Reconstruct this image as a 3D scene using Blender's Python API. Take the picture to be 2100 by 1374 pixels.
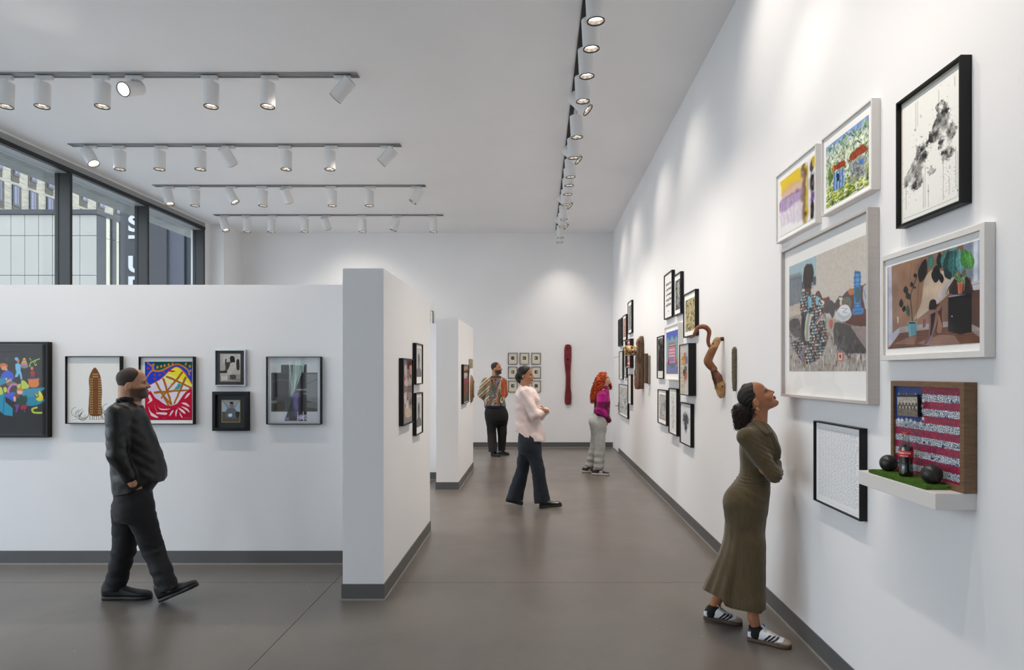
import bpy, math, random
import numpy as np
from math import sin, cos, pi, radians, sqrt, atan2
from mathutils import Vector, Matrix

for o in list(bpy.data.objects):
    bpy.data.objects.remove(o)
scene = bpy.context.scene
COL = scene.collection

# ------------------------------------------------------------------ camera, world, exposure
F = 1300.0            # focal length in pixels of the 2100x1374 frame
U0, V0 = 1105.0, 764.0
EYE = 1.67
cam_d = bpy.data.cameras.new('camera')
cam_d.sensor_width = 36.0
cam_d.lens = F / 2100 * 36.0
cam_d.shift_x = -(U0 - 1050) / 2100
cam_d.shift_y = (V0 - 687) / 2100
cam_d.clip_start = 0.05
cam_d.clip_end = 400
cam = bpy.data.objects.new('camera', cam_d)
COL.objects.link(cam)
cam.location = (0, 0, EYE)
cam.rotation_euler = (pi / 2, 0, 0)
scene.camera = cam

world = bpy.data.worlds.new('overcast_sky')
scene.world = world
world.use_nodes = True
wn = world.node_tree
wn.nodes.clear()
wo = wn.nodes.new('ShaderNodeOutputWorld')
wb = wn.nodes.new('ShaderNodeBackground')
wr = wn.nodes.new('ShaderNodeValToRGB')
wt = wn.nodes.new('ShaderNodeTexCoord')
ws = wn.nodes.new('ShaderNodeSeparateXYZ')
wn.links.new(wt.outputs['Generated'], ws.inputs[0])
wn.links.new(ws.outputs['Z'], wr.inputs[0])
wr.color_ramp.elements[0].position = 0.0
wr.color_ramp.elements[0].color = (0.88, 0.93, 1.0, 1)
wr.color_ramp.elements[1].position = 0.8
wr.color_ramp.elements[1].color = (0.70, 0.82, 1.0, 1)
wn.links.new(wr.outputs[0], wb.inputs[0])
wb.inputs[1].default_value = SKY_STRENGTH = 2.3
wn.links.new(wb.outputs[0], wo.inputs[0])

LAMP_W = 33.0         # watts of one track spotlight
LAMP_COL = (1.0, 0.89, 0.78)
scene.view_settings.view_transform = 'Standard'
scene.view_settings.look = 'None'
scene.view_settings.gamma = 1.0
scene.view_settings.use_curve_mapping = False
scene.view_settings.exposure = 0.95
scene.cycles.max_bounces = 10
scene.cycles.diffuse_bounces = 8
scene.cycles.glossy_bounces = 4
scene.cycles.transparent_max_bounces = 16
scene.cycles.sample_clamp_indirect = 6
scene.cycles.use_denoising = True
scene.cycles.caustics_reflective = False
scene.cycles.caustics_refractive = False

# ------------------------------------------------------------------ helpers
def lin(c):
    """0-255 or hex sRGB -> linear rgba"""
    if isinstance(c, str):
        c = [int(c[i:i + 2], 16) for i in (0, 2, 4)]
    r = []
    for x in c[:3]:
        x = x / 255.0
        r.append(x / 12.92 if x <= 0.04045 else ((x + 0.055) / 1.055) ** 2.4)
    return (r[0], r[1], r[2], 1.0)

def srgb2lin_arr(a):
    a = np.clip(a, 0, 1)
    return np.where(a <= 0.04045, a / 12.92, ((a + 0.055) / 1.055) ** 2.4)

MATS = {}
def mat(name, col=(200, 200, 200), rough=0.6, metal=0.0, noise=0.0, nscale=20.0, bump=0.0, bscale=200.0,
        attr=None, emit=None, estr=0.0, spec=0.5, wave=None, stretch=None, sheen=0.0, coat=0.0):
    """principled material whose colour and relief come from procedural nodes"""
    if name in MATS:
        return MATS[name]
    m = bpy.data.materials.new(name)
    m.use_nodes = True
    nt = m.node_tree
    b = nt.nodes['Principled BSDF']
    c = lin(col) if max(col[:3]) > 1 or isinstance(col, str) else tuple(col[:3]) + (1,)
    b.inputs['Base Color'].default_value = c
    b.inputs['Roughness'].default_value = rough
    b.inputs['Metallic'].default_value = metal
    b.inputs['Specular IOR Level'].default_value = spec
    if sheen:
        b.inputs['Sheen Weight'].default_value = sheen
    if coat:
        b.inputs['Coat Weight'].default_value = coat
    tc = nt.nodes.new('ShaderNodeTexCoord')
    src = tc.outputs['Object']
    if stretch:
        mp = nt.nodes.new('ShaderNodeMapping')
        mp.inputs['Scale'].default_value = stretch
        nt.links.new(src, mp.inputs[0])
        src = mp.outputs[0]
    colsock = None
    if attr:
        a = nt.nodes.new('ShaderNodeAttribute')
        a.attribute_name = attr
        colsock = a.outputs['Color']
        nt.links.new(colsock, b.inputs['Base Color'])
    if noise > 0:
        n = nt.nodes.new('ShaderNodeTexNoise')
        n.inputs['Scale'].default_value = nscale
        n.inputs['Detail'].default_value = 5
        nt.links.new(src, n.inputs['Vector'])
        r = nt.nodes.new('ShaderNodeMapRange')
        r.inputs[1].default_value = 0.25
        r.inputs[2].default_value = 0.75
        r.inputs[3].default_value = 1 - noise
        r.inputs[4].default_value = 1 + noise
        nt.links.new(n.outputs[0], r.inputs[0])
        mx = nt.nodes.new('ShaderNodeVectorMath')
        mx.operation = 'SCALE'
        if colsock:
            nt.links.new(colsock, mx.inputs[0])
        else:
            mx.inputs[0].default_value = c[:3]
        nt.links.new(r.outputs[0], mx.inputs['Scale'])
        nt.links.new(mx.outputs[0], b.inputs['Base Color'])
    if bump > 0:
        if wave:
            n2 = nt.nodes.new('ShaderNodeTexWave')
            n2.bands_direction = wave
            n2.inputs['Scale'].default_value = bscale
            n2.inputs['Distortion'].default_value = 1.0
            n2.inputs['Detail'].default_value = 2
            out = n2.outputs[1]
        else:
            n2 = nt.nodes.new('ShaderNodeTexNoise')
            n2.inputs['Scale'].default_value = bscale
            n2.inputs['Detail'].default_value = 3
            out = n2.outputs[0]
        nt.links.new(src, n2.inputs['Vector'])
        bp = nt.nodes.new('ShaderNodeBump')
        bp.inputs['Strength'].default_value = bump
        bp.inputs['Distance'].default_value = 0.002
        nt.links.new(out, bp.inputs['Height'])
        nt.links.new(bp.outputs[0], b.inputs['Normal'])
    if emit is not None:
        b.inputs['Emission Color'].default_value = tuple(emit) + (1,) if len(emit) == 3 else emit
        b.inputs['Emission Strength'].default_value = estr
    MATS[name] = m
    return m

def glass_mat(name, tint=(0.93, 0.96, 0.95), refl=0.06, rough=0.02):
    if name in MATS:
        return MATS[name]
    m = bpy.data.materials.new(name)
    m.use_nodes = True
    nt = m.node_tree
    nt.nodes.clear()
    o = nt.nodes.new('ShaderNodeOutputMaterial')
    t = nt.nodes.new('ShaderNodeBsdfTransparent')
    t.inputs[0].default_value = tuple(tint) + (1,)
    g = nt.nodes.new('ShaderNodeBsdfGlossy')
    g.inputs['Roughness'].default_value = rough
    lw = nt.nodes.new('ShaderNodeLayerWeight')
    lw.inputs['Blend'].default_value = 0.5
    pw = nt.nodes.new('ShaderNodeMath'); pw.operation = 'POWER'; pw.inputs[1].default_value = 5.0
    nt.links.new(lw.outputs['Facing'], pw.inputs[0])
    ma = nt.nodes.new('ShaderNodeMath'); ma.operation = 'MULTIPLY_ADD'
    ma.inputs[1].default_value = 0.8; ma.inputs[2].default_value = refl * 0.6
    nt.links.new(pw.outputs[0], ma.inputs[0])
    mx = nt.nodes.new('ShaderNodeMixShader')
    nt.links.new(ma.outputs[0], mx.inputs[0])
    nt.links.new(t.outputs[0], mx.inputs[1])
    nt.links.new(g.outputs[0], mx.inputs[2])
    nt.links.new(mx.outputs[0], o.inputs[0])
    MATS[name] = m
    return m

class MB:
    """mesh accumulator"""
    def __init__(s):
        s.v = []; s.f = []; s.m = []; s.sm = []
    def add(s, vs, fs, mi=0, smooth=False):
        n = len(s.v)
        s.v += [tuple(p) for p in vs]
        s.f += [tuple(i + n for i in f) for f in fs]
        s.m += [mi] * len(fs)
        s.sm += [smooth] * len(fs)
        return s
    def box(s, x0, x1, y0, y1, z0, z1, mi=0, M=None, bev=0.0):
        if bev > 0:
            b = min(bev, (x1 - x0) / 2.01, (y1 - y0) / 2.01, (z1 - z0) / 2.01)
            vs = []
            # 24 verts : chamfered box
            for sx in (0, 1):
                for sy in (0, 1):
                    for sz in (0, 1):
                        X = x1 if sx else x0; Y = y1 if sy else y0; Z = z1 if sz else z0
                        dx = -b if sx else b; dy = -b if sy else b; dz = -b if sz else b
                        vs += [(X, Y + dy, Z + dz), (X + dx, Y, Z + dz), (X + dx, Y + dy, Z)]
            def I(sx, sy, sz, a): return (sx * 4 + sy * 2 + sz) * 3 + a
            fs = []
            fs.append((I(0,0,0,0), I(0,0,1,0), I(0,1,1,0), I(0,1,0,0)))
            fs.append((I(1,0,0,0), I(1,1,0,0), I(1,1,1,0), I(1,0,1,0)))
            fs.append((I(0,0,0,1), I(1,0,0,1), I(1,0,1,1), I(0,0,1,1)))
            fs.append((I(0,1,0,1), I(0,1,1,1), I(1,1,1,1), I(1,1,0,1)))
            fs.append((I(0,0,0,2), I(0,1,0,2), I(1,1,0,2), I(1,0,0,2)))
            fs.append((I(0,0,1,2), I(1,0,1,2), I(1,1,1,2), I(0,1,1,2)))
            for sy in (0, 1):
                for sz in (0, 1):
                    fs.append((I(0,sy,sz,1), I(1,sy,sz,1), I(1,sy,sz,2), I(0,sy,sz,2)))
            for sx in (0, 1):
                for sz in (0, 1):
                    fs.append((I(sx,0,sz,0), I(sx,1,sz,0), I(sx,1,sz,2), I(sx,0,sz,2)))
            for sx in (0, 1):
                for sy in (0, 1):
                    fs.append((I(sx,sy,0,0), I(sx,sy,1,0), I(sx,sy,1,1), I(sx,sy,0,1)))
            for sx in (0, 1):
                for sy in (0, 1):
                    for sz in (0, 1):
                        fs.append((I(sx,sy,sz,0), I(sx,sy,sz,1), I(sx,sy,sz,2)))
        else:
            vs = [(x0,y0,z0),(x1,y0,z0),(x1,y1,z0),(x0,y1,z0),(x0,y0,z1),(x1,y0,z1),(x1,y1,z1),(x0,y1,z1)]
            fs = [(0,3,2,1),(4,5,6,7),(0,1,5,4),(1,2,6,5),(2,3,7,6),(3,0,4,7)]
        if M is not None:
            vs = [M @ Vector(p) for p in vs]
        return s.add(vs, fs, mi)
    def lathe(s, prof, n=24, M=None, mi=0, smooth=True, cap=(False, False)):
        """prof = [(r, z)] around local z"""
        vs = []; fs = []
        for r, z in prof:
            for k in range(n):
                a = 2 * pi * k / n
                vs.append((r * cos(a), r * sin(a), z))
        for i in range(len(prof) - 1):
            for k in range(n):
                a = i * n + k; b = i * n + (k + 1) % n
                fs.append((a, b, b + n, a + n))
        if cap[0]:
            fs.append(tuple(range(n - 1, -1, -1)))
        if cap[1]:
            fs.append(tuple(range((len(prof) - 1) * n, len(prof) * n)))
        if M is not None:
            vs = [M @ Vector(p) for p in vs]
        return s.add(vs, fs, mi, smooth)
    def tube(s, pts, r, n=6, mi=0, smooth=True, caps=True):
        pts = [Vector(p) for p in pts]
        rs = r if isinstance(r, (list, tuple)) else [r] * len(pts)
        vs = []; fs = []
        up = Vector((0.13, 0.21, 1)).normalized()
        for i, p in enumerate(pts):
            a = pts[max(0, i - 1)]; b = pts[min(len(pts) - 1, i + 1)]
            d = (b - a)
            if d.length < 1e-9: d = Vector((0, 0, 1))
            d.normalize()
            e1 = d.cross(up)
            if e1.length < 1e-3: e1 = d.cross(Vector((1, 0, 0)))
            e1.normalize(); e2 = d.cross(e1)
            for k in range(n):
                t = 2 * pi * k / n
                vs.append(p + (e1 * cos(t) + e2 * sin(t)) * rs[i])
        for i in range(len(pts) - 1):
            for k in range(n):
                a = i * n + k; b = i * n + (k + 1) % n
                fs.append((a, a + n, b + n, b))
        if caps:
            fs.append(tuple(range(n)))
            fs.append(tuple(range((len(pts) - 1) * n + n - 1, (len(pts) - 1) * n - 1, -1)))
        return s.add(vs, fs, mi, smooth)
    def prism(s, poly, y0, y1, mi=0, M=None, axis='y'):
        """poly in (x,z) extruded along y"""
        n = len(poly)
        if axis == 'y':
            vs = [(x, y0, z) for x, z in poly] + [(x, y1, z) for x, z in poly]
        elif axis == 'x':
            vs = [(y0, x, z) for x, z in poly] + [(y1, x, z) for x, z in poly]
        else:
            vs = [(x, z, y0) for x, z in poly] + [(x, z, y1) for x, z in poly]
        fs = [tuple(range(n)), tuple(range(2 * n - 1, n - 1, -1))]
        fs += [(i, i + n, (i + 1) % n + n, (i + 1) % n) for i in range(n)]
        if M is not None:
            vs = [M @ Vector(p) for p in vs]
        return s.add(vs, fs, mi)
    def mesh(s, name, mats, sharp=35):
        me = bpy.data.meshes.new(name)
        me.from_pydata(s.v, [], s.f)
        for m in (mats if isinstance(mats, (list, tuple)) else [mats]):
            me.materials.append(m)
        if s.f:
            me.polygons.foreach_set('material_index', s.m)
            me.polygons.foreach_set('use_smooth', s.sm)
        me.update()
        import bmesh
        bm = bmesh.new(); bm.from_mesh(me)
        bmesh.ops.recalc_face_normals(bm, faces=bm.faces)
        bm.to_mesh(me); bm.free()
        if any(s.sm):
            me.set_sharp_from_angle(angle=radians(sharp))
        return me

def link(name, me, parent=None, loc=None, rotz=0):
    o = bpy.data.objects.new(name, me)
    COL.objects.link(o)
    if parent is not None: o.parent = parent
    if loc is not None: o.location = loc
    if rotz: o.rotation_euler = (0, 0, rotz)
    return o
def obj(name, mb, mats, parent=None, loc=None, rotz=0, sharp=35):
    return link(name, mb.mesh(name, mats, sharp), parent, loc, rotz)
def tag(o, label=None, cat=None, group=None, kind=None):
    if label: o['label'] = label
    if cat: o['category'] = cat
    if group: o['group'] = group
    if kind: o['kind'] = kind
    return o
def thing(name, label, cat, loc=(0, 0, 0), rotz=0, group=None):
    o = bpy.data.objects.new(name, None)
    o.empty_display_size = 0.1
    COL.objects.link(o)
    o.location = loc; o.rotation_euler = (0, 0, rotz)
    return tag(o, label, cat, group)
def struct(name, mb=None, mats=None, label=None, **k):
    if mb is None:
        o = bpy.data.objects.new(name, None); COL.objects.link(o)
    else:
        o = obj(name, mb, mats, **k)
    o['kind'] = 'structure'
    if label: o['label'] = label
    return o

def U2X(u, Y): return (u - U0) * Y / F
def V2Z(v, Y): return EYE - (v - V0) * Y / F
def onfloor(u, v):
    Y = F * EYE / (v - V0)
    return U2X(u, Y), Y
XR = 1.65            # right wall plane
XL = -6.89           # left window wall plane
YB = 14.12           # back wall plane
ZC = 4.78            # ceiling
YP = 5.524           # face of the first partition
HP = 2.435           # partition height
XP = -1.14           # corridor side of the end panels
# ------------------------------------------------------------------ surfaces
def paint(name, col, noise=0.015, bump=0.05):
    return mat(name, col, rough=0.75, noise=noise, nscale=1.3, bump=bump, bscale=350, spec=0.3)
M_wall = paint('white_wall_paint', (238, 238, 239))
M_ceil = paint('white_ceiling_paint', (241, 241, 242))
M_base = mat('grey_rubber_baseboard', (92, 92, 92), rough=0.45, noise=0.05, nscale=6)
M_shoe = mat('sealant_bead', (150, 147, 142), rough=0.5, noise=0.1, nscale=30)
M_black = mat('black_lacquered_wood', (14, 14, 16), rough=0.45, spec=0.3, noise=0.1, nscale=60)
M_darkal = mat('dark_aluminium', (38, 40, 41), rough=0.4, metal=0.3, noise=0.04, nscale=8)
M_blackal = mat('black_gasket', (14, 14, 15), rough=0.5, noise=0.05)
M_lampw = mat('white_powder_coat', (225, 225, 225), rough=0.45, noise=0.02, nscale=15)
M_lampd = mat('dark_lamp_trim', (30, 28, 28), rough=0.25, metal=0.6, noise=0.05)
M_refl = mat('lamp_reflector', (210, 200, 190), rough=0.2, metal=0.9, noise=0.03)
M_lens = mat('lit_lamp_lens', (255, 240, 215), rough=0.4, emit=(1.0, 0.9, 0.76), estr=9.0, noise=0.01)
M_track = mat('grey_track_channel', (150, 150, 150), rough=0.4, metal=0.3, noise=0.04)
M_glass = glass_mat('window_glass', (0.93, 0.95, 0.95))

# concrete floor
mf = bpy.data.materials.new('polished_concrete')
mf.use_nodes = True
nt = mf.node_tree; bs = nt.nodes['Principled BSDF']; bs.inputs['Specular IOR Level'].default_value = 0.75
tc = nt.nodes.new('ShaderNodeTexCoord')
def nz(scale, detail=6, rough=0.6, dist=0.0, src=None):
    n = nt.nodes.new('ShaderNodeTexNoise'); n.inputs['Scale'].default_value = scale
    n.inputs['Detail'].default_value = detail; n.inputs['Roughness'].default_value = rough
    n.inputs['Distortion'].default_value = dist
    nt.links.new(src or tc.outputs['Object'], n.inputs['Vector']); return n.outputs[0]
ramp = nt.nodes.new('ShaderNodeValToRGB')
ramp.color_ramp.elements[0].position = 0.3; ramp.color_ramp.elements[0].color = lin((96, 91, 86))
ramp.color_ramp.elements[1].position = 0.72; ramp.color_ramp.elements[1].color = lin((114, 107, 100))
nt.links.new(nz(0.9, 8, 0.62, 0.4), ramp.inputs[0])
mul = nt.nodes.new('ShaderNodeMapRange'); mul.inputs[3].default_value = 0.88; mul.inputs[4].default_value = 1.10
nt.links.new(nz(14, 8, 0.7), mul.inputs[0])
sc = nt.nodes.new('ShaderNodeVectorMath'); sc.operation = 'SCALE'
nt.links.new(ramp.outputs[0], sc.inputs[0]); nt.links.new(mul.outputs[0], sc.inputs['Scale'])
# pale paint specks
vo = nt.nodes.new('ShaderNodeTexVoronoi'); vo.inputs['Scale'].default_value = 6.5
nt.links.new(tc.outputs['Object'], vo.inputs['Vector'])
lt = nt.nodes.new('ShaderNodeMath'); lt.operation = 'LESS_THAN'; lt.inputs[1].default_value = 0.034
nt.links.new(vo.outputs['Distance'], lt.inputs[0])
gt = nt.nodes.new('ShaderNodeMath'); gt.operation = 'GREATER_THAN'; gt.inputs[1].default_value = 0.5
sx = nt.nodes.new('ShaderNodeSeparateColor'); nt.links.new(vo.outputs['Color'], sx.inputs[0])
nt.links.new(sx.outputs[0], gt.inputs[0])
mm = nt.nodes.new('ShaderNodeMath'); mm.operation = 'MULTIPLY'
nt.links.new(lt.outputs[0], mm.inputs[0]); nt.links.new(gt.outputs[0], mm.inputs[1])
mm2 = nt.nodes.new('ShaderNodeMath'); mm2.operation = 'MULTIPLY'; mm2.inputs[1].default_value = 0.55
nt.links.new(mm.outputs[0], mm2.inputs[0])
mix = nt.nodes.new('ShaderNodeMixRGB'); mix.inputs[2].default_value = lin((205, 200, 192))
nt.links.new(mm2.outputs[0], mix.inputs[0]); nt.links.new(sc.outputs[0], mix.inputs[1])
nt.links.new(mix.outputs[0], bs.inputs['Base Color'])
rr = nt.nodes.new('ShaderNodeMapRange'); rr.inputs[1].default_value = 0.3; rr.inputs[2].default_value = 0.7
rr.inputs[3].default_value = 0.295; rr.inputs[4].default_value = 0.35
nt.links.new(nz(2.2, 5), rr.inputs[0]); nt.links.new(rr.outputs[0], bs.inputs['Roughness'])
bp = nt.nodes.new('ShaderNodeBump'); bp.inputs['Strength'].default_value = 0.025; bp.inputs['Distance'].default_value = 0.003
nt.links.new(nz(45, 4), bp.inputs['Height']); nt.links.new(bp.outputs[0], bs.inputs['Normal'])
M_floor = mf
M_joint = mat('dark_joint_filler', (48, 45, 43), rough=0.8, noise=0.1)

# ------------------------------------------------------------------ shell
YR = -3.0
fl = struct('floor', MB().box(XL - 0.3, XR + 0.2, YR - 0.2, YB + 0.2, -0.25, -0.006), M_joint, 'polished grey concrete floor')
g = 0.0022
xs = [XL - 0.3, -1.63, XR + 0.2]; ys = [YR - 0.2, 5.04, YB + 0.2]
for i in range(2):
    for j in range(2):
        b = MB().box(xs[i] + (g if i else 0), xs[i + 1] - (0 if i else g), ys[j] + (g if j else 0), ys[j + 1] - (0 if j else g), -0.006, 0.0)
        obj('concrete_slab', b, M_floor, fl)
struct('ceiling', MB().box(XL - 0.3, XR + 0.2, YR - 0.2, YB + 0.2, ZC, ZC + 0.25), M_ceil, 'plain white plaster ceiling')
# right wall, with the flush door near the far corner
DY0, DY1, DH = 13.08, 14.02, 2.0
mb = MB()
mb.box(XR, XR + 0.2, YR - 0.2, DY0, 0, ZC); mb.box(XR, XR + 0.2, DY0, DY1, DH, ZC); mb.box(XR, XR + 0.2, DY1, YB + 0.2, 0, ZC)
struct('wall_right', mb, M_wall, 'long white wall hung with framed art')
dr = struct('door_1', MB().box(XR + 0.004, XR + 0.05, DY0 + 0.006, DY1 - 0.006, 0.012, DH - 0.006), M_wall, 'flush white door in the far corner of the right wall')
mb = MB(); mb.box(XR + 0.05, XR + 0.19, DY0, DY1, 0, DH); obj('door_backing', mb, M_blackal, dr)
M_steel = mat('brushed_steel', (170, 170, 168), rough=0.3, metal=0.9, noise=0.04)
mb = MB(); hz = 0.98
mb.tube([(XR, DY0 + 0.07, hz), (XR - 0.05, DY0 + 0.07, hz)], 0.009, 10)
mb.tube([(XR - 0.05, DY0 + 0.06, hz), (XR - 0.05, DY0 + 0.19, hz)], 0.008, 10)
mb.box(XR - 0.006, XR + 0.003, DY0 + 0.045, DY0 + 0.095, hz - 0.09, hz + 0.07)
obj('door_handle', mb, M_steel, dr)
# back wall and the pier in the left corner
struct('wall_back', MB().box(XL - 0.3, XR + 0.2, YB, YB + 0.2, 0, ZC), M_wall, 'white back wall across the end of the gallery')
struct('wall_pier', MB().box(XL - 0.28, -6.60, 13.28, YB, 0, ZC), M_wall, 'white pier between the window and the back wall')
mb = MB(); rx0, rx1, rz0, rz1 = -6.5, -4.6, 0.25, 3.4      # unseen glazed opening, added behind the camera to let daylight in
mb.box(XL - 0.3, rx0, YR - 0.2, YR, 0, ZC); mb.box(rx1, XR + 0.2, YR - 0.2, YR, 0, ZC); mb.box(rx0, rx1, YR - 0.2, YR, 0, rz0); mb.box(rx0, rx1, YR - 0.2, YR, rz1, ZC)
struct('wall_rear', mb, M_wall)
w2 = struct('window_added', label='unseen glazed opening added behind the camera for daylight')
for k in range(4): obj('mullion', MB().box(rx0 + k * (rx1 - rx0 - .05) / 3, rx0 + .05 + k * (rx1 - rx0 - .05) / 3, YR - .15, YR - .02, rz0, rz1), M_darkal, w2)
for k in range(3): obj('glass_pane', MB().box(rx0 + .05 + k * (rx1 - rx0 - .05) / 3, rx0 + (k + 1) * (rx1 - rx0 - .05) / 3, YR - .10, YR - .09, rz0, rz1), M_glass, w2)
# left wall: white strip above the head, low sill, end jamb, and the glazing
mb = MB()
mb.box(XL - 0.28, XL, YR, 13.28, 4.75, ZC); mb.box(XL - 0.28, XL, YR, 13.28, 0, 0.15)
mb.box(XL - 0.28, XL, 13.065, 13.28, 0.15, 4.75); mb.box(XL - 0.28, XL, YR, -1.86, 0.15, 4.75)
struct('wall_left', mb, M_wall)
win = struct('window_1', label='tall dark-framed window wall along the left side')
M_head = mat('grey_head_trim', (150, 152, 153), rough=0.5, noise=0.03)
obj('head_trim', MB().box(XL - 0.02, XL + 0.012, -1.86, 13.065, 4.667, 4.75), M_head, win)
obj('head_frame', MB().box(XL - 0.03, XL + 0.018, -1.86, 13.065, 4.605, 4.667), M_blackal, win)
obj('head_soffit', MB().box(XL - 0.25, XL - 0.03, -1.86, 13.065, 4.6, 4.75), M_head, win)
obj('sill_frame', MB().box(XL - 0.25, XL + 0.01, -1.86, 13.065, 0.15, 0.22), M_darkal, win)
my = [-1.86, -0.02, 1.83, 3.68, 5.53, 7.46, 9.308, 11.15, 13.02]
for k, y in enumerate(my):
    m = obj('mullion', MB().box(XL - 0.22, XL - 0.012, y, y + 0.045, 0.22, 4.605), M_darkal, win)
    obj('mullion_cap', MB().box(XL - 0.012, XL + 0.008, y, y + 0.045, 0.22, 4.605), M_blackal, m)
    obj('mullion_bead', MB().box(XL - 0.19, XL - 0.16, y - 0.006, y + 0.051, 0.22, 4.6), M_blackal, m)
for k in range(len(my) - 1):
    obj('glass_pane', MB().box(XL - 0.20, XL - 0.188, my[k] + 0.045, my[k + 1], 0.22, 4.6), M_glass, win)

# ------------------------------------------------------------------ freestanding partitions with end panels
def partition(n, yf, yw, ye, xe0, xl, hp=HP):
    """end panel from yf to ye, partition wall face at yw running left to xl"""
    struct('wall_end_panel_%d' % n, MB().box(xe0, XP, yf, ye, 0, hp), M_wall,
           ('nearest' if n == 1 else 'farther') + ' white end panel standing across the partition')
    struct('wall_partition_%d' % n, MB().box(xl, xe0, yw, yw + 0.3, 0, hp), M_wall,
           ('white partition wall hung with five framed works' if n == 1 else 'second white partition wall further back'))
    h = 0.118; t = 0.008
    b = MB()
    b.box(xe0 - t, XP + t, yf - t, yf, 0.012, h); b.box(XP, XP + t, yf, ye + t, 0.012, h)
    b.box(xe0 - t, xe0, yf, yw - t, 0.012, h); b.box(xe0 - t, xe0, yw + 0.3, ye, 0.012, h); b.box(xe0 - t, XP, ye, ye + t, 0.012, h)
    struct('baseboard_panel_%d' % n, b, M_base)
    b = MB().box(xl, xe0 - t, yw - t, yw, 0.012, h); b.box(xl, xe0 - t, yw + 0.3, yw + 0.3 + t, 0.012, h)
    struct('baseboard_partition_%d' % n, b, M_base)
    b = MB()
    b.box(xe0 - t - .004, XP + t + .004, yf - t - .006, yf, 0, 0.012); b.box(XP, XP + t + .006, yf, ye + t, 0, 0.012)
    b.box(xe0 - t - .004, xe0, yf, yw - t, 0, 0.012)
    b.box(xl, xe0 - t - .004, yw - t - .006, yw, 0, 0.012)
    struct('trim_%d' % n, b, M_shoe)
partition(1, 4.655, YP, 6.64, -1.44, -5.6)
partition(2, 8.975, 9.87, 11.0, -1.453, -5.6)
# baseboards of the outer walls
h = 0.118; t = 0.008
struct('baseboard_right', MB().box(XR - t, XR, YR, DY0 - 0.005, 0.012, h), M_base)
struct('baseboard_back', MB().box(-6.60, XR - 0.0, YB - t, YB, 0.012, h), M_base)
struct('trim_3', MB().box(XR - t - .006, XR, YR, DY0 - 0.005, 0, 0.012), M_shoe)
struct('trim_4', MB().box(-6.60, XR, YB - t - .006, YB, 0, 0.012), M_shoe)

# ------------------------------------------------------------------ outside
M_panel = mat('pale_cladding', (148, 145, 138), rough=0.7, noise=0.03, nscale=0.6)
M_brick = mat('cream_brick', (140, 135, 120), rough=0.85, noise=0.42, nscale=1.6, bump=0.5, bscale=8, stretch=(1, 0.6, 4.5))
M_dbrick = mat('dark_brick', (74, 68, 60), rough=0.85, noise=0.45, nscale=1.6, stretch=(1, 0.6, 4.5))
M_bwin = mat('blue_window_glass', (84, 86, 106), rough=0.15, noise=0.15, nscale=0.8)
M_bframe = mat('dark_window_frame', (58, 60, 66), rough=0.5, noise=0.05)
M_conc = mat('rough_concrete_soffit', (140, 141, 137), rough=0.9, noise=0.2, nscale=7)
M_dwall = mat('dark_slate_cladding', (44, 46, 50), rough=0.6, noise=0.06, nscale=1.5)
M_sign = mat('white_sign_letters', (180, 180, 180), rough=0.6, noise=0.01)
M_street = mat('street_asphalt', (175, 175, 172), rough=0.9, noise=0.1, nscale=2)
o = struct('ground', MB().box(-90, 30, -40, 120, -0.5, -0.26), M_street, 'street outside the window')
# concrete overhang just outside the window head
struct('trim_5', MB().box(-7.75, XL - 0.29, YR, 15.0, 4.66, 4.9), M_conc, 'rough concrete overhang outside the window head')
# pale clad building
M_strip = mat('cream_side_strip', (196, 190, 168), rough=0.7, noise=0.04, nscale=1.0)
bd = thing('clad_building', 'pale panel-clad building outside the left window panes', 'building', (-22, 30, 0))
def sub(name, mb, m, par=bd, org=(-22, 30, 0)):
    o = obj(name, mb, m, par); o.location = (-org[0], -org[1], -org[2]); return o
top = V2Z(430.5, 30)
sub('building_core', MB().box(-50, -21.25, 30.1, 60, -0.26, top - 0.1), M_bframe)
zj = [V2Z(564.5, 30), V2Z(483, 30), top - 0.22]
zs = [-0.2, 2.6, zj[0], zj[1], zj[2]]
ux = [-90, -62, -34, -6, 22.5, 50.8, 79, 107.5, 135.6, 163.8, 198.5]
for i in range(len(ux) - 1):
    for j in range(len(zs) - 1):
        sub('cladding_panel', MB().box(U2X(ux[i], 30) + 0.012, U2X(ux[i + 1], 30) - 0.012, 30.0, 30.1, zs[j] + 0.012, zs[j + 1] - 0.012), M_panel)
sub('parapet_cap', MB().box(-50, -20.85, 29.9, 60, top - 0.22, top), M_dwall)
sub('corner_pier', MB().box(-21.05 + 0.12, -20.9, 30.0, 30.62, -0.26, top - 0.22), M_dwall)
for k, (y0, y1, m) in enumerate(((30.63, 30.92, M_strip), (30.93, 31.24, M_dwall), (31.25, 31.58, M_strip), (31.6, 46, M_dwall))):
    for z0, z1 in ((-0.2, 5.0), (5.02, zj[1] - .02), (zj[1], top - 0.22)):
        sub('side_panel', MB().box(-21.05, -20.9 + (0.1 if m is M_dwall else 0), y0, y1 - 0.02, z0, z1), m)
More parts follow.
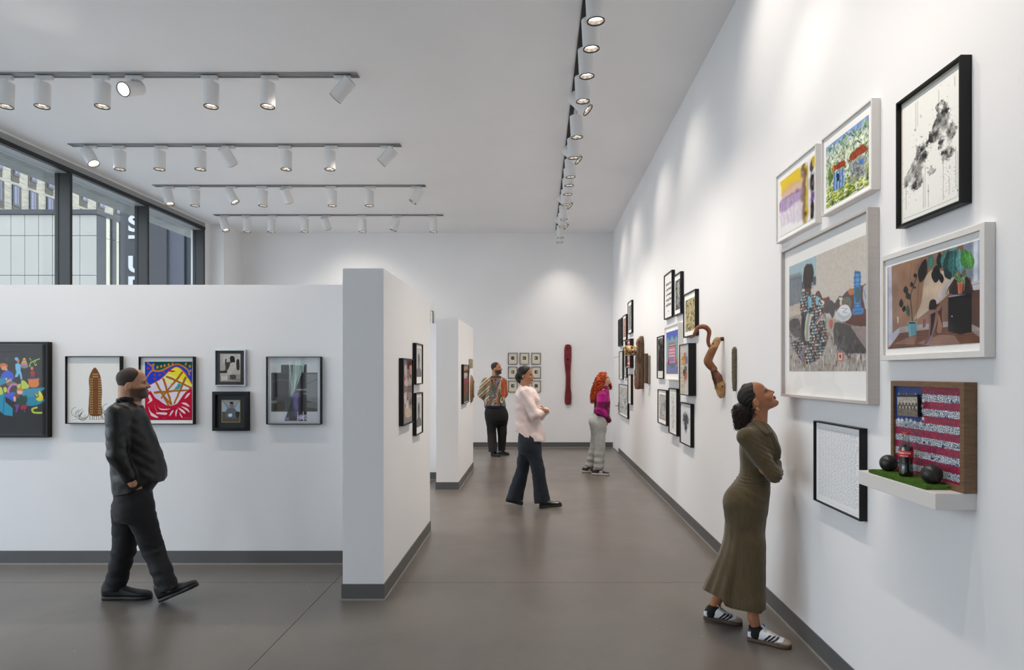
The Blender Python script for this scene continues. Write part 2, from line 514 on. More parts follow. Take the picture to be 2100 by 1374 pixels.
# banner board with upright letters
sg = thing('sign_board', 'dark vertical sign board with white letters outside the middle pane', 'sign', (-18.5, 28.5, 0))
def zx(x): return x / 3.926
Ys = 28.5
sb = obj('board', MB().box(U2X(246, Ys), U2X(330, Ys), Ys, Ys + 0.25, 0.0, V2Z(400, Ys)), M_dwall, sg); sb.location = (18.5, -28.5, 0)
def letter(ch, u0, v0, v1):
    cu = bpy.data.curves.new('sign_letter', 'FONT'); cu.body = ch; cu.extrude = 0.03; cu.size = 1; cu.offset = 0.03
    tmp = bpy.data.objects.new('t', cu); COL.objects.link(tmp)
    dg = bpy.context.evaluated_depsgraph_get()
    me = bpy.data.meshes.new_from_object(tmp.evaluated_get(dg)); bpy.data.objects.remove(tmp)
    a = np.empty(len(me.vertices) * 3); me.vertices.foreach_get('co', a); a = a.reshape(-1, 3)
    mn = a.min(0); mx_ = a.max(0)
    h = V2Z(v0, Ys) - V2Z(v1, Ys); s = h / (mx_[1] - mn[1])
    b = np.empty_like(a); b[:, 0] = (a[:, 0] - mn[0]) * s * 1.25 + U2X(u0, Ys); b[:, 2] = (a[:, 1] - mn[1]) * s + V2Z(v1, Ys)
    b[:, 1] = Ys - 0.02 + a[:, 2]
    b -= np.array([-18.5, 28.5, 0])
    me.vertices.foreach_set('co', b.ravel()); me.materials.clear(); me.materials.append(M_sign); me.update()
    o = link('letter', me, sg)
    return o
letter('S', 264.5, 441, 476); letter('T', 264.5, 483, 518); letter('U', 264.5, 525, 560); letter('D', 264.5, 567, 602)
# brick apartment block on the far side of the street
ab = thing('apartment_building', 'tall cream brick apartment block with blue-glazed windows, beyond the pale building', 'building', (-58, 60, 0))
XA = -58.0
def suba(name, mb, m, par=ab):
    o = obj(name, mb, m, par)
    if par is ab: o.location = (58, -60, 0)
    return o
suba('brick_wall', MB().box(XA - 10, XA, 20, 260, -0.26, 60), M_brick)
def A2Y(u): return XA * F / (u - U0)
cols_up = [(24, 37.5), (59, 71), (95, 107.5), (131, 143), (166, 176), (199, 210), (232, 241)]
for ci in range(-2, 9):
    uc = 30.5 + ci * 35.0
    y0 = A2Y(uc - 6.2); y1 = A2Y(uc + 6.2); yd = A2Y(uc + 12.5)
    for r in range(0, 7):
        off = (r % 2) * 0
        zt = 14.5 + r * 3.35 + 1.2
        if r % 2:
            y0b, y1b, ydb = A2Y(uc + 2 - 6.2), A2Y(uc + 2 + 6.2), A2Y(uc - 8)
        else:
            y0b, y1b, ydb = y0, y1, yd
        suba('dark_brick_bay', MB().box(XA, XA + 0.06, min(y0b, ydb), max(y1b, ydb), zt - 3.0, zt), M_dbrick)
        w = suba('window', MB().box(XA + 0.02, XA + 0.14, y0b, y1b, zt - 2.3, zt), M_bframe)
        p = obj('pane', MB().box(XA + 0.14, XA + 0.18, y0b + 0.12, y0b + (y1b - y0b) * 0.62, zt - 2.1, zt - 0.15), M_bwin, w)
        p = obj('pane', MB().box(XA + 0.14, XA + 0.18, y0b + (y1b - y0b) * 0.68, y1b - 0.1, zt - 2.1, zt - 0.15), M_bwin, w)
# dark neighbouring building seen through the far pane
nb = thing('dark_building', 'dark blue-grey building seen through the farthest pane', 'building', (-13, 24, 0))
M_purp = mat('violet_grey_render', (27, 27, 34), rough=0.6, noise=0.06, nscale=2)
M_net = mat('patterned_blue_screen', (38, 44, 57), rough=0.5, noise=0.35, nscale=14, bump=0.6, bscale=14)
M_net2 = mat('patterned_green_screen', (28, 34, 37), rough=0.5, noise=0.35, nscale=14, bump=0.6, bscale=14)
Yn = 24.0
for nm, u0, u1, m, dy in (('render_wall', 306, 341.5, M_purp, 0), ('patterned_screen', 341.8, 374.5, M_net, 0.1), ('patterned_screen', 375, 398, M_net2, 0.2), ('side_wall', 396, 470, M_dwall, 0.3)):
    o = obj(nm, MB().box(U2X(u0, Yn), U2X(u1, Yn), Yn + dy, Yn + 3, -0.26, 14), m, nb); o.location = (13, -24, 0)
# ------------------------------------------------------------------ track lighting
def make_lamp_parts():
    R = 0.074; L = 0.245
    body = MB().lathe([(0.001, 0.0), (R - 0.006, 0.0), (R - 0.003, -0.003), (R, -0.004), (R, -L), (R - 0.004, -L - 0.002), (R - 0.006, -L)], 28)
    ring = MB().lathe([(R - 0.001, -L - 0.001), (R - 0.002, -L - 0.006), (R - 0.010, -L - 0.006), (R - 0.012, -L + 0.004)], 28)
    refl = MB().lathe([(R - 0.012, -L + 0.002), (R - 0.017, -L + 0.016), (R - 0.022, -L + 0.030)], 28)
    lens = MB().lathe([(R - 0.0215, -L + 0.030), (R - 0.040, -L + 0.027), (0.0005, -L + 0.025)], 28)
    adapter = MB().box(-0.085, 0.085, -0.022, 0.022, -0.038, 0.0, bev=0.003)
    return (body.mesh('lamp_body', M_lampw), ring.mesh('trim_ring', M_lampd), refl.mesh('reflector', M_refl),
            lens.mesh('lens', M_lens), adapter.mesh('track_adapter', M_lampw))
ME_body, ME_ring, ME_refl, ME_lens, ME_adapt = make_lamp_parts()
ME_stem = MB().tube([(0, 0, -0.036), (0, 0, -0.085)], 0.006, 8).mesh('stem', M_lampw)
LIGHTS = {}
def lamp(x, y, tilt=(0, 0), label='', group='', track_dir=0.0, side=0.055, power=1.0, cone=95, on=True):
    """tilt = (degrees leaning the beam towards +x, towards +y)"""
    t = thing('track_spotlight', label, 'spotlight', (x, y, ZC - 0.0135), 0, group)
    a = link('track_adapter', ME_adapt, t, (0, 0, 0)); a.rotation_euler = (0, 0, track_dir)
    sx = side * cos(track_dir); sy = side * sin(track_dir)
    link('stem', ME_stem, t, (sx, sy, 0))
    # direction of the beam
    tx = math.tan(radians(tilt[0])); ty = math.tan(radians(tilt[1]))
    d = Vector((tx, ty, -1)).normalized()
    q = Vector((0, 0, -1)).rotation_difference(d)
    b = link('lamp_body', ME_body, t)
    b.rotation_mode = 'QUATERNION'; b.rotation_quaternion = q
    # pivot a little below the cap, so tilted bodies still hang from the stem
    piv = Vector((sx * 0.6, sy * 0.6, -0.13)); ang = d.angle(Vector((0, 0, -1)))
    offs = 0.05 + 0.06 * min(1, ang / 0.8)
    b.location = piv - d * offs
    for nm, me in (('trim_ring', ME_ring), ('reflector', ME_refl), ('lens', ME_lens)):
        link(nm, me, b)
    key = (round(power, 2), cone)
    if key not in LIGHTS:
        ld = bpy.data.lights.new('spotlight_beam', 'SPOT')
        ld.energy = LAMP_W * power; ld.color = LAMP_COL; ld.spot_size = radians(cone); ld.spot_blend = 0.9
        ld.shadow_soft_size = 0.022
        LIGHTS[key] = ld
    lo = bpy.data.objects.new('bulb', LIGHTS[key]); COL.objects.link(lo); lo.parent = b
    lo.location = (0, 0, -0.252)
    return t
def track(name, x0, x1, y0, y1, label, along='x', m=None):
    t = thing(name, label, 'lighting track', ((x0 + x1) / 2, (y0 + y1) / 2, ZC - 0.0015))
    b = MB(); cx, cy = (x0 + x1) / 2, (y0 + y1) / 2
    X0, X1, Y0, Y1 = x0 - cx, x1 - cx, y0 - cy, y1 - cy
    if along == 'x':
        b.box(X0, X1, Y0, Y0 + 0.012, -0.010, 0); b.box(X0, X1, Y1 - 0.012, Y1, -0.010, 0); b.box(X0, X1, Y0 + 0.012, Y1 - 0.012, -0.004, 0)
        b.box(X0, X1, Y0 + 0.03, Y0 + 0.036, -0.008, -0.004); b.box(X0, X1, Y1 - 0.036, Y1 - 0.03, -0.008, -0.004)
    else:
        b.box(X0, X0 + 0.01, Y0, Y1, -0.012, 0); b.box(X1 - 0.01, X1, Y0, Y1, -0.012, 0); b.box(X0 + 0.01, X1 - 0.01, Y0, Y1, -0.004, 0)
    obj('channel', b, m or M_track, t)
    e = MB()
    if along == 'x':
        for xa, xb in ((X0, X0 + 0.10), (X1 - 0.10, X1)):
            e.box(xa, xb, Y0 + 0.012, Y1 - 0.012, -0.0075, -0.004)
    else:
        e.box(X0 + 0.01, X1 - 0.01, Y1 - 0.12, Y1, -0.0075, -0.004)
    obj('end_feed', e, M_lampd, t)
    return t
rows = [(6.617, 'nearest ceiling row', [-50, 8, 93, 205, 277, 428, 555, 700]),
        (8.657, 'second ceiling row', [187, 242, 332, 407, 470, 583, 681, 792]),
        (10.54, 'third ceiling row', [348, 397, 476, 536, 590, 678, 761, 853]),
        (12.50, 'farthest ceiling row', [462, 504, 560, 622, 670, 741, 815, 886])]
tilts = [{4: (-14, -62), 7: (-48, 18)}, {0: (34, -12), 4: (16, 48), 7: (-46, 12)},
         {0: (14, -6), 2: (30, 0), 4: (8, 42), 7: (-32, -4)}, {0: (16, -6), 4: (10, 40), 6: (-20, 0)}]
desc = {0: ['hanging straight down'], }
ordn = ['first', 'second', 'third', 'fourth', 'fifth', 'sixth', 'seventh', 'eighth']
def tdesc(t):
    if t is None: return 'hanging straight down'
    if t[1] < -40: return 'glaring towards the camera'
    if t[1] > 35: return 'turned away towards the far wall'
    return 'tilted to the right' if t[0] > 0 else 'tilted to the left'
for r, (y, rn, us) in enumerate(rows):
    xe = (-6.40, -1.885)
    track('lighting_track', xe[0], xe[1], y - 0.055, y + 0.055, 'grey recessed track carrying the %s of spotlights' % rn)
    for k, u in enumerate(us):
        x = U2X(u, y) + (0.01 if k % 2 else -0.01)
        if r == 0 and k == 0: x = -6.05
        if r == 0 and k == 1: x = U2X(9, y)
        tl = tilts[r].get(k)
        lamp(x, y, tl or (0, -2), 'white spotlight %s, %s from left in %s' % (tdesc(tl), ordn[k], rn), 'spotlights on the left ceiling tracks',
             side=(0.03 if k % 2 else -0.03), power=(1.15 if r < 3 else .75))
# tracks just above and behind the camera light the first partition
for r, y in enumerate((4.60,)):
    rn = ['track above the camera', 'track behind the camera'][r]
    track('lighting_track', -6.40, -1.885, y - 0.055, y + 0.055, 'grey recessed track, %s' % rn)
    for k, x in enumerate((-5.3, -4.4, -3.5, -2.7)):
        lamp(x, y, (0, 9), 'white cylinder spotlight, %s on the %s' % (ordn[k], rn), 'spotlights out of view', power=1.15, cone=84)
track('lighting_track', 0.365, 0.415, 0.9, 13.75, 'long black track running beside the right wall', 'y', M_blackal)
rt = [(1.9, (24, 0)), (2.7, (18, 0)), (3.55, (30, 0)), (4.3, (62, 8)), (5.0, None), (5.43, None), (5.93, None), (6.48, None), (6.96, (46, -10)), (7.47, None), (8.19, None), (8.6, (46, -10)),  # lamp nearest the camera is unseen, added to brighten the near right wall
      (8.99, None), (9.40, None), (9.87, None), (10.48, None), (10.95, (46, -10)), (11.47, None), (12.02, None), (12.5, (46, -10)), (13.03, None), (13.5, None)]
for k, (y, tl) in enumerate(rt):
    if y < 4.9:
        lb = 'white cylinder spotlight unseen above the frame, %s on the right track' % ordn[k]
    elif tl is None:
        lb = 'white spotlight pointing down, %s along the right track from the top of the view' % ['first', 'second', 'third', 'fourth', '', 'sixth', 'seventh', '', 'ninth', 'tenth', 'eleventh', 'twelfth', '', 'fourteenth', 'fifteenth', '', 'seventeenth', 'eighteenth'][k - 4]
    else:
        lb = 'white cylinder spotlight tilted at the wall, %s tilted one along the right track' % ['first', 'second', 'third', 'fourth'][[6.96, 8.6, 10.95, 12.5].index(y)] if y > 5 else 'white cylinder spotlight tilted at the wall'
    lamp(0.44, y, tl or (3, 2), lb, 'spotlights on the right track', track_dir=pi / 2, side=0.0, power=((1.12 if y < 12.2 else .6) if tl is None else (1.2 if y < 4 else .65 if y < 5 else .42)), cone=(108 if tl is None else 85))
# ------------------------------------------------------------------ tiny painter: prints are painted on fine grids as colour attributes
def vnoise(w, h, cells, seed, octaves=4, aspect=1.0, rough=0.5):
    rs = np.random.RandomState(seed)
    out = np.zeros((h, w)); amp = 1.0; tot = 0
    cx = cells * aspect; cy = cells * h / w
    for o in range(octaves):
        nx = max(2, int(cx) + 2); ny = max(2, int(cy) + 2)
        g = rs.rand(ny + 1, nx + 1)
        X = np.linspace(0, nx - 1.001, w); Y = np.linspace(0, ny - 1.001, h)
        xi = X.astype(int); yi = Y.astype(int); fx = X - xi; fy = (Y - yi)[:, None]
        fx = fx * fx * (3 - 2 * fx); fy = fy * fy * (3 - 2 * fy)
        a = g[yi][:, xi]; b = g[yi][:, xi + 1]; c = g[yi + 1][:, xi]; d = g[yi + 1][:, xi + 1]
        out += amp * ((a * (1 - fx) + b * fx) * (1 - fy) + (c * (1 - fx) + d * fx) * fy)
        tot += amp; amp *= rough; cx *= 2; cy *= 2
    return out / tot

def C3(c): return np.array([int(c[i:i + 2], 16) / 255 for i in (0, 2, 4)]) if isinstance(c, str) else np.array(c[:3]) / 255.0

def box_blur(a, r):
    for _ in range(2 if r else 0):
        for ax in (0, 1):
            p = np.pad(a, [(r, r) if k == ax else (0, 0) for k in range(a.ndim)], mode='edge'); c = np.cumsum(p, ax)
            c = np.concatenate([np.zeros_like(np.take(c, [0], ax)), c], ax); n = a.shape[ax]
            a = (np.take(c, range(2 * r + 1, 2 * r + 1 + n), ax) - np.take(c, range(0, n), ax)) / (2 * r + 1)
    return a

class Canvas:
    """W x H picture, painted in unit coordinates (0..1 right, 0..1 down) or through a mapping T"""
    def __init__(s, W, H, bg='ffffff', T=None):
        s.W, s.H = W, H
        s.a = np.ones((H, W, 3)) * C3(bg)
        s.T = T
    def P(s, pts):
        if s.T: pts = [s.T(*p) for p in pts]
        return [(p[0] * (s.W - 1), p[1] * (s.H - 1)) for p in pts]
    def blend(s, x0, y0, m, col):
        h, w = m.shape
        s.a[y0:y0 + h, x0:x0 + w] = s.a[y0:y0 + h, x0:x0 + w] * (1 - m[..., None]) + (col if isinstance(col, np.ndarray) and col.ndim == 3 else C3(col)) * m[..., None]
    def rng(s, P, pad):
        x = [p[0] for p in P]; y = [p[1] for p in P]
        x0 = max(0, int(min(x) - pad)); x1 = min(s.W, int(max(x) + pad) + 2)
        y0 = max(0, int(min(y) - pad)); y1 = min(s.H, int(max(y) + pad) + 2)
        return x0, x1, y0, y1
    def segd(s, XX, YY, a, b):
        dx, dy = b[0] - a[0], b[1] - a[1]; L = dx * dx + dy * dy + 1e-9
        t = np.clip(((XX - a[0]) * dx + (YY - a[1]) * dy) / L, 0, 1)
        return np.hypot(XX - a[0] - t * dx, YY - a[1] - t * dy), t
    def poly(s, pts, col, al=1.0, raw=False, soft=0.6, tex=None):
        P = pts if raw else s.P(pts)
        x0, x1, y0, y1 = s.rng(P, 2)
        if x1 <= x0 or y1 <= y0: return s
        YY, XX = np.mgrid[y0:y1, x0:x1].astype(float)
        ins = np.zeros(XX.shape, bool); d = np.full(XX.shape, 1e9)
        n = len(P)
        for i in range(n):
            a, b = P[i], P[(i + 1) % n]
            if a[1] != b[1]:
                c = ((a[1] > YY) != (b[1] > YY)) & (XX < (b[0] - a[0]) * (YY - a[1]) / (b[1] - a[1]) + a[0])
                ins ^= c
            d = np.minimum(d, s.segd(XX, YY, a, b)[0])
        sd = np.where(ins, d, -d)
        m = np.clip(sd / (2 * soft) + 0.5, 0, 1) * al
        if tex is not None: m = m * tex[y0:y1, x0:x1]
        s.blend(x0, y0, m, col); return s
    def rect(s, x0, y0, x1, y1, col, al=1.0, **k):
        return s.poly([(x0, y0), (x1, y0), (x1, y1), (x0, y1)], col, al, **k)
    def ell(s, cx, cy, rx, ry, col, al=1.0, rot=0, n=28, **k):
        c, q = cos(rot), sin(rot)
        return s.poly([(cx + rx * cos(t) * c - ry * sin(t) * q, cy + rx * cos(t) * q + ry * sin(t) * c) for t in [2 * pi * i / n for i in range(n)]], col, al, **k)
    def line(s, pts, w, col, al=1.0, w1=None, raw=False):
        P = pts if raw else s.P(pts)
        x0, x1, y0, y1 = s.rng(P, max(w, w1 or 0) + 2)
        if x1 <= x0 or y1 <= y0: return s
        YY, XX = np.mgrid[y0:y1, x0:x1].astype(float)
        m = np.zeros(XX.shape); n = len(P) - 1
        for i in range(n):
            d, t = s.segd(XX, YY, P[i], P[i + 1])
            ww = w if w1 is None else w + (w1 - w) * (i + t) / n
            m = np.maximum(m, np.clip(ww / 2 - d + 0.5, 0, 1) * np.minimum(1, ww))
        s.blend(x0, y0, m * al, col); return s
    def curve(s, pts, w, col, al=1.0, w1=None, n=5):
        return s.line(smooth_pts(pts, n), w, col, al, w1)
    def blob(s, pts, col, al=1.0, n=5, **k):
        return s.poly(smooth_pts(pts, n, closed=True), col, al, **k)
    def mask(s, m, col, al=1.0):
        s.blend(0, 0, np.clip(m, 0, 1) * al, col); return s
    def grad(s, m, c0, c1):
        s.a = C3(c0) * (1 - m[..., None]) + C3(c1) * m[..., None]; return s
    def warp(s, amp, cells, seed, blur=0):
        dx = (vnoise(s.W, s.H, cells, seed, 3) - .5) * amp; dy = (vnoise(s.W, s.H, cells, seed + 1, 3) - .5) * amp
        YY, XX = np.mgrid[0:s.H, 0:s.W]
        x = np.clip(XX + dx, 0, s.W - 1.001); y = np.clip(YY + dy, 0, s.H - 1.001); xi = x.astype(int); yi = y.astype(int); fx = (x - xi)[..., None]; fy = (y - yi)[..., None]; a = s.a
        s.a = (a[yi, xi] * (1 - fx) + a[yi, xi + 1] * fx) * (1 - fy) + (a[yi + 1, xi] * (1 - fx) + a[yi + 1, xi + 1] * fx) * fy
        s.a = box_blur(s.a, blur); return s
    def tint(s, m):
        s.a = np.clip(s.a * m[..., None], 0, 1); return s

def smooth_pts(pts, n=5, closed=False):
    P = [np.array(p, float) for p in pts]
    N = len(P); out = []
    rngi = range(N) if closed else range(N - 1)
    for i in rngi:
        if closed: a, b, c, d = P[(i - 1) % N], P[i], P[(i + 1) % N], P[(i + 2) % N]
        else: a, b, c, d = P[max(i - 1, 0)], P[i], P[i + 1], P[min(i + 2, N - 1)]
        for k in range(n):
            t = k / n
            out.append(tuple(0.5 * ((2 * b) + (-a + c) * t + (2 * a - 5 * b + 4 * c - d) * t * t + (-a + 3 * b - 3 * c + d) * t ** 3)))
    if not closed: out.append(tuple(P[-1]))
    return out

M_print = mat('printed_paper', (255, 255, 255), rough=0.85, attr='paint', noise=0.02, nscale=40, spec=0.15)
def grid_art(cv, w, h, name='artwork', mat_=None, y=0.0):
    """picture cv as a w x h grid centred on the origin, facing -y"""
    W, H = cv.W, cv.H
    X = np.linspace(-w / 2, w / 2, W); Z = np.linspace(h / 2, -h / 2, H)
    XX, ZZ = np.meshgrid(X, Z)
    co = np.stack([XX, np.full(XX.shape, y), ZZ], -1).reshape(-1, 3)
    idx = np.arange(W * H).reshape(H, W)
    a = idx[:-1, :-1].ravel(); b = idx[1:, :-1].ravel(); c = idx[1:, 1:].ravel(); d = idx[:-1, 1:].ravel()
    q = np.stack([a, b, c, d], 1)
    me = bpy.data.meshes.new(name)
    me.vertices.add(len(co)); me.vertices.foreach_set('co', co.ravel().astype(np.float32))
    me.loops.add(q.size); me.loops.foreach_set('vertex_index', q.ravel().astype(np.int32))
    me.polygons.add(len(q)); me.polygons.foreach_set('loop_start', np.arange(0, q.size, 4, dtype=np.int32))
    try: me.polygons.foreach_set('loop_total', np.full(len(q), 4, dtype=np.int32))
    except Exception: pass
    me.update(calc_edges=True)
    at = me.color_attributes.new('paint', 'FLOAT_COLOR', 'POINT')
    col = np.ones((W * H, 4), np.float32); col[:, :3] = srgb2lin_arr(cv.a.reshape(-1, 3))
    at.data.foreach_set('color', col.ravel())
    me.materials.append(mat_ or M_print)
    return me

M_mat_white = mat('white_mat_board', (249, 248, 245), rough=0.9, noise=0.01, nscale=60, spec=0.2)
M_acrylic = glass_mat('framing_acrylic', (0.995, 0.995, 0.995), 0.04, 0.03)
FR = {
 'black': M_black,
 'white': mat('white_stained_wood', (226, 223, 220), rough=0.5, noise=0.02, nscale=30),
 'grey': mat('pale_grey_stained_wood', (196, 190, 186), rough=0.55, noise=0.05, nscale=8, stretch=(1, 1, 12)),
 'silver': mat('silver_metal_frame', (190, 194, 200), rough=0.35, metal=0.5, noise=0.03),
 'wood': mat('brown_walnut', (112, 84, 58), rough=0.5, noise=0.25, nscale=9, stretch=(2, 2, 14), bump=0.2, bscale=60),
}
def ring(w, h, b, t, inner):
    """mitred picture moulding: outer w x h, face bar b, depth t; inner lip runs back to y=-inner"""
    mb = MB()
    o = [(-w / 2, -h / 2), (w / 2, -h / 2), (w / 2, h / 2), (-w / 2, h / 2)]
    i = [(-w / 2 + b, -h / 2 + b), (w / 2 - b, -h / 2 + b), (w / 2 - b, h / 2 - b), (-w / 2 + b, h / 2 - b)]
    e = min(0.0015, b * 0.2)
    o2 = [(x - math.copysign(e, x), z - math.copysign(e, z)) for x, z in o]
    vs = [(x, 0, z) for x, z in o] + [(x, -t + e, z) for x, z in o] + [(x, -t, z) for x, z in o2] + [(x, -t, z) for x, z in i] + [(x, -inner, z) for x, z in i]
    for k in range(4):
        n = (k + 1) % 4
        for l in range(4):
            mb.add([vs[l * 4 + k], vs[l * 4 + n], vs[(l + 1) * 4 + n], vs[(l + 1) * 4 + k]], [(0, 1, 2, 3)])
    mb.add([vs[0], vs[1], vs[2], vs[3]], [(0, 1, 2, 3)])
    return mb
def frame(loc, rotz, w, h, t, bar, col, cv, label, mat_in=(0.03, 0.03, 0.03, 0.03), matcol=None, group=None, glaze=False,
          set_back=0.012, name='framed_print', cat='framed art', tilt=0.0, sideoff=True, print_mat=None):
    """mat_in = mat widths left, right, top, bottom inside the bar; art covers the rest"""
    T = thing(name, label, cat, (loc[0] + 0.0015 * sin(rotz), loc[1] - 0.0015 * cos(rotz), loc[2]), rotz, group)
    if tilt: T.rotation_euler = (0, tilt, rotz)
    y = -(t - set_back)
    obj('moulding', ring(w, h, bar, t, max(0.001, t - set_back - 0.004)), FR[col], T)
    iw, ih = w - 2 * bar, h - 2 * bar
    l, r, u, d = mat_in
    aw, ah = iw - l - r, ih - u - d
    if max(mat_in) > 0.002:
        mb = MB().box(-iw / 2, iw / 2, y, y + 0.004, -ih / 2, ih / 2)
        obj('mat_board', mb, matcol or M_mat_white, T)
    me = grid_art(cv, aw, ah, mat_=print_mat)
    a = link('artwork', me, T, ((l - r) / 2, y - 0.0015, (d - u) / 2))
    if glaze:
        g_ = MB().add([(-iw / 2, y - 0.006, -ih / 2), (iw / 2, y - 0.006, -ih / 2), (iw / 2, y - 0.006, ih / 2), (-iw / 2, y - 0.006, ih / 2)], [(0, 1, 2, 3)])
        obj('glazing', g_, M_acrylic, T)
    return T
def rwall(uL, uR, vT, vB, t):
    """frame on the right wall from its front-face edges in the photo: returns centre, w, h"""
    X = XR - t
    yl = X * F / (uL - U0); yr = X * F / (uR - U0)
    zt = V2Z(vT, yr); zb = V2Z(vB, yr)
    return (XR, (yl + yr) / 2, (zt + zb) / 2), yl - yr, zt - zb
def rmapper(uL, uR, vT, vB, X, org, sc):
    """maps crop coordinates of the photo onto the unit square of a print lying in plane X"""
    yl = X * F / (uL - U0); yr = X * F / (uR - U0); zt = V2Z(vT, yr); zb = V2Z(vB, yr)
    def T(x, y):
        u = org[0] + x / sc; v = org[1] + y / sc
        Y = X * F / (u - U0)
        return (yl - Y) / (yl - yr), (zt - V2Z(v, Y)) / (zt - zb)
    return T
def rnd_blobs(cv, n, x0, y0, x1, y1, cols, r0, r1, seed, al=0.8, asp=1.0, m=7):
    rs = random.Random(seed)
    for _ in range(n):
        cx = rs.uniform(x0, x1); cy = rs.uniform(y0, y1); r = rs.uniform(r0, r1); ph = rs.uniform(0, 6)
        pts = [(cx + r * rs.uniform(.5, 1.1) * cos(ph + k * 2 * pi / m), cy + asp * r * rs.uniform(.5, 1.1) * sin(ph + k * 2 * pi / m)) for k in range(m)]
        cv.poly(pts, rs.choice(cols), al)
# ------------------------------------------------------------------ right wall, near group
OR2 = (1560, 80); S2 = 3.435
# 1 small abstract, yellow and mauve
T = rmapper(1599.3, 1666.8, 321.6, 441, XR - 0.03, OR2, S2)
cv = Canvas(110, 150, 'f3f1f0', T)
n1 = vnoise(110, 150, 5, 3)
cv.blob([(137, 1070), (150, 1010), (200, 960), (250, 925), (280, 930), (275, 1010), (230, 1040), (180, 1060), (150, 1100)], 'e9c62e', 0.9)
cv.blob([(150, 1075), (210, 1020), (275, 1000), (285, 1060), (230, 1090), (160, 1110)], 'd8b49a', 0.8)
cv.blob([(137, 1130), (180, 1095), (230, 1075), (285, 1060), (280, 1110), (220, 1150), (160, 1190), (137, 1190)], '8b6aa0', 0.85)
for k in range(26):
    x = 140 + k * 5.4
    cv.line([(x, 1120 - k * 2), (x + 3, 1310 - k * 2.2)], 3, ['b49ac2', 'd9cfe0', 'efe9f2', 'c7b4d0'][k % 4], 0.5)
cv.blob([(285, 890), (312, 870), (322, 930), (322, 1230), (290, 1280), (282, 1100)], 'a48a4e', 0.8)
cv.line([(300, 880), (305, 1100), (300, 1270)], 7, '5d4230', 0.8, 2)
cv.line([(312, 900), (316, 1060), (314, 1240)], 4, 'd9b62b', 0.9, 6)
cv.line([(290, 960), (293, 1250)], 5, '7d5d8e', 0.6)
cv.rect(331, 800, 375, 1300, 'f2f0f0')
cv.blob([(340, 880), (356, 845), (362, 900), (350, 940), (335, 930)], '3c3936', 0.95)
cv.blob([(350, 850), (366, 840), (366, 900), (352, 900)], 'dcb92c', 0.9)
cv.blob([(340, 980), (360, 960), (362, 1050), (345, 1060)], '24201f', 0.95)
cv.blob([(345, 1080), (362, 1070), (360, 1130), (342, 1140)], '7b55a5', 0.9)
cv.blob([(342, 1150), (360, 1140), (358, 1230), (340, 1240)], '1f1b1d', 0.95)
cv.line([(345, 940), (338, 1020), (345, 1100)], 2, '33302f', 0.8)
for k in range(14): cv.line([(342 + k % 3 * 6, 960 + k * 18), (356, 968 + k * 18)], 1.2, '1b191a', 0.8)
ps_ = cv.a[:, :].copy(); cv.warp(22, 5, 3, 2); cv.a[:, 88:] = cv.a[:, 88:] * .3 + ps_[:, 88:] * .7
l, w, h = rwall(1591.4, 1673, 294.5, 456.4, 0.035)
frame(l, -pi / 2, w, h, 0.035, 0.008, 'white', cv, 'small white frame with yellow and mauve abstract washes, leftmost of the upper pair', (0.030, 0.026, 0.046, 0.028))
# 2 cottage landscape
T = rmapper(1692.5, 1779.2, 234.3, 372.6, XR - 0.03, OR2, S2)
cv = Canvas(170, 170, 'dfe6d8', T)
cv.mask(np.clip(1.3 - np.linspace(0, 6, 170)[:, None] * np.ones((1, 170)), 0, 1), '6f96d8', 0.8)
rs = random.Random(5)
for k in range(900):
    x = rs.random(); y = rs.random() * 0.62 + 0.05
    c = rs.choice(['3d6b45', '6f9a5a', 'a9c08a', 'e4e9dc', '2e4f36', 'd9c6b4', '5f8f80', '8fae5a'])
    cv.T = None
    cv.line([(x, y), (x + rs.uniform(-.03, .03), y + rs.uniform(-.04, .04))], rs.uniform(1.5, 4), c, 0.8)
for k in range(420):
    x = rs.random(); y = 0.70 + rs.random() * 0.3
    cv.line([(x, y), (x + rs.uniform(.01, .06), y + rs.uniform(-.02, .01))], rs.uniform(2, 5), rs.choice(['8fa832', 'b4bf45', '5f7a2c', 'd6cf60', '3f5a2a']), 0.85)
cv.T = T
cv.poly([(620, 860), (740, 790), (735, 930), (625, 1000)], '9aa0a0', 0.8)
cv.poly([(505, 935), (585, 890), (585, 1020), (505, 1060)], '6d92c4', 0.95)
for k in range(8): cv.line([(512 + k * 10, 930 - k * 5), (510 + k * 10, 1050 - k * 5)], 2, ['3c587c', 'dfe6ee'][k % 2], 0.8)
cv.poly([(612, 860), (628, 800), (722, 722), (748, 765)], 'a34a32', 0.97)
for k in range(9): cv.line([(630 + k * 12, 800 - k * 9), (634 + k * 12, 850 - k * 9)], 1.6, '5e2a20', 0.8)
cv.poly([(500, 925), (510, 885), (586, 835), (590, 880)], '9c3f2c', 0.95)
for k in range(40): cv.line([(625 + rs.random() * 100, 850 + rs.random() * 100), (640 + rs.random() * 100, 840 + rs.random() * 100)], 1.5, rs.choice(['e9ecec', '49525a', '88929a']), 0.8)
cv.rect(532, 935, 545, 985, '22304a'); cv.rect(690, 830, 720, 860, '5d86c8')
cv.blob([(470, 930), (485, 890), (500, 960), (480, 1020)], '5c7a34', 0.8)
cv.line([(495, 900), (510, 880)], 4, 'e08a2c'); cv.line([(497, 920), (512, 905)], 4, 'e2a03c')
for k in range(10): cv.line([(712, 990 - k * 2), (735 + rs.random() * 10, 900 + rs.random() * 60)], 1.4, 'e8ebe4', 0.8)
cv.line([(465, 1160), (745, 1000)], 2.0, '33402c', 0.7)
cv.warp(9, 14, 5); cv.tint(.8 + .4 * vnoise(170, 170, 22, 8, 3))
l, w, h = rwall(1684.6, 1788, 200.8, 388, 0.043)
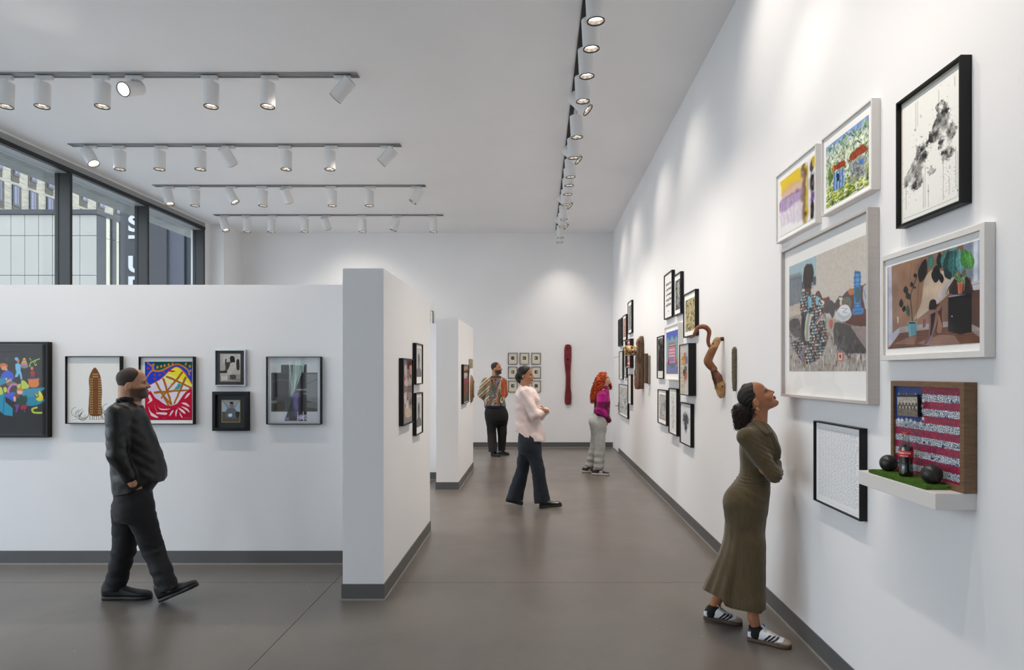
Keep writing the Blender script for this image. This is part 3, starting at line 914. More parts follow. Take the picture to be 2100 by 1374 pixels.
frame(l, -pi / 2, w, h, 0.043, 0.009, 'white', cv, 'white frame with colourful painting of red-roofed cottages under trees', (0.030, 0.040, 0.052, 0.026))
# 3 ink splash
OI = (1820, 100); SI = 3.615
T = rmapper(1847.7, 1968, 123.5, 411, XR - 0.035, OI, SI)
W_, H_ = 170, 260
cv = Canvas(W_, H_, 'f3f3ee', T)
m = Canvas(W_, H_, '000000', T)
for pts in ([(345, 420), (395, 370), (435, 400), (450, 500), (480, 590), (440, 660), (430, 790), (395, 810), (380, 740), (330, 690), (290, 700), (240, 740), (205, 700), (250, 680), (290, 640), (310, 540), (330, 480)],
            [(205, 700), (250, 720), (270, 760), (250, 860), (215, 960), (160, 1010), (110, 1040), (115, 950), (160, 880), (185, 800)],
            [(280, 870), (310, 880), (340, 870), (330, 920), (310, 960), (290, 920)], [(190, 960), (230, 930), (240, 1000), (215, 1040)],
            [(110, 990), (130, 930), (165, 940), (190, 1000), (160, 1100), (150, 1030), (115, 1040)]):
    m.blob(pts, 'ffffff')
m.warp(34, 7, 2); mk = box_blur(m.a, 5)[..., 0]; mk = np.clip((mk + (vnoise(W_, H_, 16, 19, 5, rough=.75) - .5) * 1.5 - .42) * 4, 0, 1)
nA = vnoise(W_, H_, 14, 9, 4, rough=0.65); nB = vnoise(W_, H_, 5, 11, 3)
cv.mask(mk * np.clip((nA - 0.30) * 4, 0, 1) * (0.30 + 0.65 * nB), '3a3a39')
cv.mask(mk * np.clip((nA - 0.56) * 8, 0, 1), '111111', 0.75)
cv.mask(mk * np.clip((0.5 - nB) * 5, 0, 1) * 0.5, '8c8c8a')
rs = random.Random(8)
for k in range(300):
    a = rs.gauss(0, 1); b = rs.gauss(0, 1)
    cx, cy = rs.choice([(400, 470), (430, 560), (250, 760), (140, 980), (430, 950)])
    cv.ell(cx + a * 34, cy + b * 80, rs.uniform(.6, 2.6), rs.uniform(.8, 4), '4a4a48', 0.8, n=8)
for k in range(9): cv.line([(118 + k * 13, 1030 - k * 20), (200 + k * 9, 800 - k * 6)], 1.6, '6e6e6c', 0.6, 0.5)
for x, y0, y1 in ((195, 385, 590), (208, 370, 560), (262, 860, 1180), (285, 1010, 1180), (250, 940, 1190), (125, 1040, 1200), (483, 730, 1050), (497, 760, 1100), (360, 290, 400), (435, 960, 1090), (392, 830, 1130), (475, 190, 260)):
    cv.line([(x, y0), (x + 1, y1)], 1.0, '6a6a68', 0.7)
for x in (497, 285, 190): cv.ell(x, 1060 if x > 200 else 590, 2.5, 9, '2a2a2a', 0.9)
cv.line([(110, 1268), (200, 1235), (320, 1185), (520, 1098)], 1.0, '8a8a86', 0.7)
cv.poly([(540, 430), (522, 470), (520, 540), (528, 600), (522, 700), (524, 800), (518, 980), (526, 1130), (560, 1130), (560, 430)], 'c9c0a4', 0.85)
cv.ell(232, 485, 8, 13, '9a9a9a', 0.35); cv.ell(440, 880, 8, 16, '9a9a9a', 0.35)
l, w, h = rwall(1837.5, 1970.5, 112, 416, 0.043)
frame(l, -pi / 2, w, h, 0.043, 0.010, 'black', cv, 'black frame with splashed grey ink drawing, highest on the right', (0.012, 0.003, 0.014, 0.010),
      matcol=mat('cream_spacer', (205, 198, 175), rough=0.9, noise=0.02), set_back=0.02)
# 4 large figure collage
OB = (1600, 500); SB = 4.58
T = rmapper(1616.7, 1768.7, 481.2, 778.4, XR - 0.04, OB, SB)
W_, H_ = 290, 250
cv = Canvas(W_, H_, 'cfc8be', T)
cv.poly([(75, -100), (320, -100), (320, 420), (75, 420)], 'a9c3cd')
cv.poly([(75, 300), (186, 260), (190, 680), (75, 720)], '8d959b', 0.7)
for k in range(9):
    x = 84 + k * 12.5; cv.poly([(x, 340 - k * 3), (x + 4, 300 - k * 3), (x + 8, 338 - k * 3), (x + 8, 610 - k * 3), (x, 614 - k * 3)], '4a545e', 0.9)
    cv.line([(x + 10, 350 - k * 3), (x + 10, 600 - k * 3)], 1.6, 'c5cdd2', 0.9)
cv.poly([(75, 610), (175, 575), (180, 690), (75, 720)], 'cfc1b4')
for k in range(8): cv.line([(84 + k * 12, 610 - k * 3), (86 + k * 12, 655 - k * 3)], 1.5, '9d8678', 0.7)
# crowd-print ground
rs = random.Random(12)
cv.poly([(75, 720), (200, 680), (480, 740), (500, 760), (770, 820), (770, 1290), (75, 1290)], 'a9a39c')
save = cv.T; cv.T = None
for k in range(620):
    x = rs.random(); y = 0.50 + rs.random() * 0.5
    if x > 0.62 and y < 0.62: continue
    s_ = rs.uniform(.004, .018)
    cv.poly([(x, y), (x + s_, y + rs.uniform(-.01, .01)), (x + s_ * rs.uniform(.5, 1.2), y + rs.uniform(.02, .06)), (x - s_ * .3, y + rs.uniform(.02, .05))],
            rs.choice(['e4e0db', 'c9c4be', '7d7872', '4b4846', 'd8b8ae', '9aa19c', 'bfae9e', '8c6f66', 'b7c0bd']), 0.75)
cv.T = save
cv.rect(508, 1072, 568, 1170, 'b56a5a'); cv.rect(520, 1088, 556, 1160, 'e0cfc4'); cv.ell(538, 1125, 10, 22, '8c4b42')
cv.blob([(440, 760), (470, 770), (468, 830), (440, 830)], 'c25e4e', 0.8)
# hair and earlier parts of the figure
cv.poly([(188, 372), (320, 310), (318, 400), (190, 440)], '56606c')
cv.blob([(222, 215), (262, 190), (290, 215), (298, 290), (285, 380), (268, 450), (225, 455), (210, 400), (203, 330), (208, 250)], '3b332f')
rs = random.Random(4)
for k in range(260):
    x = rs.uniform(210, 292); y = rs.uniform(205, 440)
    cv.line([(x, y), (x + rs.uniform(-5, 5), y + rs.uniform(-9, 9))], 1.2, rs.choice(['2b2422', '4d423c', '201c1b']), 0.7)
for k in range(7): cv.ell(232 + k * 8, 197 - (k % 3) * 4, 4, 7, '3b332f')
cv.curve([(285, 372), (279, 395), (285, 417), (292, 398), (285, 372)], 1.6, 'd9d9cc')
cv.blob([(262, 430), (275, 470), (268, 500), (225, 500), (222, 440)], '5a4038')
# arm and table
cv.blob([(345, 460), (365, 500), (385, 540), (430, 520), (445, 560), (430, 630), (380, 700), (340, 680), (320, 600), (312, 500)], '6b4a42')
cv.blob([(445, 560), (485, 590), (505, 560), (535, 520), (560, 560), (500, 640), (470, 740), (440, 690), (400, 680)], '4f4c50')
cv.poly([(495, 660), (520, 570), (600, 470), (770, 405), (772, 830), (680, 830), (600, 800), (520, 740)], '6a4840')
for k in range(12): cv.line([(560 + k * 18, 780 + k * 2), (600 + k * 16, 826)], 1.2, '55372f', 0.7)
cv.blob([(500, 780), (560, 790), (640, 830), (700, 900), (770, 1000), (770, 1090), (680, 1100), (590, 1090), (500, 1010), (475, 900), (480, 830)], '4d4b4c', 0.93)
save = cv.T
for k in range(60):
    x = rs.uniform(490, 740); y = rs.uniform(820, 1070)
    if y < 830 + (x - 600) * .6: continue
    cv.rect(x, y, x + rs.uniform(10, 28), y + rs.uniform(20, 50), rs.choice(['3a3838', '62605f', '565252', '4a4036', '6a6f78']), 0.6)
cv.poly([(630, 835), (772, 835), (772, 1065)], '9c8d8b', 0.95)
# figure body in patterned dress
body = [(200, 460), (262, 480), (345, 520), (395, 600), (370, 700), (400, 790), (420, 900), (400, 1050), (340, 1150), (240, 1190), (180, 1150), (100, 1010), (95, 960), (170, 930), (190, 760), (175, 620), (185, 520)]
mk = Canvas(W_, H_, '000000', T); mk.blob(body, 'ffffff', n=3); mk = mk.a[..., 0]
pat = Canvas(W_, H_, '3a3634')
g = 0.021
for i in range(50):
    for j in range(50):
        x = i * g; y = j * g * 1.25; c = ['2e2b2b', 'b98d7c', 'e9e0d6', '8fb9cf', '55504e', 'a77f70', '74a6c0'][(i * 3 + j * 5 + (i * j) % 4) % 7]
        o = g * .5 if (i + j) % 2 else 0
        pat.poly([(x + o, y), (x + g * .9 + o * .3, y + g * .35), (x + g * .6, y + g * 1.1), (x - g * .2, y + g * .7)], c, 1)
cv.a = cv.a * (1 - mk[..., None]) + pat.a * mk[..., None]
def zig(pts, wd, cols):
    for k in range(len(pts) - 1):
        (x0, y0), (x1, y1) = pts[k], pts[k + 1]; nn = 14
        for i in range(nn):
            a = i / nn; b = (i + .5) / nn; c_ = (i + 1) / nn
            X = lambda t: x0 + (x1 - x0) * t; Y = lambda t: y0 + (y1 - y0) * t
            for q, cc in enumerate(cols):
                off = (q - len(cols) / 2) * wd
                cv.line([(X(a) + off - wd * .4, Y(a)), (X(b) + off + wd * .5, Y(b)), (X(c_) + off - wd * .4, Y(c_))], 1.9, cc, 0.95)
zig([(262, 690), (240, 800), (235, 960)], 9, ['5b4a8c', 'd8d8d0', '9db7a0', 'b79a54', '8ab0c4', 'd7cfc0'])
zig([(372, 700), (320, 790)], 8, ['5b4a8c', 'b08c5c', '6b6078', 'cbbfae'])
zig([(240, 1010), (190, 1100), (215, 1180)], 8, ['7e6ab0', '93a88c', '4e3f70', 'a58b60'])
cv.blob([(245, 530), (262, 510), (280, 560), (275, 620), (252, 610)], '7cc0dc', 0.9); cv.blob([(320, 520), (345, 530), (338, 600), (318, 590)], '8cc6dd', 0.9)
cv.blob([(205, 660), (222, 760), (215, 900), (235, 1000), (210, 990), (185, 900), (190, 740)], '2d3138', 0.9)
cv.blob([(360, 555), (395, 570), (390, 605), (365, 608), (345, 590)], 'dcd6c0'); zig([(350, 565), (375, 590)], 6, ['5b4a8c', '3c3460'])
cv.blob([(80, 760), (140, 730), (175, 760), (185, 900), (130, 920), (85, 860)], '514e50', 0.85)
rnd_blobs(cv, 30, 85, 760, 175, 960, ['6b7a8c', '3b3836', '8c7fa0', '586a5c'], 5, 14, 3, 0.6)
# things on the table
cv.ell(568, 700, 70, 75, 'd3d8da'); cv.ell(568, 700, 58, 62, 'a8b4bc', 0.5); cv.ell(575, 662, 52, 56, 'e6eaec'); cv.ell(575, 662, 42, 44, 'bfc9d0', 0.5); cv.ell(575, 662, 38, 40, 'e9eced')
cv.curve([(550, 640), (600, 650), (560, 680), (600, 690)], 1.4, '8c98a2', 0.8)
cv.rect(535, 545, 552, 610, 'd8d2cc'); cv.ell(543, 548, 22, 12, 'e3ddd6')
cv.blob([(560, 550), (590, 535), (630, 550), (635, 640), (600, 600), (565, 610)], '6e7a6a', 0.85)
cv.blob([(610, 460), (650, 450), (660, 480), (650, 512), (615, 510)], 'c07844'); cv.ell(600, 497, 11, 24, '46507c')
cv.blob([(665, 300), (690, 278), (718, 292), (722, 330), (722, 620), (745, 650), (742, 700), (700, 716), (650, 705), (648, 650), (660, 620)], '4a86c0')
cv.blob([(680, 320), (700, 320), (704, 610), (684, 610)], '85b4de', 0.6); cv.blob([(672, 460), (712, 455), (712, 580), (675, 585)], '3f5c5c', 0.8)
for y in (335, 385, 420, 440, 610, 640, 680): cv.line([(658, y + 6), (724, y - 2)], 1.8, '2c5c94', 0.8)
cv.ell(692, 290, 28, 12, '3d6c98')
cv.poly([(742, 430), (772, 410), (772, 660), (760, 655), (740, 540)], 'b8c2cc', 0.9); cv.line([(750, 470), (768, 560)], 1.5, '6c7c94')
cv.warp(3, 30, 6)
cv.tint(0.96 + 0.08 * vnoise(W_, H_, 60, 4, 2))
l, w, h = rwall(1601.4, 1780.3, 424.6, 829.8, 0.056)
frame(l, -pi / 2, w, h, 0.056, 0.016, 'grey', cv, 'largest framed print, seated figure in patterned dress beside a blue lantern', (0.075, 0.036, 0.105, 0.148), set_back=0.022, glaze=True)
# 5 photograph: potted plants and a crouching figure
OC = (1820, 500); SC = 5.725
T = rmapper(1818.5, 2004.5, 491, 706, XR - 0.03, OC, SC)
W_, H_ = 300, 210
cv = Canvas(W_, H_, 'a88468', T)
xx = np.linspace(0, 1, W_)[None, :] * np.ones((H_, 1)); yy = np.linspace(0, 1, H_)[:, None] * np.ones((1, W_))
cv.grad(np.clip(xx * 1.1, 0, 1), 'a07a60', '7c5e4e')
mk = Canvas(W_, H_, '000000', T)
mk.blob([(420, 420), (520, 300), (700, 350), (760, 420), (690, 600), (500, 760), (330, 880), (300, 880), (380, 700)], 'ffffff'); mk = mk.a[..., 0]
cv.mask(mk * np.clip(1.3 - abs(xx - 0.62) * 2.2, 0.15, 1), 'd0bda6', 0.85)
mk = Canvas(W_, H_, '000000', T); mk.poly([(740, 400), (640, 650), (330, 900), (345, 860), (520, 700), (600, 560), (680, 430)], 'ffffff'); cv.mask(mk.a[..., 0], 'b9b4ba', 0.7)
cv.poly([(960, -50), (1060, -50), (1060, 560), (960, 560)], 'aab6cc'); cv.poly([(985, -50), (1030, -50), (1030, 450), (985, 450)], 'd4dbe6')
cv.poly([(860, -50), (975, -50), (975, 420), (900, 380)], '8892ac', 0.9)
cv.poly([(930, 470), (1060, 425), (1060, 545), (955, 555)], 'c2bfc6'); cv.line([(935, 500), (1058, 465)], 1.6, '8a8890')
cv.poly([(960, 555), (1060, 545), (1060, 1010), (960, 960)], '5a4038')
cv.poly([(0, 235), (38, 255), (50, 1170), (0, 1230)], 'b7bfd4'); cv.poly([(38, 270), (135, 300), (135, 990), (50, 1060)], '8c7262', 0.6)
cv.line([(110, 870), (112, 930)], 4, 'd9cfc4')
cv.poly([(135, 985), (700, 920), (700, 985), (135, 1062)], 'a39a9c'); cv.poly([(50, 1060), (135, 985), (135, 1060), (20, 1215)], 'b3b4c2')
cv.poly([(958, 955), (1060, 1005), (1060, 1120), (955, 1040)], 'a59c9c')
fl_ = [(0, 1250), (130, 1060), (700, 985), (960, 1045), (1060, 1120), (1060, 1250)]
cv.poly(fl_, '6d4636')
for k in range(12): cv.line([(20 + k * 10, 1230 - k * 13), (1060, 1190 - k * 14)], 1.1, ['4c2f26', '8f6650'][k % 2], 0.6)
cv.poly([(330, 1180), (600, 1080), (760, 1090), (830, 1190), (500, 1220)], 'b39484', 0.55); cv.poly([(60, 1190), (200, 1120), (330, 1090), (300, 1200)], 'a8887a', 0.5)
cv.poly([(692, 625), (890, 592), (962, 590), (962, 1045), (830, 1080), (690, 1040)], '17161a'); cv.line([(700, 628), (888, 596)], 3, '9aa0b4'); cv.ell(735, 862, 8, 9, 'd9d9dd')
cv.blob([(740, 450), (800, 380), (900, 390), (960, 480), (960, 590), (740, 600), (700, 540)], '221d1e', 0.8)
cv.poly([(795, 452), (868, 446), (850, 592), (806, 596)], 'b4624a'); cv.poly([(792, 450), (872, 444), (868, 475), (796, 482)], 'c5745a'); cv.line([(812, 490), (814, 590)], 2, 'd98f76')
# plants
rs = random.Random(2)
def leaf(x0, y0, x1, y1, wd, c, vein=None):
    dx, dy = x1 - x0, y1 - y0; L = math.hypot(dx, dy); nx, ny = -dy / L * wd, dx / L * wd
    cv.blob([(x0, y0), (x0 + dx * .3 + nx * .8, y0 + dy * .3 + ny * .8), (x0 + dx * .65 + nx, y0 + dy * .65 + ny), (x1, y1), (x0 + dx * .65 - nx, y0 + dy * .65 - ny), (x0 + dx * .3 - nx * .8, y0 + dy * .3 - ny * .8)], c)
    if vein:
        cv.line([(x0, y0), (x1, y1)], 1.5, vein, 0.8)
        for t in (.3, .5, .7):
            for s_ in (1, -1): cv.line([(x0 + dx * t, y0 + dy * t), (x0 + dx * (t + .15) + nx * s_ * .8, y0 + dy * (t + .15) + ny * s_ * .8)], 1.0, vein, 0.6)
leaf(430, 175, 370, 455, 50, '1c1a1a'); leaf(500, 120, 480, 290, 40, '3f7468', '78aa9a'); leaf(560, 250, 545, 460, 52, '15171a')
leaf(590, 95, 600, 290, 38, '1b2422'); leaf(660, 80, 640, 290, 45, '3d7a74', '86b8b4'); leaf(710, 60, 700, 420, 70, '1f3d3c', '3f7468')
leaf(760, 50, 740, 400, 60, '2c5c5a', '5f9a96'); leaf(820, 60, 840, 350, 52, '548e92', 'a4ccd0'); leaf(870, 60, 930, 300, 70, '3e7c3c', '7fb468'); leaf(930, 80, 960, 300, 45, '4c8c44', '8cc070')
leaf(700, 80, 800, 30, 25, '4d8486', '8cb8ba'); leaf(610, 350, 620, 465, 26, '101214'); leaf(650, 300, 720, 420, 40, '1a2c2c')
for k in range(34): cv.line([(rs.uniform(795, 865), 450), (rs.uniform(755, 900), rs.uniform(330, 420))], 2, rs.choice(['3f7a4c', '7fae74', '24503a', 'b4d0a0']), 0.9, 0.8)
cv.curve([(870, 400), (920, 365), (985, 380)], 4, '5fa08c', 1, 1); cv.curve([(860, 400), (880, 440), (870, 560)], 4, '94b496', 1, 1); cv.curve([(760, 430), (700, 520), (668, 600)], 3, '1c1c1c', 1, .8)
leaf(200, 495, 205, 590, 28, '191b1a'); leaf(150, 650, 150, 755, 24, '191b1a'); leaf(215, 570, 245, 660, 30, '1d2422'); leaf(190, 730, 175, 805, 22, '1c1e1e'); leaf(220, 720, 235, 862, 22, '2e5448'); leaf(270, 445, 272, 510, 18, '191b1a'); leaf(305, 345, 320, 395, 22, '191b1a'); leaf(290, 520, 320, 510, 12, '191b1a')
cv.curve([(280, 930), (270, 780), (258, 620), (290, 500), (325, 395)], 2.6, '2b2420'); cv.curve([(320, 880), (345, 600), (352, 470), (390, 160)], 1.0, '3a2c28'); cv.line([(268, 215), (250, 420)], 1.0, '4a3830')
cv.poly([(222, 940), (332, 925), (322, 1085), (240, 1105)], '5d93a2'); cv.ell(277, 935, 55, 17, '7cb0bc'); cv.ell(277, 938, 46, 11, '2a2a2c'); cv.line([(245, 960), (252, 1095)], 3, '86bac4', .7)
# figure
cv.poly([(556, 716), (600, 712), (618, 745), (616, 850), (632, 985), (612, 1062), (572, 1074), (540, 1050), (560, 900)], '4a2f28')
cv.poly([(570, 830), (592, 850), (604, 900), (630, 985), (612, 1058), (580, 1070), (556, 1040), (574, 930)], '9a6f60')
cv.poly([(548, 806), (574, 812), (580, 850), (548, 990), (508, 1098), (490, 1098), (520, 960), (540, 860)], '8a6258')
cv.poly([(484, 830), (546, 812), (526, 960), (494, 1092), (478, 1090), (486, 960)], '1e1618')
cv.poly([(474, 836), (490, 832), (492, 960), (480, 1092), (466, 1090), (472, 960)], '7c5c5c')
cv.poly([(446, 822), (500, 786), (556, 762), (596, 716), (612, 722), (610, 760), (588, 794), (540, 812), (470, 846), (446, 848)], '8e685c')
cv.poly([(520, 780), (560, 768), (560, 790), (520, 800)], '6a5060', .7)
cv.blob([(488, 672), (520, 656), (548, 672), (556, 715), (556, 765), (520, 778), (472, 782), (470, 735), (476, 700)], '120e10', n=3)
cv.poly([(430, 836), (446, 842), (442, 920), (430, 985), (414, 1006), (398, 992), (400, 925), (414, 870)], '94706a'); cv.poly([(410, 900), (420, 890), (412, 985), (402, 985)], '3a2624', .8); cv.poly([(428, 890), (434, 890), (424, 985), (418, 985)], '3a2624', .7)
cv.poly([(466, 1090), (486, 1092), (470, 1140), (432, 1198), (412, 1190), (420, 1160), (448, 1130)], '6a5058'); cv.poly([(490, 1094), (512, 1096), (508, 1140), (470, 1200), (448, 1206), (442, 1190), (470, 1140)], '8a6a72')
cv.tint(0.82 + 0.36 * vnoise(W_, H_, 9, 4, 4))
l, w, h = rwall(1805.7, 2019.4, 455, 732.5, 0.04)
frame(l, -pi / 2, w, h, 0.04, 0.024, 'white', cv, 'white framed colour photograph of potted plants and a crouching figure', (0.020, 0.014, 0.032, 0.030), glaze=True)
# 6 sheet of handwriting
OT = (1640, 760); ST = 4.163
T = rmapper(1675, 1762, 880, 1063, XR - 0.03, OT, ST)
W_, H_ = 150, 210
cv = Canvas(W_, H_, 'e9ebed')
rs = random.Random(6)
for r in range(40):
    y = 0.045 + r * 0.0228
    x = 0.05
    while x < 0.94:
        wl = rs.uniform(.045, .065)
        if x + wl > 0.97: break
        px0 = x * (W_ - 1); n_ = int(wl * W_ / 1.5)
        pts = [(px0 + k * 1.5, y * (H_ - 1) + rs.uniform(-1.1, 1.1)) for k in range(n_ + 1)]
        cv.line(pts, 0.8, '5e6266', 0.8, raw=True); x += wl + 0.018
l, w, h = rwall(1668.3, 1763.7, 879, 1069.4, 0.038)
frame(l, -pi / 2, w, h, 0.038, 0.007, 'black', cv, 'black frame holding a pale sheet of handwritten rows, below the largest print', (0.012, 0.012, 0.014, 0.014), set_back=0.016)
# ------------------------------------------------------------------ shelf with the mosaic flag, turf, bottle and balls
SX = XR - 0.156
SY0, SY1 = 2.389, 2.965; SZ1, SZ0 = 1.214, 1.151
tag(obj('shelf', MB().box(SX, XR, SY0, SY1, SZ0, SZ1, bev=0.0015), mat('white_shelf_lacquer', (222, 219, 216), rough=0.4, noise=0.01, nscale=8)),
    'thick white floating shelf under the mosaic flag', 'shelf')
# flag
T = rmapper(1834, 1971, 786, 1006, 1.595, OT, ST)
W_, H_ = 200, 220
cv = Canvas(W_, H_, '14234f', T)
rs_ = np.random.RandomState(3)
gx, gy = 42, 50
sx_ = (np.arange(gx)[None, :] + rs_.rand(gy, gx)) / gx * W_; sy_ = (np.arange(gy)[:, None] + rs_.rand(gy, gx)) / gy * H_
PX, PY = sx_.ravel(), sy_.ravel()
YY, XX = np.mgrid[0:H_, 0:W_]
D1 = np.full((H_, W_), 1e9); D2 = np.full((H_, W_), 1e9); ID = np.zeros((H_, W_), int)
for i in range(len(PX)):
    x0, x1 = max(0, int(PX[i]) - 14), min(W_, int(PX[i]) + 15); y0, y1 = max(0, int(PY[i]) - 14), min(H_, int(PY[i]) + 15)
    d = np.hypot(XX[y0:y1, x0:x1] - PX[i], (YY[y0:y1, x0:x1] - PY[i]))
    a = D1[y0:y1, x0:x1]; b = D2[y0:y1, x0:x1]; idd = ID[y0:y1, x0:x1]
    n_ = d < a
    b[:] = np.where(n_, a, np.minimum(b, d)); idd[:] = np.where(n_, i, idd); a[:] = np.where(n_, d, a)
cell = np.clip((D2 - D1 - 0.55) / 0.8, 0, 1)
strp = (YY / H_ * 12.4).astype(int)
jit = rs_.rand(len(PX))[ID]
red = C3('a81a2e')[None, None] * (0.8 + 0.4 * jit[..., None]); wht = C3('e3eaec')[None, None] * (0.88 + 0.14 * jit[..., None])
col = np.where((strp % 2 == 0)[..., None], red, wht)
grout = np.where((strp % 2 == 0)[..., None], C3('5c2c5c'), C3('1d3358'))
a_ = grout * (1 - cell[..., None]) + col * cell[..., None]
cant = (XX / W_ < 0.435) & (strp < 5)
a_[cant] = C3('1c3f86') * (0.85 + 0.2 * jit[cant][:, None])
cv.a = np.clip(a_, 0, 1)
for (x, y) in ((835, 182), (875, 190), (900, 186), (945, 192), (975, 182), (1008, 199), (1040, 228), (1030, 278), (1032, 325), (1040, 395), (1020, 440), (970, 432), (935, 415), (900, 408), (862, 412), (832, 410)):
    c0 = T(x, y)
    rx, ry = 0.036, 0.034
    cv.T = None
    cv.poly([(c0[0] + (rx if k % 2 == 0 else rx * .38) * sin(k * pi / 5), c0[1] - (ry if k % 2 == 0 else ry * .38) * cos(k * pi / 5)) for k in range(10)], 'e6ecef')
    cv.T = T
fy0 = 1.6 * F / (1977.5 - U0); fy1 = 1.6 * F / (1827 - U0)
M_mosaic = mat('mosaic_tile_print', (255, 255, 255), rough=0.4, attr='paint', noise=0.02, nscale=40, bump=0.4, bscale=160)
fz1 = 1.633
frame((XR - 0.002, (fy0 + fy1) / 2, (fz1 + SZ1 + 0.001) / 2), -pi / 2, fy1 - fy0, fz1 - SZ1 - 0.001, 0.048, 0.023, 'wood', cv, 'mosaic flag of red and white stripes in a brown wooden frame on the shelf',
      (0, 0, 0, 0), set_back=0.012, name='mosaic_flag', cat='framed art', print_mat=M_mosaic)
# old team photograph on a block
cv = Canvas(80, 70, 'b8b0a4')
rs = random.Random(3)
cv.rect(0, 0, 1, .35, 'd8d2c8'); cv.rect(0, .62, 1, 1, '8c847a'); cv.rect(0, .0, 1, .12, '4c4844')
for k in range(11): cv.line([(k / 10, 0), (k / 10 + .01, .35)], 1.4, '6a645c', .8)
for r in range(2):
    for k in range(12): cv.ell(.06 + k * .08, .36 + r * .16, .028, .05, 'e8e2d8' if r == 0 else '4a443e'); cv.ell(.06 + k * .08, .44 + r * .16, .036, .07, '5c564e' if (k + r) % 2 else 'cfc8bc')
cv.mask(vnoise(80, 70, 14, 4), '2c2824', 0.45)
T_ = thing('photograph_block', 'old black and white team photograph standing out from the mosaic flag', 'photograph', (1.588, 2.732, 1.529), -pi / 2)
me = grid_art(cv, 0.150, 0.094); link('artwork', me, T_, (0, -0.001, 0))
T_.rotation_euler = (0, radians(-2.0), -pi / 2)
mb = MB(); rs = random.Random(1)
mb.box(-0.075, 0.075, 0.0, 0.008, -0.047, 0.047)
mb.box(-0.072, 0.070, 0.009, 0.015, -0.044, 0.045)
obj('backing_block', mb, mat('black_ragged_backing', (26, 24, 22), rough=0.9, noise=0.3, nscale=80, bump=0.8, bscale=120), T_)
for k in range(26): pass
# turf
M_turf = mat('green_artificial_turf', (112, 152, 66), rough=0.95, noise=0.35, nscale=120, bump=1.0, bscale=500)
mb = MB(); tx0, tx1, ty0, ty1 = SX + 0.008, 1.598, 2.462, 2.885
mb.box(tx0, tx1, ty0, ty1, SZ1, SZ1 + 0.014, bev=0.004)
tf = obj('turf_mat', mb, mat('turf_backing', (84, 116, 52), rough=0.95, noise=0.3, nscale=90)); tag(tf, 'strip of green artificial turf lying on the shelf', 'artificial turf')
mb = MB(); rs = random.Random(77)
V = []; Fc = []
for k in range(16000):
    if k < 11500: x = rs.uniform(tx0, tx1); y = rs.uniform(ty0, ty1); z = SZ1 + 0.013; d = (rs.gauss(0, .5), rs.gauss(0, .5), 1)
    elif k < 15200: x = tx0; y = rs.uniform(ty0, ty1); z = SZ1 + rs.uniform(.001, .014); d = (-0.35, rs.gauss(0, .4), .9)
    else: x = rs.uniform(tx0, tx1); y = ty0; z = SZ1 + rs.uniform(.001, .014); d = (rs.gauss(0, .4), -0.35, .9)
    L = rs.uniform(.0035, .0065); n_ = len(V); w_ = 0.0009; a = rs.uniform(0, pi)
    V += [(x - w_ * cos(a), y - w_ * sin(a), z), (x + w_ * cos(a), y + w_ * sin(a), z), (x + d[0] * L, y + d[1] * L, z + d[2] * L)]
    Fc.append((n_, n_ + 1, n_ + 2))
me = bpy.data.meshes.new('grass_pile'); me.from_pydata(V, [], Fc); me.materials.append(M_turf)
gp = link('grass_pile', me, tf); gp['kind'] = 'stuff'
TZ = SZ1 + 0.0155
# bottle
bt = thing('cola_bottle', 'glass cola bottle with red label standing on the turf', 'bottle', (1.556, 2.686, TZ))
pf = [(0.0, 0.002), (0.020, 0.0), (0.0265, 0.003), (0.0285, 0.010), (0.0290, 0.026), (0.0272, 0.044), (0.0262, 0.060), (0.0275, 0.076), (0.0288, 0.086), (0.0290, 0.108), (0.0286, 0.120), (0.0262, 0.132),
      (0.0215, 0.145), (0.0165, 0.157), (0.0136, 0.168), (0.0128, 0.174), (0.0142, 0.177), (0.0142, 0.181), (0.0128, 0.184), (0.0126, 0.188)]
sc_b = 0.955
obj('bottle_glass', MB().lathe([(r * sc_b, z * sc_b) for r, z in pf], 36), glass_mat('bottle_glass', (0.72, 0.80, 0.76), 0.12, 0.03), bt)
M_cola = mat('dark_cola', (18, 8, 6), rough=0.06, noise=0.02, coat=1.0, spec=0.8)
obj('cola', MB().lathe([(max(0.0, r * sc_b - 0.0012), z * sc_b + 0.001) for r, z in pf if z < 0.143] + [(0, 0.1365)], 36), M_cola, bt)
obj('bottle_cap', MB().lathe([(0.0, 0.1865), (0.0125, 0.1865), (0.0142, 0.184), (0.0148, 0.1795), (0.0128, 0.1795)], 30), mat('red_cap', (196, 36, 34), rough=0.35, noise=0.03), bt)
# label: red band with white lettering, wrapped round the bottle
M_label = mat('red_label', (206, 22, 34), rough=0.4, noise=0.02, nscale=30)
rl = 0.0290 * sc_b + 0.0006
lb = obj('bottle_label', MB().lathe([(rl - .0003, 0.0835), (rl, 0.084), (rl, 0.1115), (rl - .0003, 0.112)], 40), M_label, bt)
def text_mesh(s, size, shear=0.0, bold=0.0, res=3):
    cu = bpy.data.curves.new('lettering', 'FONT'); cu.body = s; cu.size = size; cu.shear = shear; cu.offset = bold; cu.resolution_u = res
    cu.align_x = 'CENTER'; cu.align_y = 'CENTER'
    tmp = bpy.data.objects.new('t', cu); COL.objects.link(tmp)
    me = bpy.data.meshes.new_from_object(tmp.evaluated_get(bpy.context.evaluated_depsgraph_get())); bpy.data.objects.remove(tmp)
    return me
def wrap_text(s, size, zc, ang, **k):
    me = text_mesh(s, size, **k)
    for v in me.vertices:
        a = v.co.x / rl + ang; z = v.co.y + zc; v.co = ((rl + .0005) * cos(a), (rl + .0005) * sin(a), z)
    return me
M_wlet = mat('white_lettering', (240, 240, 238), rough=0.5, noise=0.01)
va = atan2(-2.686, -1.556)
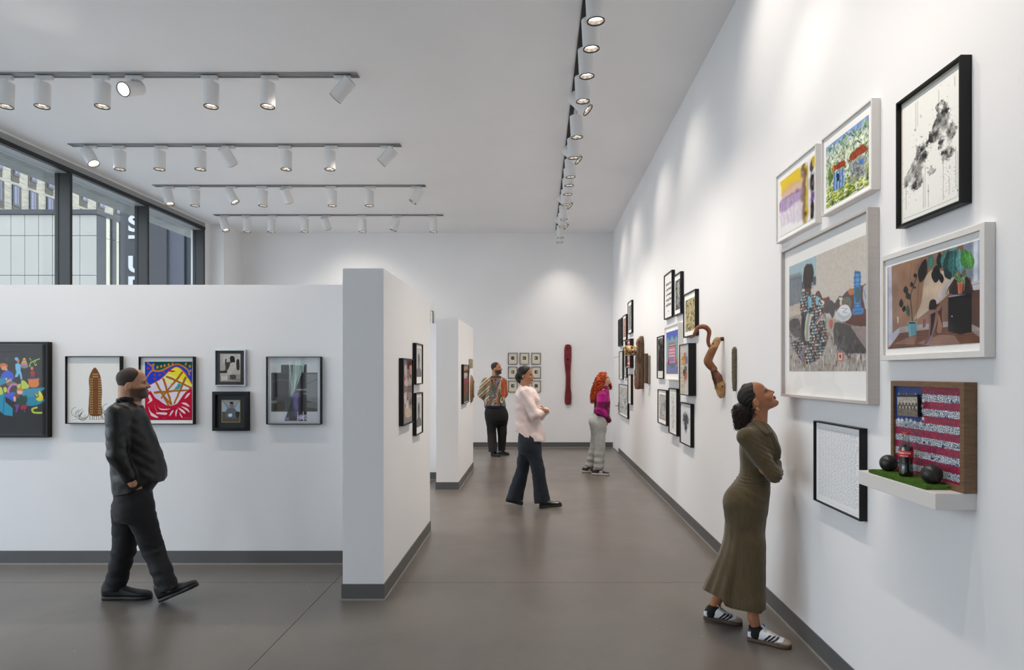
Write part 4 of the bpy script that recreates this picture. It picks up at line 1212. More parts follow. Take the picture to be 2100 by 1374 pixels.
for dz, s_, sz, a_ in ((0.102, 'Coca-Cola', 0.0125, -0.35), (0.0895, 'ORIGINAL TASTE', 0.0042, -0.35), (0.102, 'Coca-Cola', 0.0125, 2.4)):
    me = wrap_text(s_, sz, dz, va + a_, shear=0.35, bold=0.0003); me.materials.clear(); me.materials.append(M_wlet); link('lettering', me, lb)
# balls with a moulded seam
M_rub = mat('black_rubber', (28, 27, 27), rough=0.38, noise=0.15, nscale=60, bump=0.25, bscale=300)
for (r, x, y, lbs) in ((0.0370, 1.583, 2.832, 'black rubber ball at the left end of the turf'), (0.0392, 1.557, 2.512, 'black rubber ball at the right end of the turf')):
    T_ = thing('rubber_ball', lbs, 'ball', (x if x + r < 1.6 else 1.599 - r, y, TZ - 0.001), 0, 'rubber balls on the turf')
    mb = MB(); prof = []
    for k in range(25):
        a = -pi / 2 + pi * k / 24; rr_ = r
        prof.append((max(0.0002, rr_ * cos(a)), r + rr_ * sin(a)))
    M_ = Matrix.Translation((0, 0, r)) @ Matrix.Rotation(1.1, 4, 'Y') @ Matrix.Rotation(0.5, 4, 'X') @ Matrix.Translation((0, 0, -r))
    obj('ball_shell', mb.lathe(prof, 32, M_), M_rub, T_)
    mb = MB(); n_ = 40
    for off in (-0.25, 0.25):
        mb.tube([M_ @ Vector((r * 1.002 * cos(off) * cos(2 * pi * k / n_), r * 1.002 * cos(off) * sin(2 * pi * k / n_), r + r * 1.002 * sin(off))) for k in range(n_ + 1)], 0.0009, 5, caps=False)
    obj('ball_seam', mb, mat('grey_seam', (72, 68, 64), rough=0.5, noise=0.1), T_)

# ------------------------------------------------------------------ right wall, middle group
OM = (1240, 520); SM = 3.27
def midframe(l, r, s, t, b, depth, col, cv, label, mats, bar=0.012, **k):
    uL, uR = OM[0] + l / SM, OM[0] + r / SM
    loc, w, h = rwall(uL, uR, OM[1] + t / SM, OM[1] + b / SM, depth)
    return frame(loc, -pi / 2, w, h, depth, bar, col, cv, label, mats, **k)
def noisy(W, H, bg, ink, cells, seed, th=0.5, gain=5, al=0.8, aspect=1.0):
    cv = Canvas(W, H, bg); n = vnoise(W, H, cells, seed, 5, aspect, rough=0.65)
    cv.mask(np.clip((n - th) * gain, 0, 1), ink, al); return cv
# a: rows of marks like music
cv = Canvas(70, 110, 'f0efec'); rs = random.Random(1)
for r in range(5):
    for k in range(60):
        x = rs.uniform(.12, .9); y = .2 + r * .135 + rs.gauss(0, .016) - x * .0
        cv.line([(x, y), (x + rs.uniform(0, .04), y + rs.uniform(-.02, .02))], 1.5, '1f1f22', .75)
    cv.line([(.12, .2 + r * .135), (.9, .2 + r * .135)], 1.0, '3a3a3c', .6)
cv.line([(.4, .9), (.6, .9)], 1.5, '3a3a3c', .7)
midframe(397, 450, 467, 108, 423, 0.04, 'black', cv, 'black frame with rows of dark marks like music, topmost left of the middle group', (.03, .03, .03, .03))
cv = noisy(60, 100, '8a8a88', '1c1c1e', 9, 21, .45, 6, .95); rs = random.Random(3)
for k in range(40): cv.line([(rs.random(), rs.random()), (rs.random() * .2 + .5, rs.random())], 1.2, 'd9d9d6', .5)
cv.curve([(.6, .1), (.8, .25), (.6, .4), (.75, .6)], 4, 'ececea', .8)
midframe(462, 508, 526, 118, 402, 0.04, 'black', cv, 'black frame with dense black and white collage, second from the top', (.05, .03, .06, .05))
cv = noisy(90, 120, 'b9ad84', '3c3a34', 8, 31, .5, 4, .85); cv.mask(np.clip((vnoise(90, 120, 5, 6) - .55) * 6, 0, 1), 'd6c48c', .8)
cv.mask(np.clip((vnoise(90, 120, 16, 16) - .55) * 6, 0, 1), '2c2b28', .6)
midframe(527, 607, 631, 236, 547, 0.04, 'black', cv, 'black frame with sepia crowd lithograph above the curling wooden carving', (.05, .04, .06, .05))
# d: blue poster
cv = Canvas(90, 130, '5f71ae'); cv.grad(np.linspace(0, 1, 130)[:, None] * np.ones((1, 90)), '5a6cc0', '7d86a8')
cv.poly([(.0, .22), (.15, .12), (.3, .22), (.5, .10), (.7, .22), (.85, .12), (1, .24), (1, .8), (.85, .85), (.8, .32), (.2, .32), (.15, .8), (0, .72)], '8fb8a8', .8)
cv.rect(.2, .28, .78, .36, '9a4c4a'); [cv.ell(.26 + k * .095, .32, .03, .028, 'e4cdb4') for k in range(6)]
cv.rect(.22, .37, .76, .74, 'd9a0a4')
for k in range(9): cv.line([(.26, .40 + k * .036), (.72, .40 + k * .036)], 2, ['b8566c', 'e8dcd8'][k % 2], .8)
cv.rect(.28, .62, .70, .72, '9c88b0'); cv.poly([(.1, .76), (.25, .6), (.28, .8)], 'a03c34'); cv.poly([(.78, .8), (.82, .6), (.95, .78)], 'b0603c')
cv.poly([(.3, .76), (.7, .76), (.62, .86), (.38, .86)], '6c7480'); cv.mask(vnoise(90, 130, 12, 5), '4c5484', .2)
midframe(402, 495, 524, 460, 852, 0.055, 'white', cv, 'white framed blue poster with a pink temple front', (.045, .035, .06, .06), bar=0.016)
cv = noisy(50, 100, '76716e', '241f22', 4, 41, .35, 5, .95); cv.blob([(.5, .12), (.8, .3), (.75, .8), (.2, .95), (.15, .5)], '231c20', .8); cv.rect(0, .86, 1, 1, 'e4e2de')
midframe(350, 392, 398, 547, 840, 0.03, 'black', cv, 'black frame with dark smoky portrait, left of the blue poster', (.02, .02, .02, .02))
# f: deep black box frame with warm collage
cv = Canvas(80, 130, 'd9d0bf'); cv.poly([(.45, 0), (1, 0), (1, .5), (.6, .6)], 'c8ccd0'); rs = random.Random(9)
for c_, a_, b_ in (('c0623c', .55, .22), ('d88a4c', .5, .34), ('5a7090', .72, .30), ('3c3a38', .62, .50), ('c85c40', .66, .60), ('262220', .48, .56), ('b84a38', .6, .72), ('d6a050', .3, .30)):
    cv.blob([(a_ - .12, b_ - .05), (a_ + .1, b_ - .07), (a_ + .14, b_ + .05), (a_ - .08, b_ + .08)], c_, .85)
for k in range(5): cv.curve([(0, .3 + k * .09), (.3, .28 + k * .1), (.5, .33 + k * .09)], 1, '7a6c5c', .6)
cv.rect(.55, .72, 1, 1, 'eceae8', .8)
midframe(500, 563, 614, 600, 955, 0.08, 'black', cv, 'deep black box frame with cream and orange collage', (.01, .01, .01, .01), bar=0.010, set_back=.01, glaze=True)
cv = noisy(60, 90, 'c4c2bc', '55534f', 14, 51, .45, 4, .8)
midframe(355, 412, 425, 917, 1158, 0.035, 'black', cv, 'black frame with all-over grey scribble, lower left of the middle group', (.05, .04, .05, .05))
cv = Canvas(60, 120, 'e2e2e0'); rs = random.Random(2)
for k in range(260):
    x = .5 + rs.gauss(0, .14); y = rs.uniform(.08, .92); cv.line([(x, y), (x + rs.uniform(-.06, .06), y + rs.uniform(-.04, .04))], 1, '77777a', .6)
midframe(428, 482, 500, 907, 1226, 0.045, 'black', cv, 'black frame with faint pencil column, lower middle of the middle group', (.02, .02, .02, .02))
cv = Canvas(80, 130, 'd8dadc'); n = vnoise(80, 130, 12, 61, 5, rough=.7)
YY, XX = np.mgrid[0:130, 0:80]; r_ = np.hypot((XX / 79 - .5) / .34, (YY / 129 - .38) / .19); r2 = np.hypot((XX / 79 - .5) / .15, (YY / 129 - .55) / .2)
cv.mask(np.clip(2.2 - 2.2 * np.minimum(r_, r2) + (n - .5) * 2.4, 0, 1), '2c2c30', .9); cv.mask(np.clip(1.9 - 1.3 * r_ + (n - .5) * 1.2, 0, 1), '7d7e82', .3)
midframe(503, 577, 598, 1010, 1302, 0.038, 'black', cv, 'black frame with dark smudge drawing, lowest right of the middle group', (.012, .012, .012, .012))
# ------------------------------------------------------------------ right wall, far group
cv = noisy(40, 90, 'a8a8a4', '4c4c4a', 6, 71, .4, 4, .8)
midframe(154, 180, 192, 310, 530, 0.035, 'black', cv, 'tall narrow black frame, highest in the far group', (.05, .04, .06, .05))
cv = noisy(40, 80, 'c8a49a', '8c6058', 8, 72, .45, 4, .8); midframe(119, 143, 153, 405, 578, 0.035, 'black', cv, 'black frame with pinkish print, second highest in the far group', (.04, .04, .05, .05))
cv = noisy(40, 80, '35363a', '1c1c1f', 5, 73, .5, 4, .9); midframe(90, 113, 120, 430, 617, 0.035, 'black', cv, 'black frame with nearly black print, farthest along the right wall', (.005, .005, .005, .005))
cv = noisy(40, 80, 'd4d4d0', '96968f', 5, 74, .55, 4, .5, ); midframe(96, 119, 123, 650, 845, 0.03, 'black', cv, 'slim black frame with pale print, beside the door', (.03, .03, .03, .03))
cv = noisy(30, 80, 'bdbdb8', '7c7c78', 5, 75, .5, 4, .6); midframe(127, 145, 152, 640, 831, 0.03, 'black', cv, 'slim black frame half hidden behind the orange print', (.02, .02, .02, .02))
cv = Canvas(50, 100, 'e0582e'); rs = random.Random(4)
cv.rect(0, 0, .38, 1, '1d1b1d'); cv.rect(.9, 0, 1, 1, 'b8b2b0')
for k in range(5): cv.ell(.62, .1 + k * .2, .2, .06, 'dcd4d8'); cv.ell(.6, .14 + k * .2, .12, .04, '5a5478')
cv.blob([(.4, .55), (.8, .5), (.85, .72), (.45, .75)], '8c88a8', .8); cv.curve([(.45, .2), (.8, .4), (.5, .6), (.8, .85)], 2.5, 'e8e0dc')
midframe(138, 170, 195, 570, 765, 0.064, 'black', cv, 'deep black box frame with bright orange print behind the root burl', (.01, .01, .01, .01))
cv = noisy(30, 90, 'e2e0d8', 'a8a69c', 4, 76, .6, 4, .4); midframe(154, 176, 189, 810, 1014, 0.04, 'black', cv, 'narrow black frame with cream print, low in the far group', (.03, .03, .04, .04))
cv = noisy(90, 120, 'bcbcba', '55575a', 6, 77, .5, 4, .7); cv.mask(np.clip((vnoise(90, 120, 12, 14) - .55) * 6, 0, 1), 'e8e8e6', .7)
midframe(95, 153, 160, 882, 1109, 0.035, 'black', cv, 'largest black frame of the far group with pale swirling drawing', (.03, .03, .04, .04))

# ------------------------------------------------------------------ left partition
def lframe(uL, uR, vT, vB, t, bar, col, cv, label, mats, Yw=YP, **k):
    Y = Yw - t
    x0, x1 = U2X(uL, Y), U2X(uR, Y); z1, z0 = V2Z(vT, Y), V2Z(vB, Y)
    return frame(((x0 + x1) / 2, Yw, (z0 + z1) / 2), 0, x1 - x0, z1 - z0, t, bar, col, cv, label, mats, **k)
def lmap(uL, uR, vT, vB, org, sc_):
    return lambda x, y: ((org[0] + x / sc_ - uL) / (uR - uL), (org[1] + y / sc_ - vT) / (vB - vT))
mat('black_mat_board', (40, 41, 43), rough=.6, noise=.1, nscale=10)
# A : black ground with bright cut-out figures (only its right half shows in the photo)
T = lmap(-100, 92, 704.5, 893, (0, 690), 6.246)
cv = Canvas(240, 235, '2f2d2e', T)
cv.curve([(-600, 200), (0, 185), (180, 175), (280, 188), (300, 250)], 2.4, '1c1a1b'); cv.rect(-620, 140, 560, 143, '3d3b3c'); cv.line([(560, 143), (565, 1240)], 1, '3d3b3c')
rnd_blobs(cv, 20, 55, 250, 145, 300, ['3a3560', '4a4478', '2f4638'], 5, 9, 2, .8)
cv.blob([(185, 265), (215, 250), (235, 275), (228, 298), (200, 295)], '77c3ea'); cv.blob([(215, 290), (240, 280), (245, 315), (222, 325)], 'd9764a')
cv.poly([(195, 340), (230, 325), (265, 350), (262, 430), (275, 470), (284, 540), (262, 548), (248, 480), (238, 470), (228, 505), (195, 520), (190, 500), (208, 450), (196, 400)], '7cc8f0')
for y0, y1, wd, c_ in ((262, 285, 16, 'e6c648'), (283, 312, 24, 'dd8a76'), (308, 345, 34, 'e8d45c'), (338, 378, 42, 'd978a8')): cv.blob([(308 - wd * .7, y0), (308 + wd * .7, y0), (308 + wd, y1), (308 - wd, y1)], c_)
cv.blob([(262, 365), (358, 360), (340, 392), (290, 398)], '8c9088'); cv.line([(290, 322), (335, 322)], 1.5, '7a4c28')
cv.curve([(378, 375), (385, 330), (430, 300), (500, 272)], 2.8, '9ad25c'); cv.line([(425, 305), (440, 350)], 2, '8cc84e'); cv.line([(450, 290), (448, 320)], 2, '8cc84e'); cv.curve([(372, 268), (390, 280), (388, 295)], 2, '9ad25c'); cv.line([(460, 345), (450, 358)], 3, 'b4d84c')
cv.ell(405, 397, 18, 24, 'd98a62'); cv.blob([(385, 440), (430, 430), (442, 470), (425, 500), (395, 490)], 'b4242e'); cv.blob([(385, 500), (435, 500), (440, 540), (380, 540)], '5a3468')
cv.blob([(352, 535), (370, 540), (430, 538), (480, 530), (496, 530), (490, 570), (495, 610), (465, 645), (400, 650), (365, 620), (360, 570)], 'ea8238')
cv.blob([(270, 560), (300, 556), (340, 590), (372, 645), (330, 668), (275, 668), (268, 610)], 'c8dc50'); cv.blob([(215, 620), (262, 600), (262, 640), (262, 665), (225, 662)], 'c8dc50')
cv.blob([(5, 340), (50, 328), (92, 350), (95, 385), (70, 370), (20, 385), (0, 375)], 'e07a3c'); cv.blob([(15, 385), (70, 365), (92, 400), (100, 440), (80, 460), (70, 425), (30, 420)], 'e6a27c')
cv.blob([(60, 440), (110, 425), (165, 470), (175, 540), (130, 555), (60, 550), (10, 520), (20, 480)], '3f5fd8'); cv.blob([(70, 575), (130, 535), (150, 560), (90, 595)], 'e6a27c')
cv.blob([(-60, 560), (70, 520), (80, 580), (20, 620), (-40, 620)], '2b93b4'); cv.rect(72, 525, 90, 550, 'e8ece8'); cv.blob([(85, 595), (150, 565), (205, 590), (190, 615), (100, 625)], '6c7468')
cv.curve([(205, 610), (150, 615), (110, 670), (105, 710)], 6, 'd47cb8')
cv.blob([(-20, 640), (60, 610), (95, 640), (60, 670), (0, 660)], '5a2a1c'); cv.blob([(45, 655), (80, 650), (88, 700), (55, 718)], 'c8dc50'); cv.blob([(-10, 660), (20, 650), (42, 730), (20, 780), (-20, 780)], 'c8dc50')
cv.blob([(270, 720), (330, 670), (450, 660), (568, 650), (545, 690), (510, 705), (540, 760), (545, 800), (568, 820), (480, 880), (360, 895), (330, 860), (350, 790), (290, 760)], '2793b4')
cv.blob([(75, 735), (185, 712), (190, 760), (170, 835), (130, 810), (80, 780)], '3f5fd8'); cv.blob([(70, 790), (200, 870), (265, 840), (260, 875), (160, 885), (80, 830)], '3a2c1c')
cv.blob([(220, 665), (255, 652), (292, 675), (290, 700), (240, 690), (215, 700)], 'dd8234'); cv.blob([(215, 700), (250, 690), (288, 705), (270, 740), (225, 735)], 'efc0ac')
cv.blob([(190, 730), (245, 745), (250, 790), (205, 800), (170, 790)], '7a4424'); cv.blob([(170, 780), (195, 770), (205, 830), (180, 835)], 'efc0ac')
cv.blob([(210, 800), (290, 770), (335, 755), (345, 830), (310, 880), (230, 890), (200, 850)], '2c4a3e')
cv.poly([(-80, 790), (65, 720), (70, 840), (162, 925), (160, 1030), (60, 1015), (-80, 900)], '2a9cbe'); cv.line([(55, 730), (42, 990)], 1.6, '1c5c78')
cv.blob([(460, 740), (485, 770), (490, 705), (510, 700), (545, 770), (540, 815), (490, 832), (455, 800), (470, 780), (440, 745)], 'f0dc30'); cv.line([(435, 740), (470, 785), (490, 760)], 1.6, '222018')
cv.blob([(180, 880), (245, 880), (215, 970), (195, 975), (205, 920)], '7a4a98'); cv.blob([(265, 895), (340, 880), (325, 940), (290, 930), (270, 950)], 'b8283a'); cv.line([(300, 930), (315, 970)], 3, '6a3c8c')
cv.curve([(465, 915), (410, 935), (420, 975), (460, 985), (525, 985)], 5, 'c8dc50'); cv.line([(340, 800), (450, 790)], 1.4, '1f7c9c')
rs = random.Random(12)
for c_, x, y, r in (('e07a3c', -300, 400, 60), ('3f5fd8', -420, 560, 80), ('c8dc50', -180, 700, 60), ('d47cb8', -520, 700, 50), ('2a9cbe', -330, 850, 90), ('7cc8f0', -480, 350, 40), ('f0dc30', -120, 420, 40)):
    cv.blob([(x + r * rs.uniform(.6, 1.2) * cos(k), y + r * rs.uniform(.6, 1.3) * sin(k)) for k in (0, 1, 2, 3, 4, 5.2)], c_)
lframe(-110, 98, 701, 897.3, 0.05, 0.018, 'black', cv, 'large black framed print of bright cut-out figures on black, at the left edge', (.01, .01, .01, .01), matcol=mat('black_mat_board'), glaze=True)
# B : brown obelisk with windows, scribbled curls
T = lmap(136, 244, 733, 866, (0, 660), 3.0)
cv = Canvas(150, 185, 'edece8', T)
cv.blob([(575, 280), (548, 318), (538, 360), (542, 420), (538, 500), (542, 572), (618, 572), (616, 500), (619, 430), (614, 360), (603, 318)], '7a4f2c', n=4)
cv.mask(vnoise(150, 185, 14, 8), '000000', .0)
cv.line([(540, 415), (618, 418)], 1.2, '4a2e1a', .8)
for r in range(17):
    y = 318 + r * 15
    for x in ([545, 556, 598, 609] if r > 1 else [563, 572, 581, 590]): cv.rect(x, y, x + 5, y + 7, 'dcc89a', .9)
rs = random.Random(3)
for k in range(15):
    side = -1 if k % 2 else 1; cx = 575 + side * rs.uniform(60, 125); cy = rs.uniform(530, 585); r = rs.uniform(14, 34)
    cv.line([(cx + r * cos(t * .35), cy + r * .9 * sin(t * .35)) for t in range(14)], 1.0, '4a4646', .85)
for x in (545, 560, 570, 585, 597, 612, 622): cv.line([(x, 575), (x + rs.uniform(-3, 3), 600)], 1.6, '5a3c28', .9)
cv.line([(440, 600), (700, 603)], 1.0, '9a948c', .6)
lframe(133.3, 246.7, 730.3, 869.3, 0.042, 0.006, 'black', cv, 'black framed drawing of a brown windowed tower with wire scribbles', (.006, .006, .006, .006), set_back=.02)
# C : bright abstract
T = lmap(295, 390.8, 741, 861.5, (270, 720), 5.122)
cv = Canvas(190, 230, 'e6dcea', T)
cv.mask(np.clip((vnoise(190, 230, 4, 4) - .4) * 3, 0, 1), 'c9b6dc', .6)
cv.poly([(100, 90), (640, 90), (640, 400), (560, 260), (500, 180), (440, 165), (380, 200), (300, 280), (190, 350), (100, 380)], '2145c8')
cv.poly([(215, 100), (640, 100), (640, 150), (560, 180), (500, 140), (400, 160), (300, 200), (240, 200)], '1f5850')
cv.blob([(380, 215), (430, 172), (490, 168), (540, 215), (610, 330), (615, 375), (500, 300), (340, 260)], 'f0e23c')
cv.blob([(300, 285), (360, 240), (480, 280), (610, 350), (615, 378), (470, 330), (340, 330)], 'f2ea98', .8)
cv.curve([(190, 350), (290, 290), (360, 225), (400, 185), (450, 165), (500, 178), (550, 240), (615, 330)], 2.6, 'c02038')
cv.blob([(355, 190), (385, 205), (440, 205), (420, 217), (385, 212)], 'c81e2c'); cv.curve([(365, 170), (380, 195), (440, 210)], 3, 'b81c2c')
cv.curve([(150, 118), (205, 160), (215, 200), (300, 200), (400, 150), (480, 135), (540, 165), (575, 200), (592, 245)], 6.5, 'd0803c'); cv.curve([(140, 285), (175, 230), (215, 190)], 6, 'd0803c')
for x, y in ((255, 168), (297, 158), (337, 147), (375, 135), (415, 128), (552, 128), (594, 153), (215, 140), (600, 200)): cv.ell(x, y, 10, 15, 'e08f44', rot=.3)
for x, y in ((160, 180), (325, 215), (280, 247), (232, 245), (232, 287)): cv.ell(x, y, 13, 12, 'b03a54')
cv.poly([(100, 420), (180, 425), (240, 500), (330, 560), (400, 580), (470, 555), (530, 460), (580, 410), (640, 370), (640, 740), (100, 740)], 'c8183a')
cv.poly([(100, 600), (640, 600), (640, 740), (100, 740)], 'a80f34', .5)
cv.curve([(180, 422), (250, 505), (330, 562), (400, 580), (470, 552), (530, 460), (620, 370)], 3.5, 'c01430')
for a_, b_ in (((515, 225), (300, 490)), ((355, 265), (600, 375)), ((320, 290), (405, 560)), ((230, 435), (560, 408)), ((550, 275), (435, 545)), ((245, 330), (375, 570)), ((300, 440), (400, 560))):
    cv.line([a_, b_], 8, 'a86a1c', 1, 7)
cv.poly([(430, 405), (475, 335), (508, 350), (480, 400)], '4b9ca0')
for pts in ([(165, 470), (175, 520), (150, 550), (205, 520), (185, 460)], [(225, 540), (240, 600), (262, 650), (240, 610)], [(262, 560), (285, 600), (400, 608), (310, 620), (275, 600)], [(245, 650), (350, 645), (345, 668), (260, 665)],
            [(165, 580), (190, 640), (270, 700), (190, 680)], [(380, 685), (400, 640), (425, 620), (410, 660)], [(450, 690), (445, 640), (465, 605), (460, 660)], [(490, 640), (515, 680), (518, 705), (498, 680)],
            [(470, 595), (530, 620), (553, 660), (515, 640)], [(505, 580), (570, 600), (592, 650), (560, 620)], [(510, 545), (560, 545), (595, 585), (550, 565)], [(540, 500), (570, 450), (598, 435), (580, 475)]):
    cv.blob(pts, 'f0d8de')
cv.rect(310, 702, 350, 706, 'e090a0', .6); cv.rect(530, 698, 600, 703, 'e090a0', .6)
cv.warp(5, 8, 7)
lframe(284, 396.7, 731.3, 870.3, 0.042, 0.006, 'black', cv, 'black framed painting in blue, yellow and crimson, behind the walking man', (.038, .016, .038, .030), set_back=.022)
# D : silver frame, photo in black mat
OD = (270, 720); SD = 5.122
T = lmap(452, 490.2, 726, 781.9, OD, SD)
cv = Canvas(80, 115, 'd4d0c8', T)
cv.rect(960, 40, 1130, 140, 'e4e0d8'); cv.blob([(1030, 60), (1065, 58), (1075, 100), (1065, 130), (1035, 125), (1028, 90)], '2c2828'); cv.blob([(1040, 125), (1070, 125), (1085, 170), (1050, 220), (1000, 250), (985, 240), (1010, 180)], 'e6e0d6')
cv.blob([(985, 130), (1030, 120), (1010, 190), (975, 210)], '4c4844'); cv.blob([(1090, 100), (1115, 95), (1118, 190), (1092, 190)], '3a3634'); cv.rect(930, 205, 1000, 230, '3a3836')
cv.poly([(930, 260), (1130, 240), (1130, 320), (930, 320)], 'b4aea4'); cv.blob([(1030, 250), (1080, 250), (1080, 290), (1035, 290)], '5a5650'); cv.line([(940, 280), (1120, 300)], 2, '4c4844', .8); cv.line([(990, 90), (985, 130)], 5, '4a4440')
cv.rect(940, 150, 985, 200, 'c8c4bc'); cv.poly([(940, 262), (1000, 255), (1010, 300), (945, 305)], 'eceae4'); cv.line([(990, 85), (990, 125)], 2, '3a3634'); cv.line([(1085, 235), (1125, 235)], 3, 'd8d4cc'); cv.mask(vnoise(80, 115, 30, 4), '2a2826', .25)
lframe(439.3, 503, 716.7, 791.7, 0.03, 0.010, 'silver', cv, 'small silver frame with black and white studio photograph in a black mat', (.036, .036, .026, .028), matcol=mat('black_mat_board'), glaze=True)
T = lmap(453.3, 492.8, 821, 866.8, OD, SD)
cv = Canvas(85, 100, '9aa4ac', T)
cv.poly([(930, 510), (1145, 510), (1145, 640), (930, 640)], 'a9b7c2'); rs = random.Random(2)
for k in range(22):
    x = rs.uniform(945, 1135); cv.line([(1040 + (x - 1040) * .3, 610), (x, 525)], 1.4, '4a4c50', .7, .8)
cv.poly([(930, 640), (1145, 640), (1145, 755), (930, 755)], '5c5850'); cv.blob([(1000, 610), (1085, 610), (1100, 700), (985, 700)], '5f6c7a'); cv.blob([(1030, 545), (1065, 550), (1065, 600), (1035, 600)], '8c7468'); cv.blob([(1028, 545), (1048, 535), (1068, 550), (1050, 560)], '2a2626')
cv.blob([(1015, 665), (1050, 660), (1050, 690), (1015, 690)], 'e8e4d8'); cv.blob([(1095, 640), (1135, 650), (1120, 700), (1095, 690)], '3c342e')
for k in range(26):
    for yy_ in (518, 750): cv.ell(938 + k * 8, yy_, 4, 5, 'c09a58')
for k in range(28):
    for xx_ in (942, 1138): cv.ell(xx_, 518 + k * 8.4, 4, 4, 'b8925a')
lframe(435, 508, 803.3, 883.7, 0.045, 0.026, 'black', cv, 'small black frame with snapshot edged in gold, below the silver frame', (.046, .046, .046, .046), matcol=mat('dark_teal_mat', (24, 32, 36), rough=.6, noise=.05), set_back=.02)
# F : layered photograph
T = lmap(549, 654.8, 734, 867, OD, SD)
cv = Canvas(190, 230, 'b9bcc0', T)
cv.rect(1450, 95, 1960, 740, 'c6cacd')
for k in range(30): cv.line([(1800 + k * 6, 100), (1800 + k * 6, 730)], 1, ['aab0b6', 'd6dade'][k % 2], .5)
cv.rect(1565, 145, 1720, 240, '2a2622', .95); cv.rect(1525, 100, 1560, 280, 'a8c4ba', .6); cv.rect(1800, 140, 1830, 730, '1a1718', .95)
cv.rect(1462, 227, 1942, 633, '3c3d3e', .93); cv.mask(np.clip((vnoise(190, 230, 6, 9) - .45) * 4, 0, 1) * 0, '000000')
cv.poly([(1830, 240), (1942, 240), (1942, 540), (1830, 520)], '7d8084', .85); cv.line([(1800, 360), (1942, 295)], 1.3, '3a3a3a'); cv.poly([(1830, 540), (1942, 530), (1942, 600), (1830, 590)], '6c6a60', .8)
cv.rect(1505, 235, 1640, 480, '191718', .9); cv.poly([(1462, 520), (1520, 515), (1520, 545), (1462, 548)], '8a8a7c', .8); cv.blob([(1505, 560), (1560, 520), (1600, 540), (1590, 620), (1510, 625)], '3c3020', .9)
cv.rect(1720, 150, 1790, 400, '1c1a1c', .9); cv.rect(1725, 395, 1835, 412, '9a9a9c', .8); cv.rect(1725, 440, 1835, 452, '86868a', .8); cv.rect(1740, 415, 1790, 730, '201c22', .9)
cv.poly([(1600, 730), (1690, 470), (1740, 470), (1730, 730)], '2a272a', .85)
rs = random.Random(7)
for k in range(46):
    x0 = rs.uniform(1640, 1830); cv.line([(x0, 105), (1665 + (x0 - 1640) * .1 + rs.uniform(-15, 25), rs.uniform(440, 500))], 1.6, rs.choice(['b4d8cc', 'dfeeea', '8ab8ac', 'c8e2da']), .6, .6)
for k in range(40): cv.line([(rs.uniform(1685, 1745), rs.uniform(420, 480)), (rs.uniform(1685, 1745), rs.uniform(520, 700))], 1.4, rs.choice(['6a58a0', '8674b8', '4a3c70']), .6)
for k in range(70): cv.line([(rs.uniform(1735, 1835), rs.uniform(660, 725)), (rs.uniform(1735, 1835), rs.uniform(660, 725))], 1.0, rs.choice(['d8d0ea', 'efecf4', '9a88cc']), .6)
for k in range(30): cv.line([(rs.uniform(1600, 1650), rs.uniform(690, 725)), (rs.uniform(1600, 1650), rs.uniform(690, 725))], 1.0, '8c7cc8', .6)
cv.poly([(1480, 650), (1610, 640), (1590, 730), (1470, 730)], 'd4d8d8', .6); cv.curve([(1470, 320), (1560, 300), (1650, 310)], 3, '5c6064', .6)
lframe(545.7, 658, 731.3, 870.3, 0.042, 0.006, 'black', cv, 'black framed layered photograph with pale green light streaks, nearest the end panel', (.004, .004, .004, .004), set_back=.018, glaze=True)
# ------------------------------------------------------------------ end panels (corridor side)
def pframe(uN, uF, vT, vB, t, bar, col, cv, label, mats, **k):
    X = XP + t; yn = X * F / (uN - U0); yf = X * F / (uF - U0)
    z1, z0 = V2Z(vT, yn), V2Z(vB, yn)
    return frame((XP, (yn + yf) / 2, (z0 + z1) / 2), pi / 2, yf - yn, z1 - z0, t, bar, col, cv, label, mats, **k)
OP = (810, 690); SP = 6.247
def pT(uN, uF, vT, vB):
    X = XP + .03; yn = X * F / (uN - U0); yf = X * F / (uF - U0); z1, z0 = V2Z(vT, yn), V2Z(vB, yn)
    def T(x, y):
        u = OP[0] + x / SP; v = OP[1] + y / SP; Y = X * F / (u - U0)
        return (Y - yn) / (yf - yn), (z1 - V2Z(v, Y)) / (z1 - z0)
    return T
cv = Canvas(80, 170, '7b7470', pT(827.5, 846.8, 737.5, 869.5))
rs = random.Random(14)
cv.rect(105, 300, 240, 1100, '8a7f78'); cv.rect(105, 300, 165, 480, '5b6480'); cv.rect(165, 300, 240, 420, '5a2f2c')
for pts, c_ in (([(130, 380), (160, 350), (160, 500), (140, 520)], 'd2bfae'), ([(195, 370), (225, 360), (225, 470), (200, 470)], 'cdb498'), ([(105, 500), (140, 490), (135, 620), (105, 630)], 'b8402c'), ([(120, 640), (160, 640), (155, 730), (120, 735)], '8c4a2c'),
                ([(130, 600), (150, 540), (195, 520), (222, 560), (215, 630), (180, 650), (145, 640)], 'd9cdc4'), ([(165, 420), (190, 420), (190, 540), (170, 560)], 'a08ca4'), ([(160, 650), (225, 640), (220, 720), (165, 730)], '7c8088'),
                ([(125, 745), (165, 735), (150, 880), (130, 870)], 'e0dad4'), ([(175, 735), (225, 735), (220, 800), (185, 860)], 'b0a8a8'), ([(135, 960), (160, 910), (215, 960), (215, 1050), (150, 1070)], 'd8c3a0'), ([(110, 960), (135, 960), (135, 1070), (110, 1060)], 'a84c3c'), ([(150, 880), (175, 830), (190, 900), (165, 960)], 'e4e0dc')):
    cv.blob(pts, c_)
for k in range(90):
    x, y = rs.uniform(120, 225), rs.uniform(400, 1060); cv.line([(x, y), (x + rs.uniform(-12, 12), y + rs.uniform(-20, 20))], 1.3, rs.choice(['4a3a38', 'efe8e0', '8c5a6c', '6c4c38', 'b8a078']), .6)
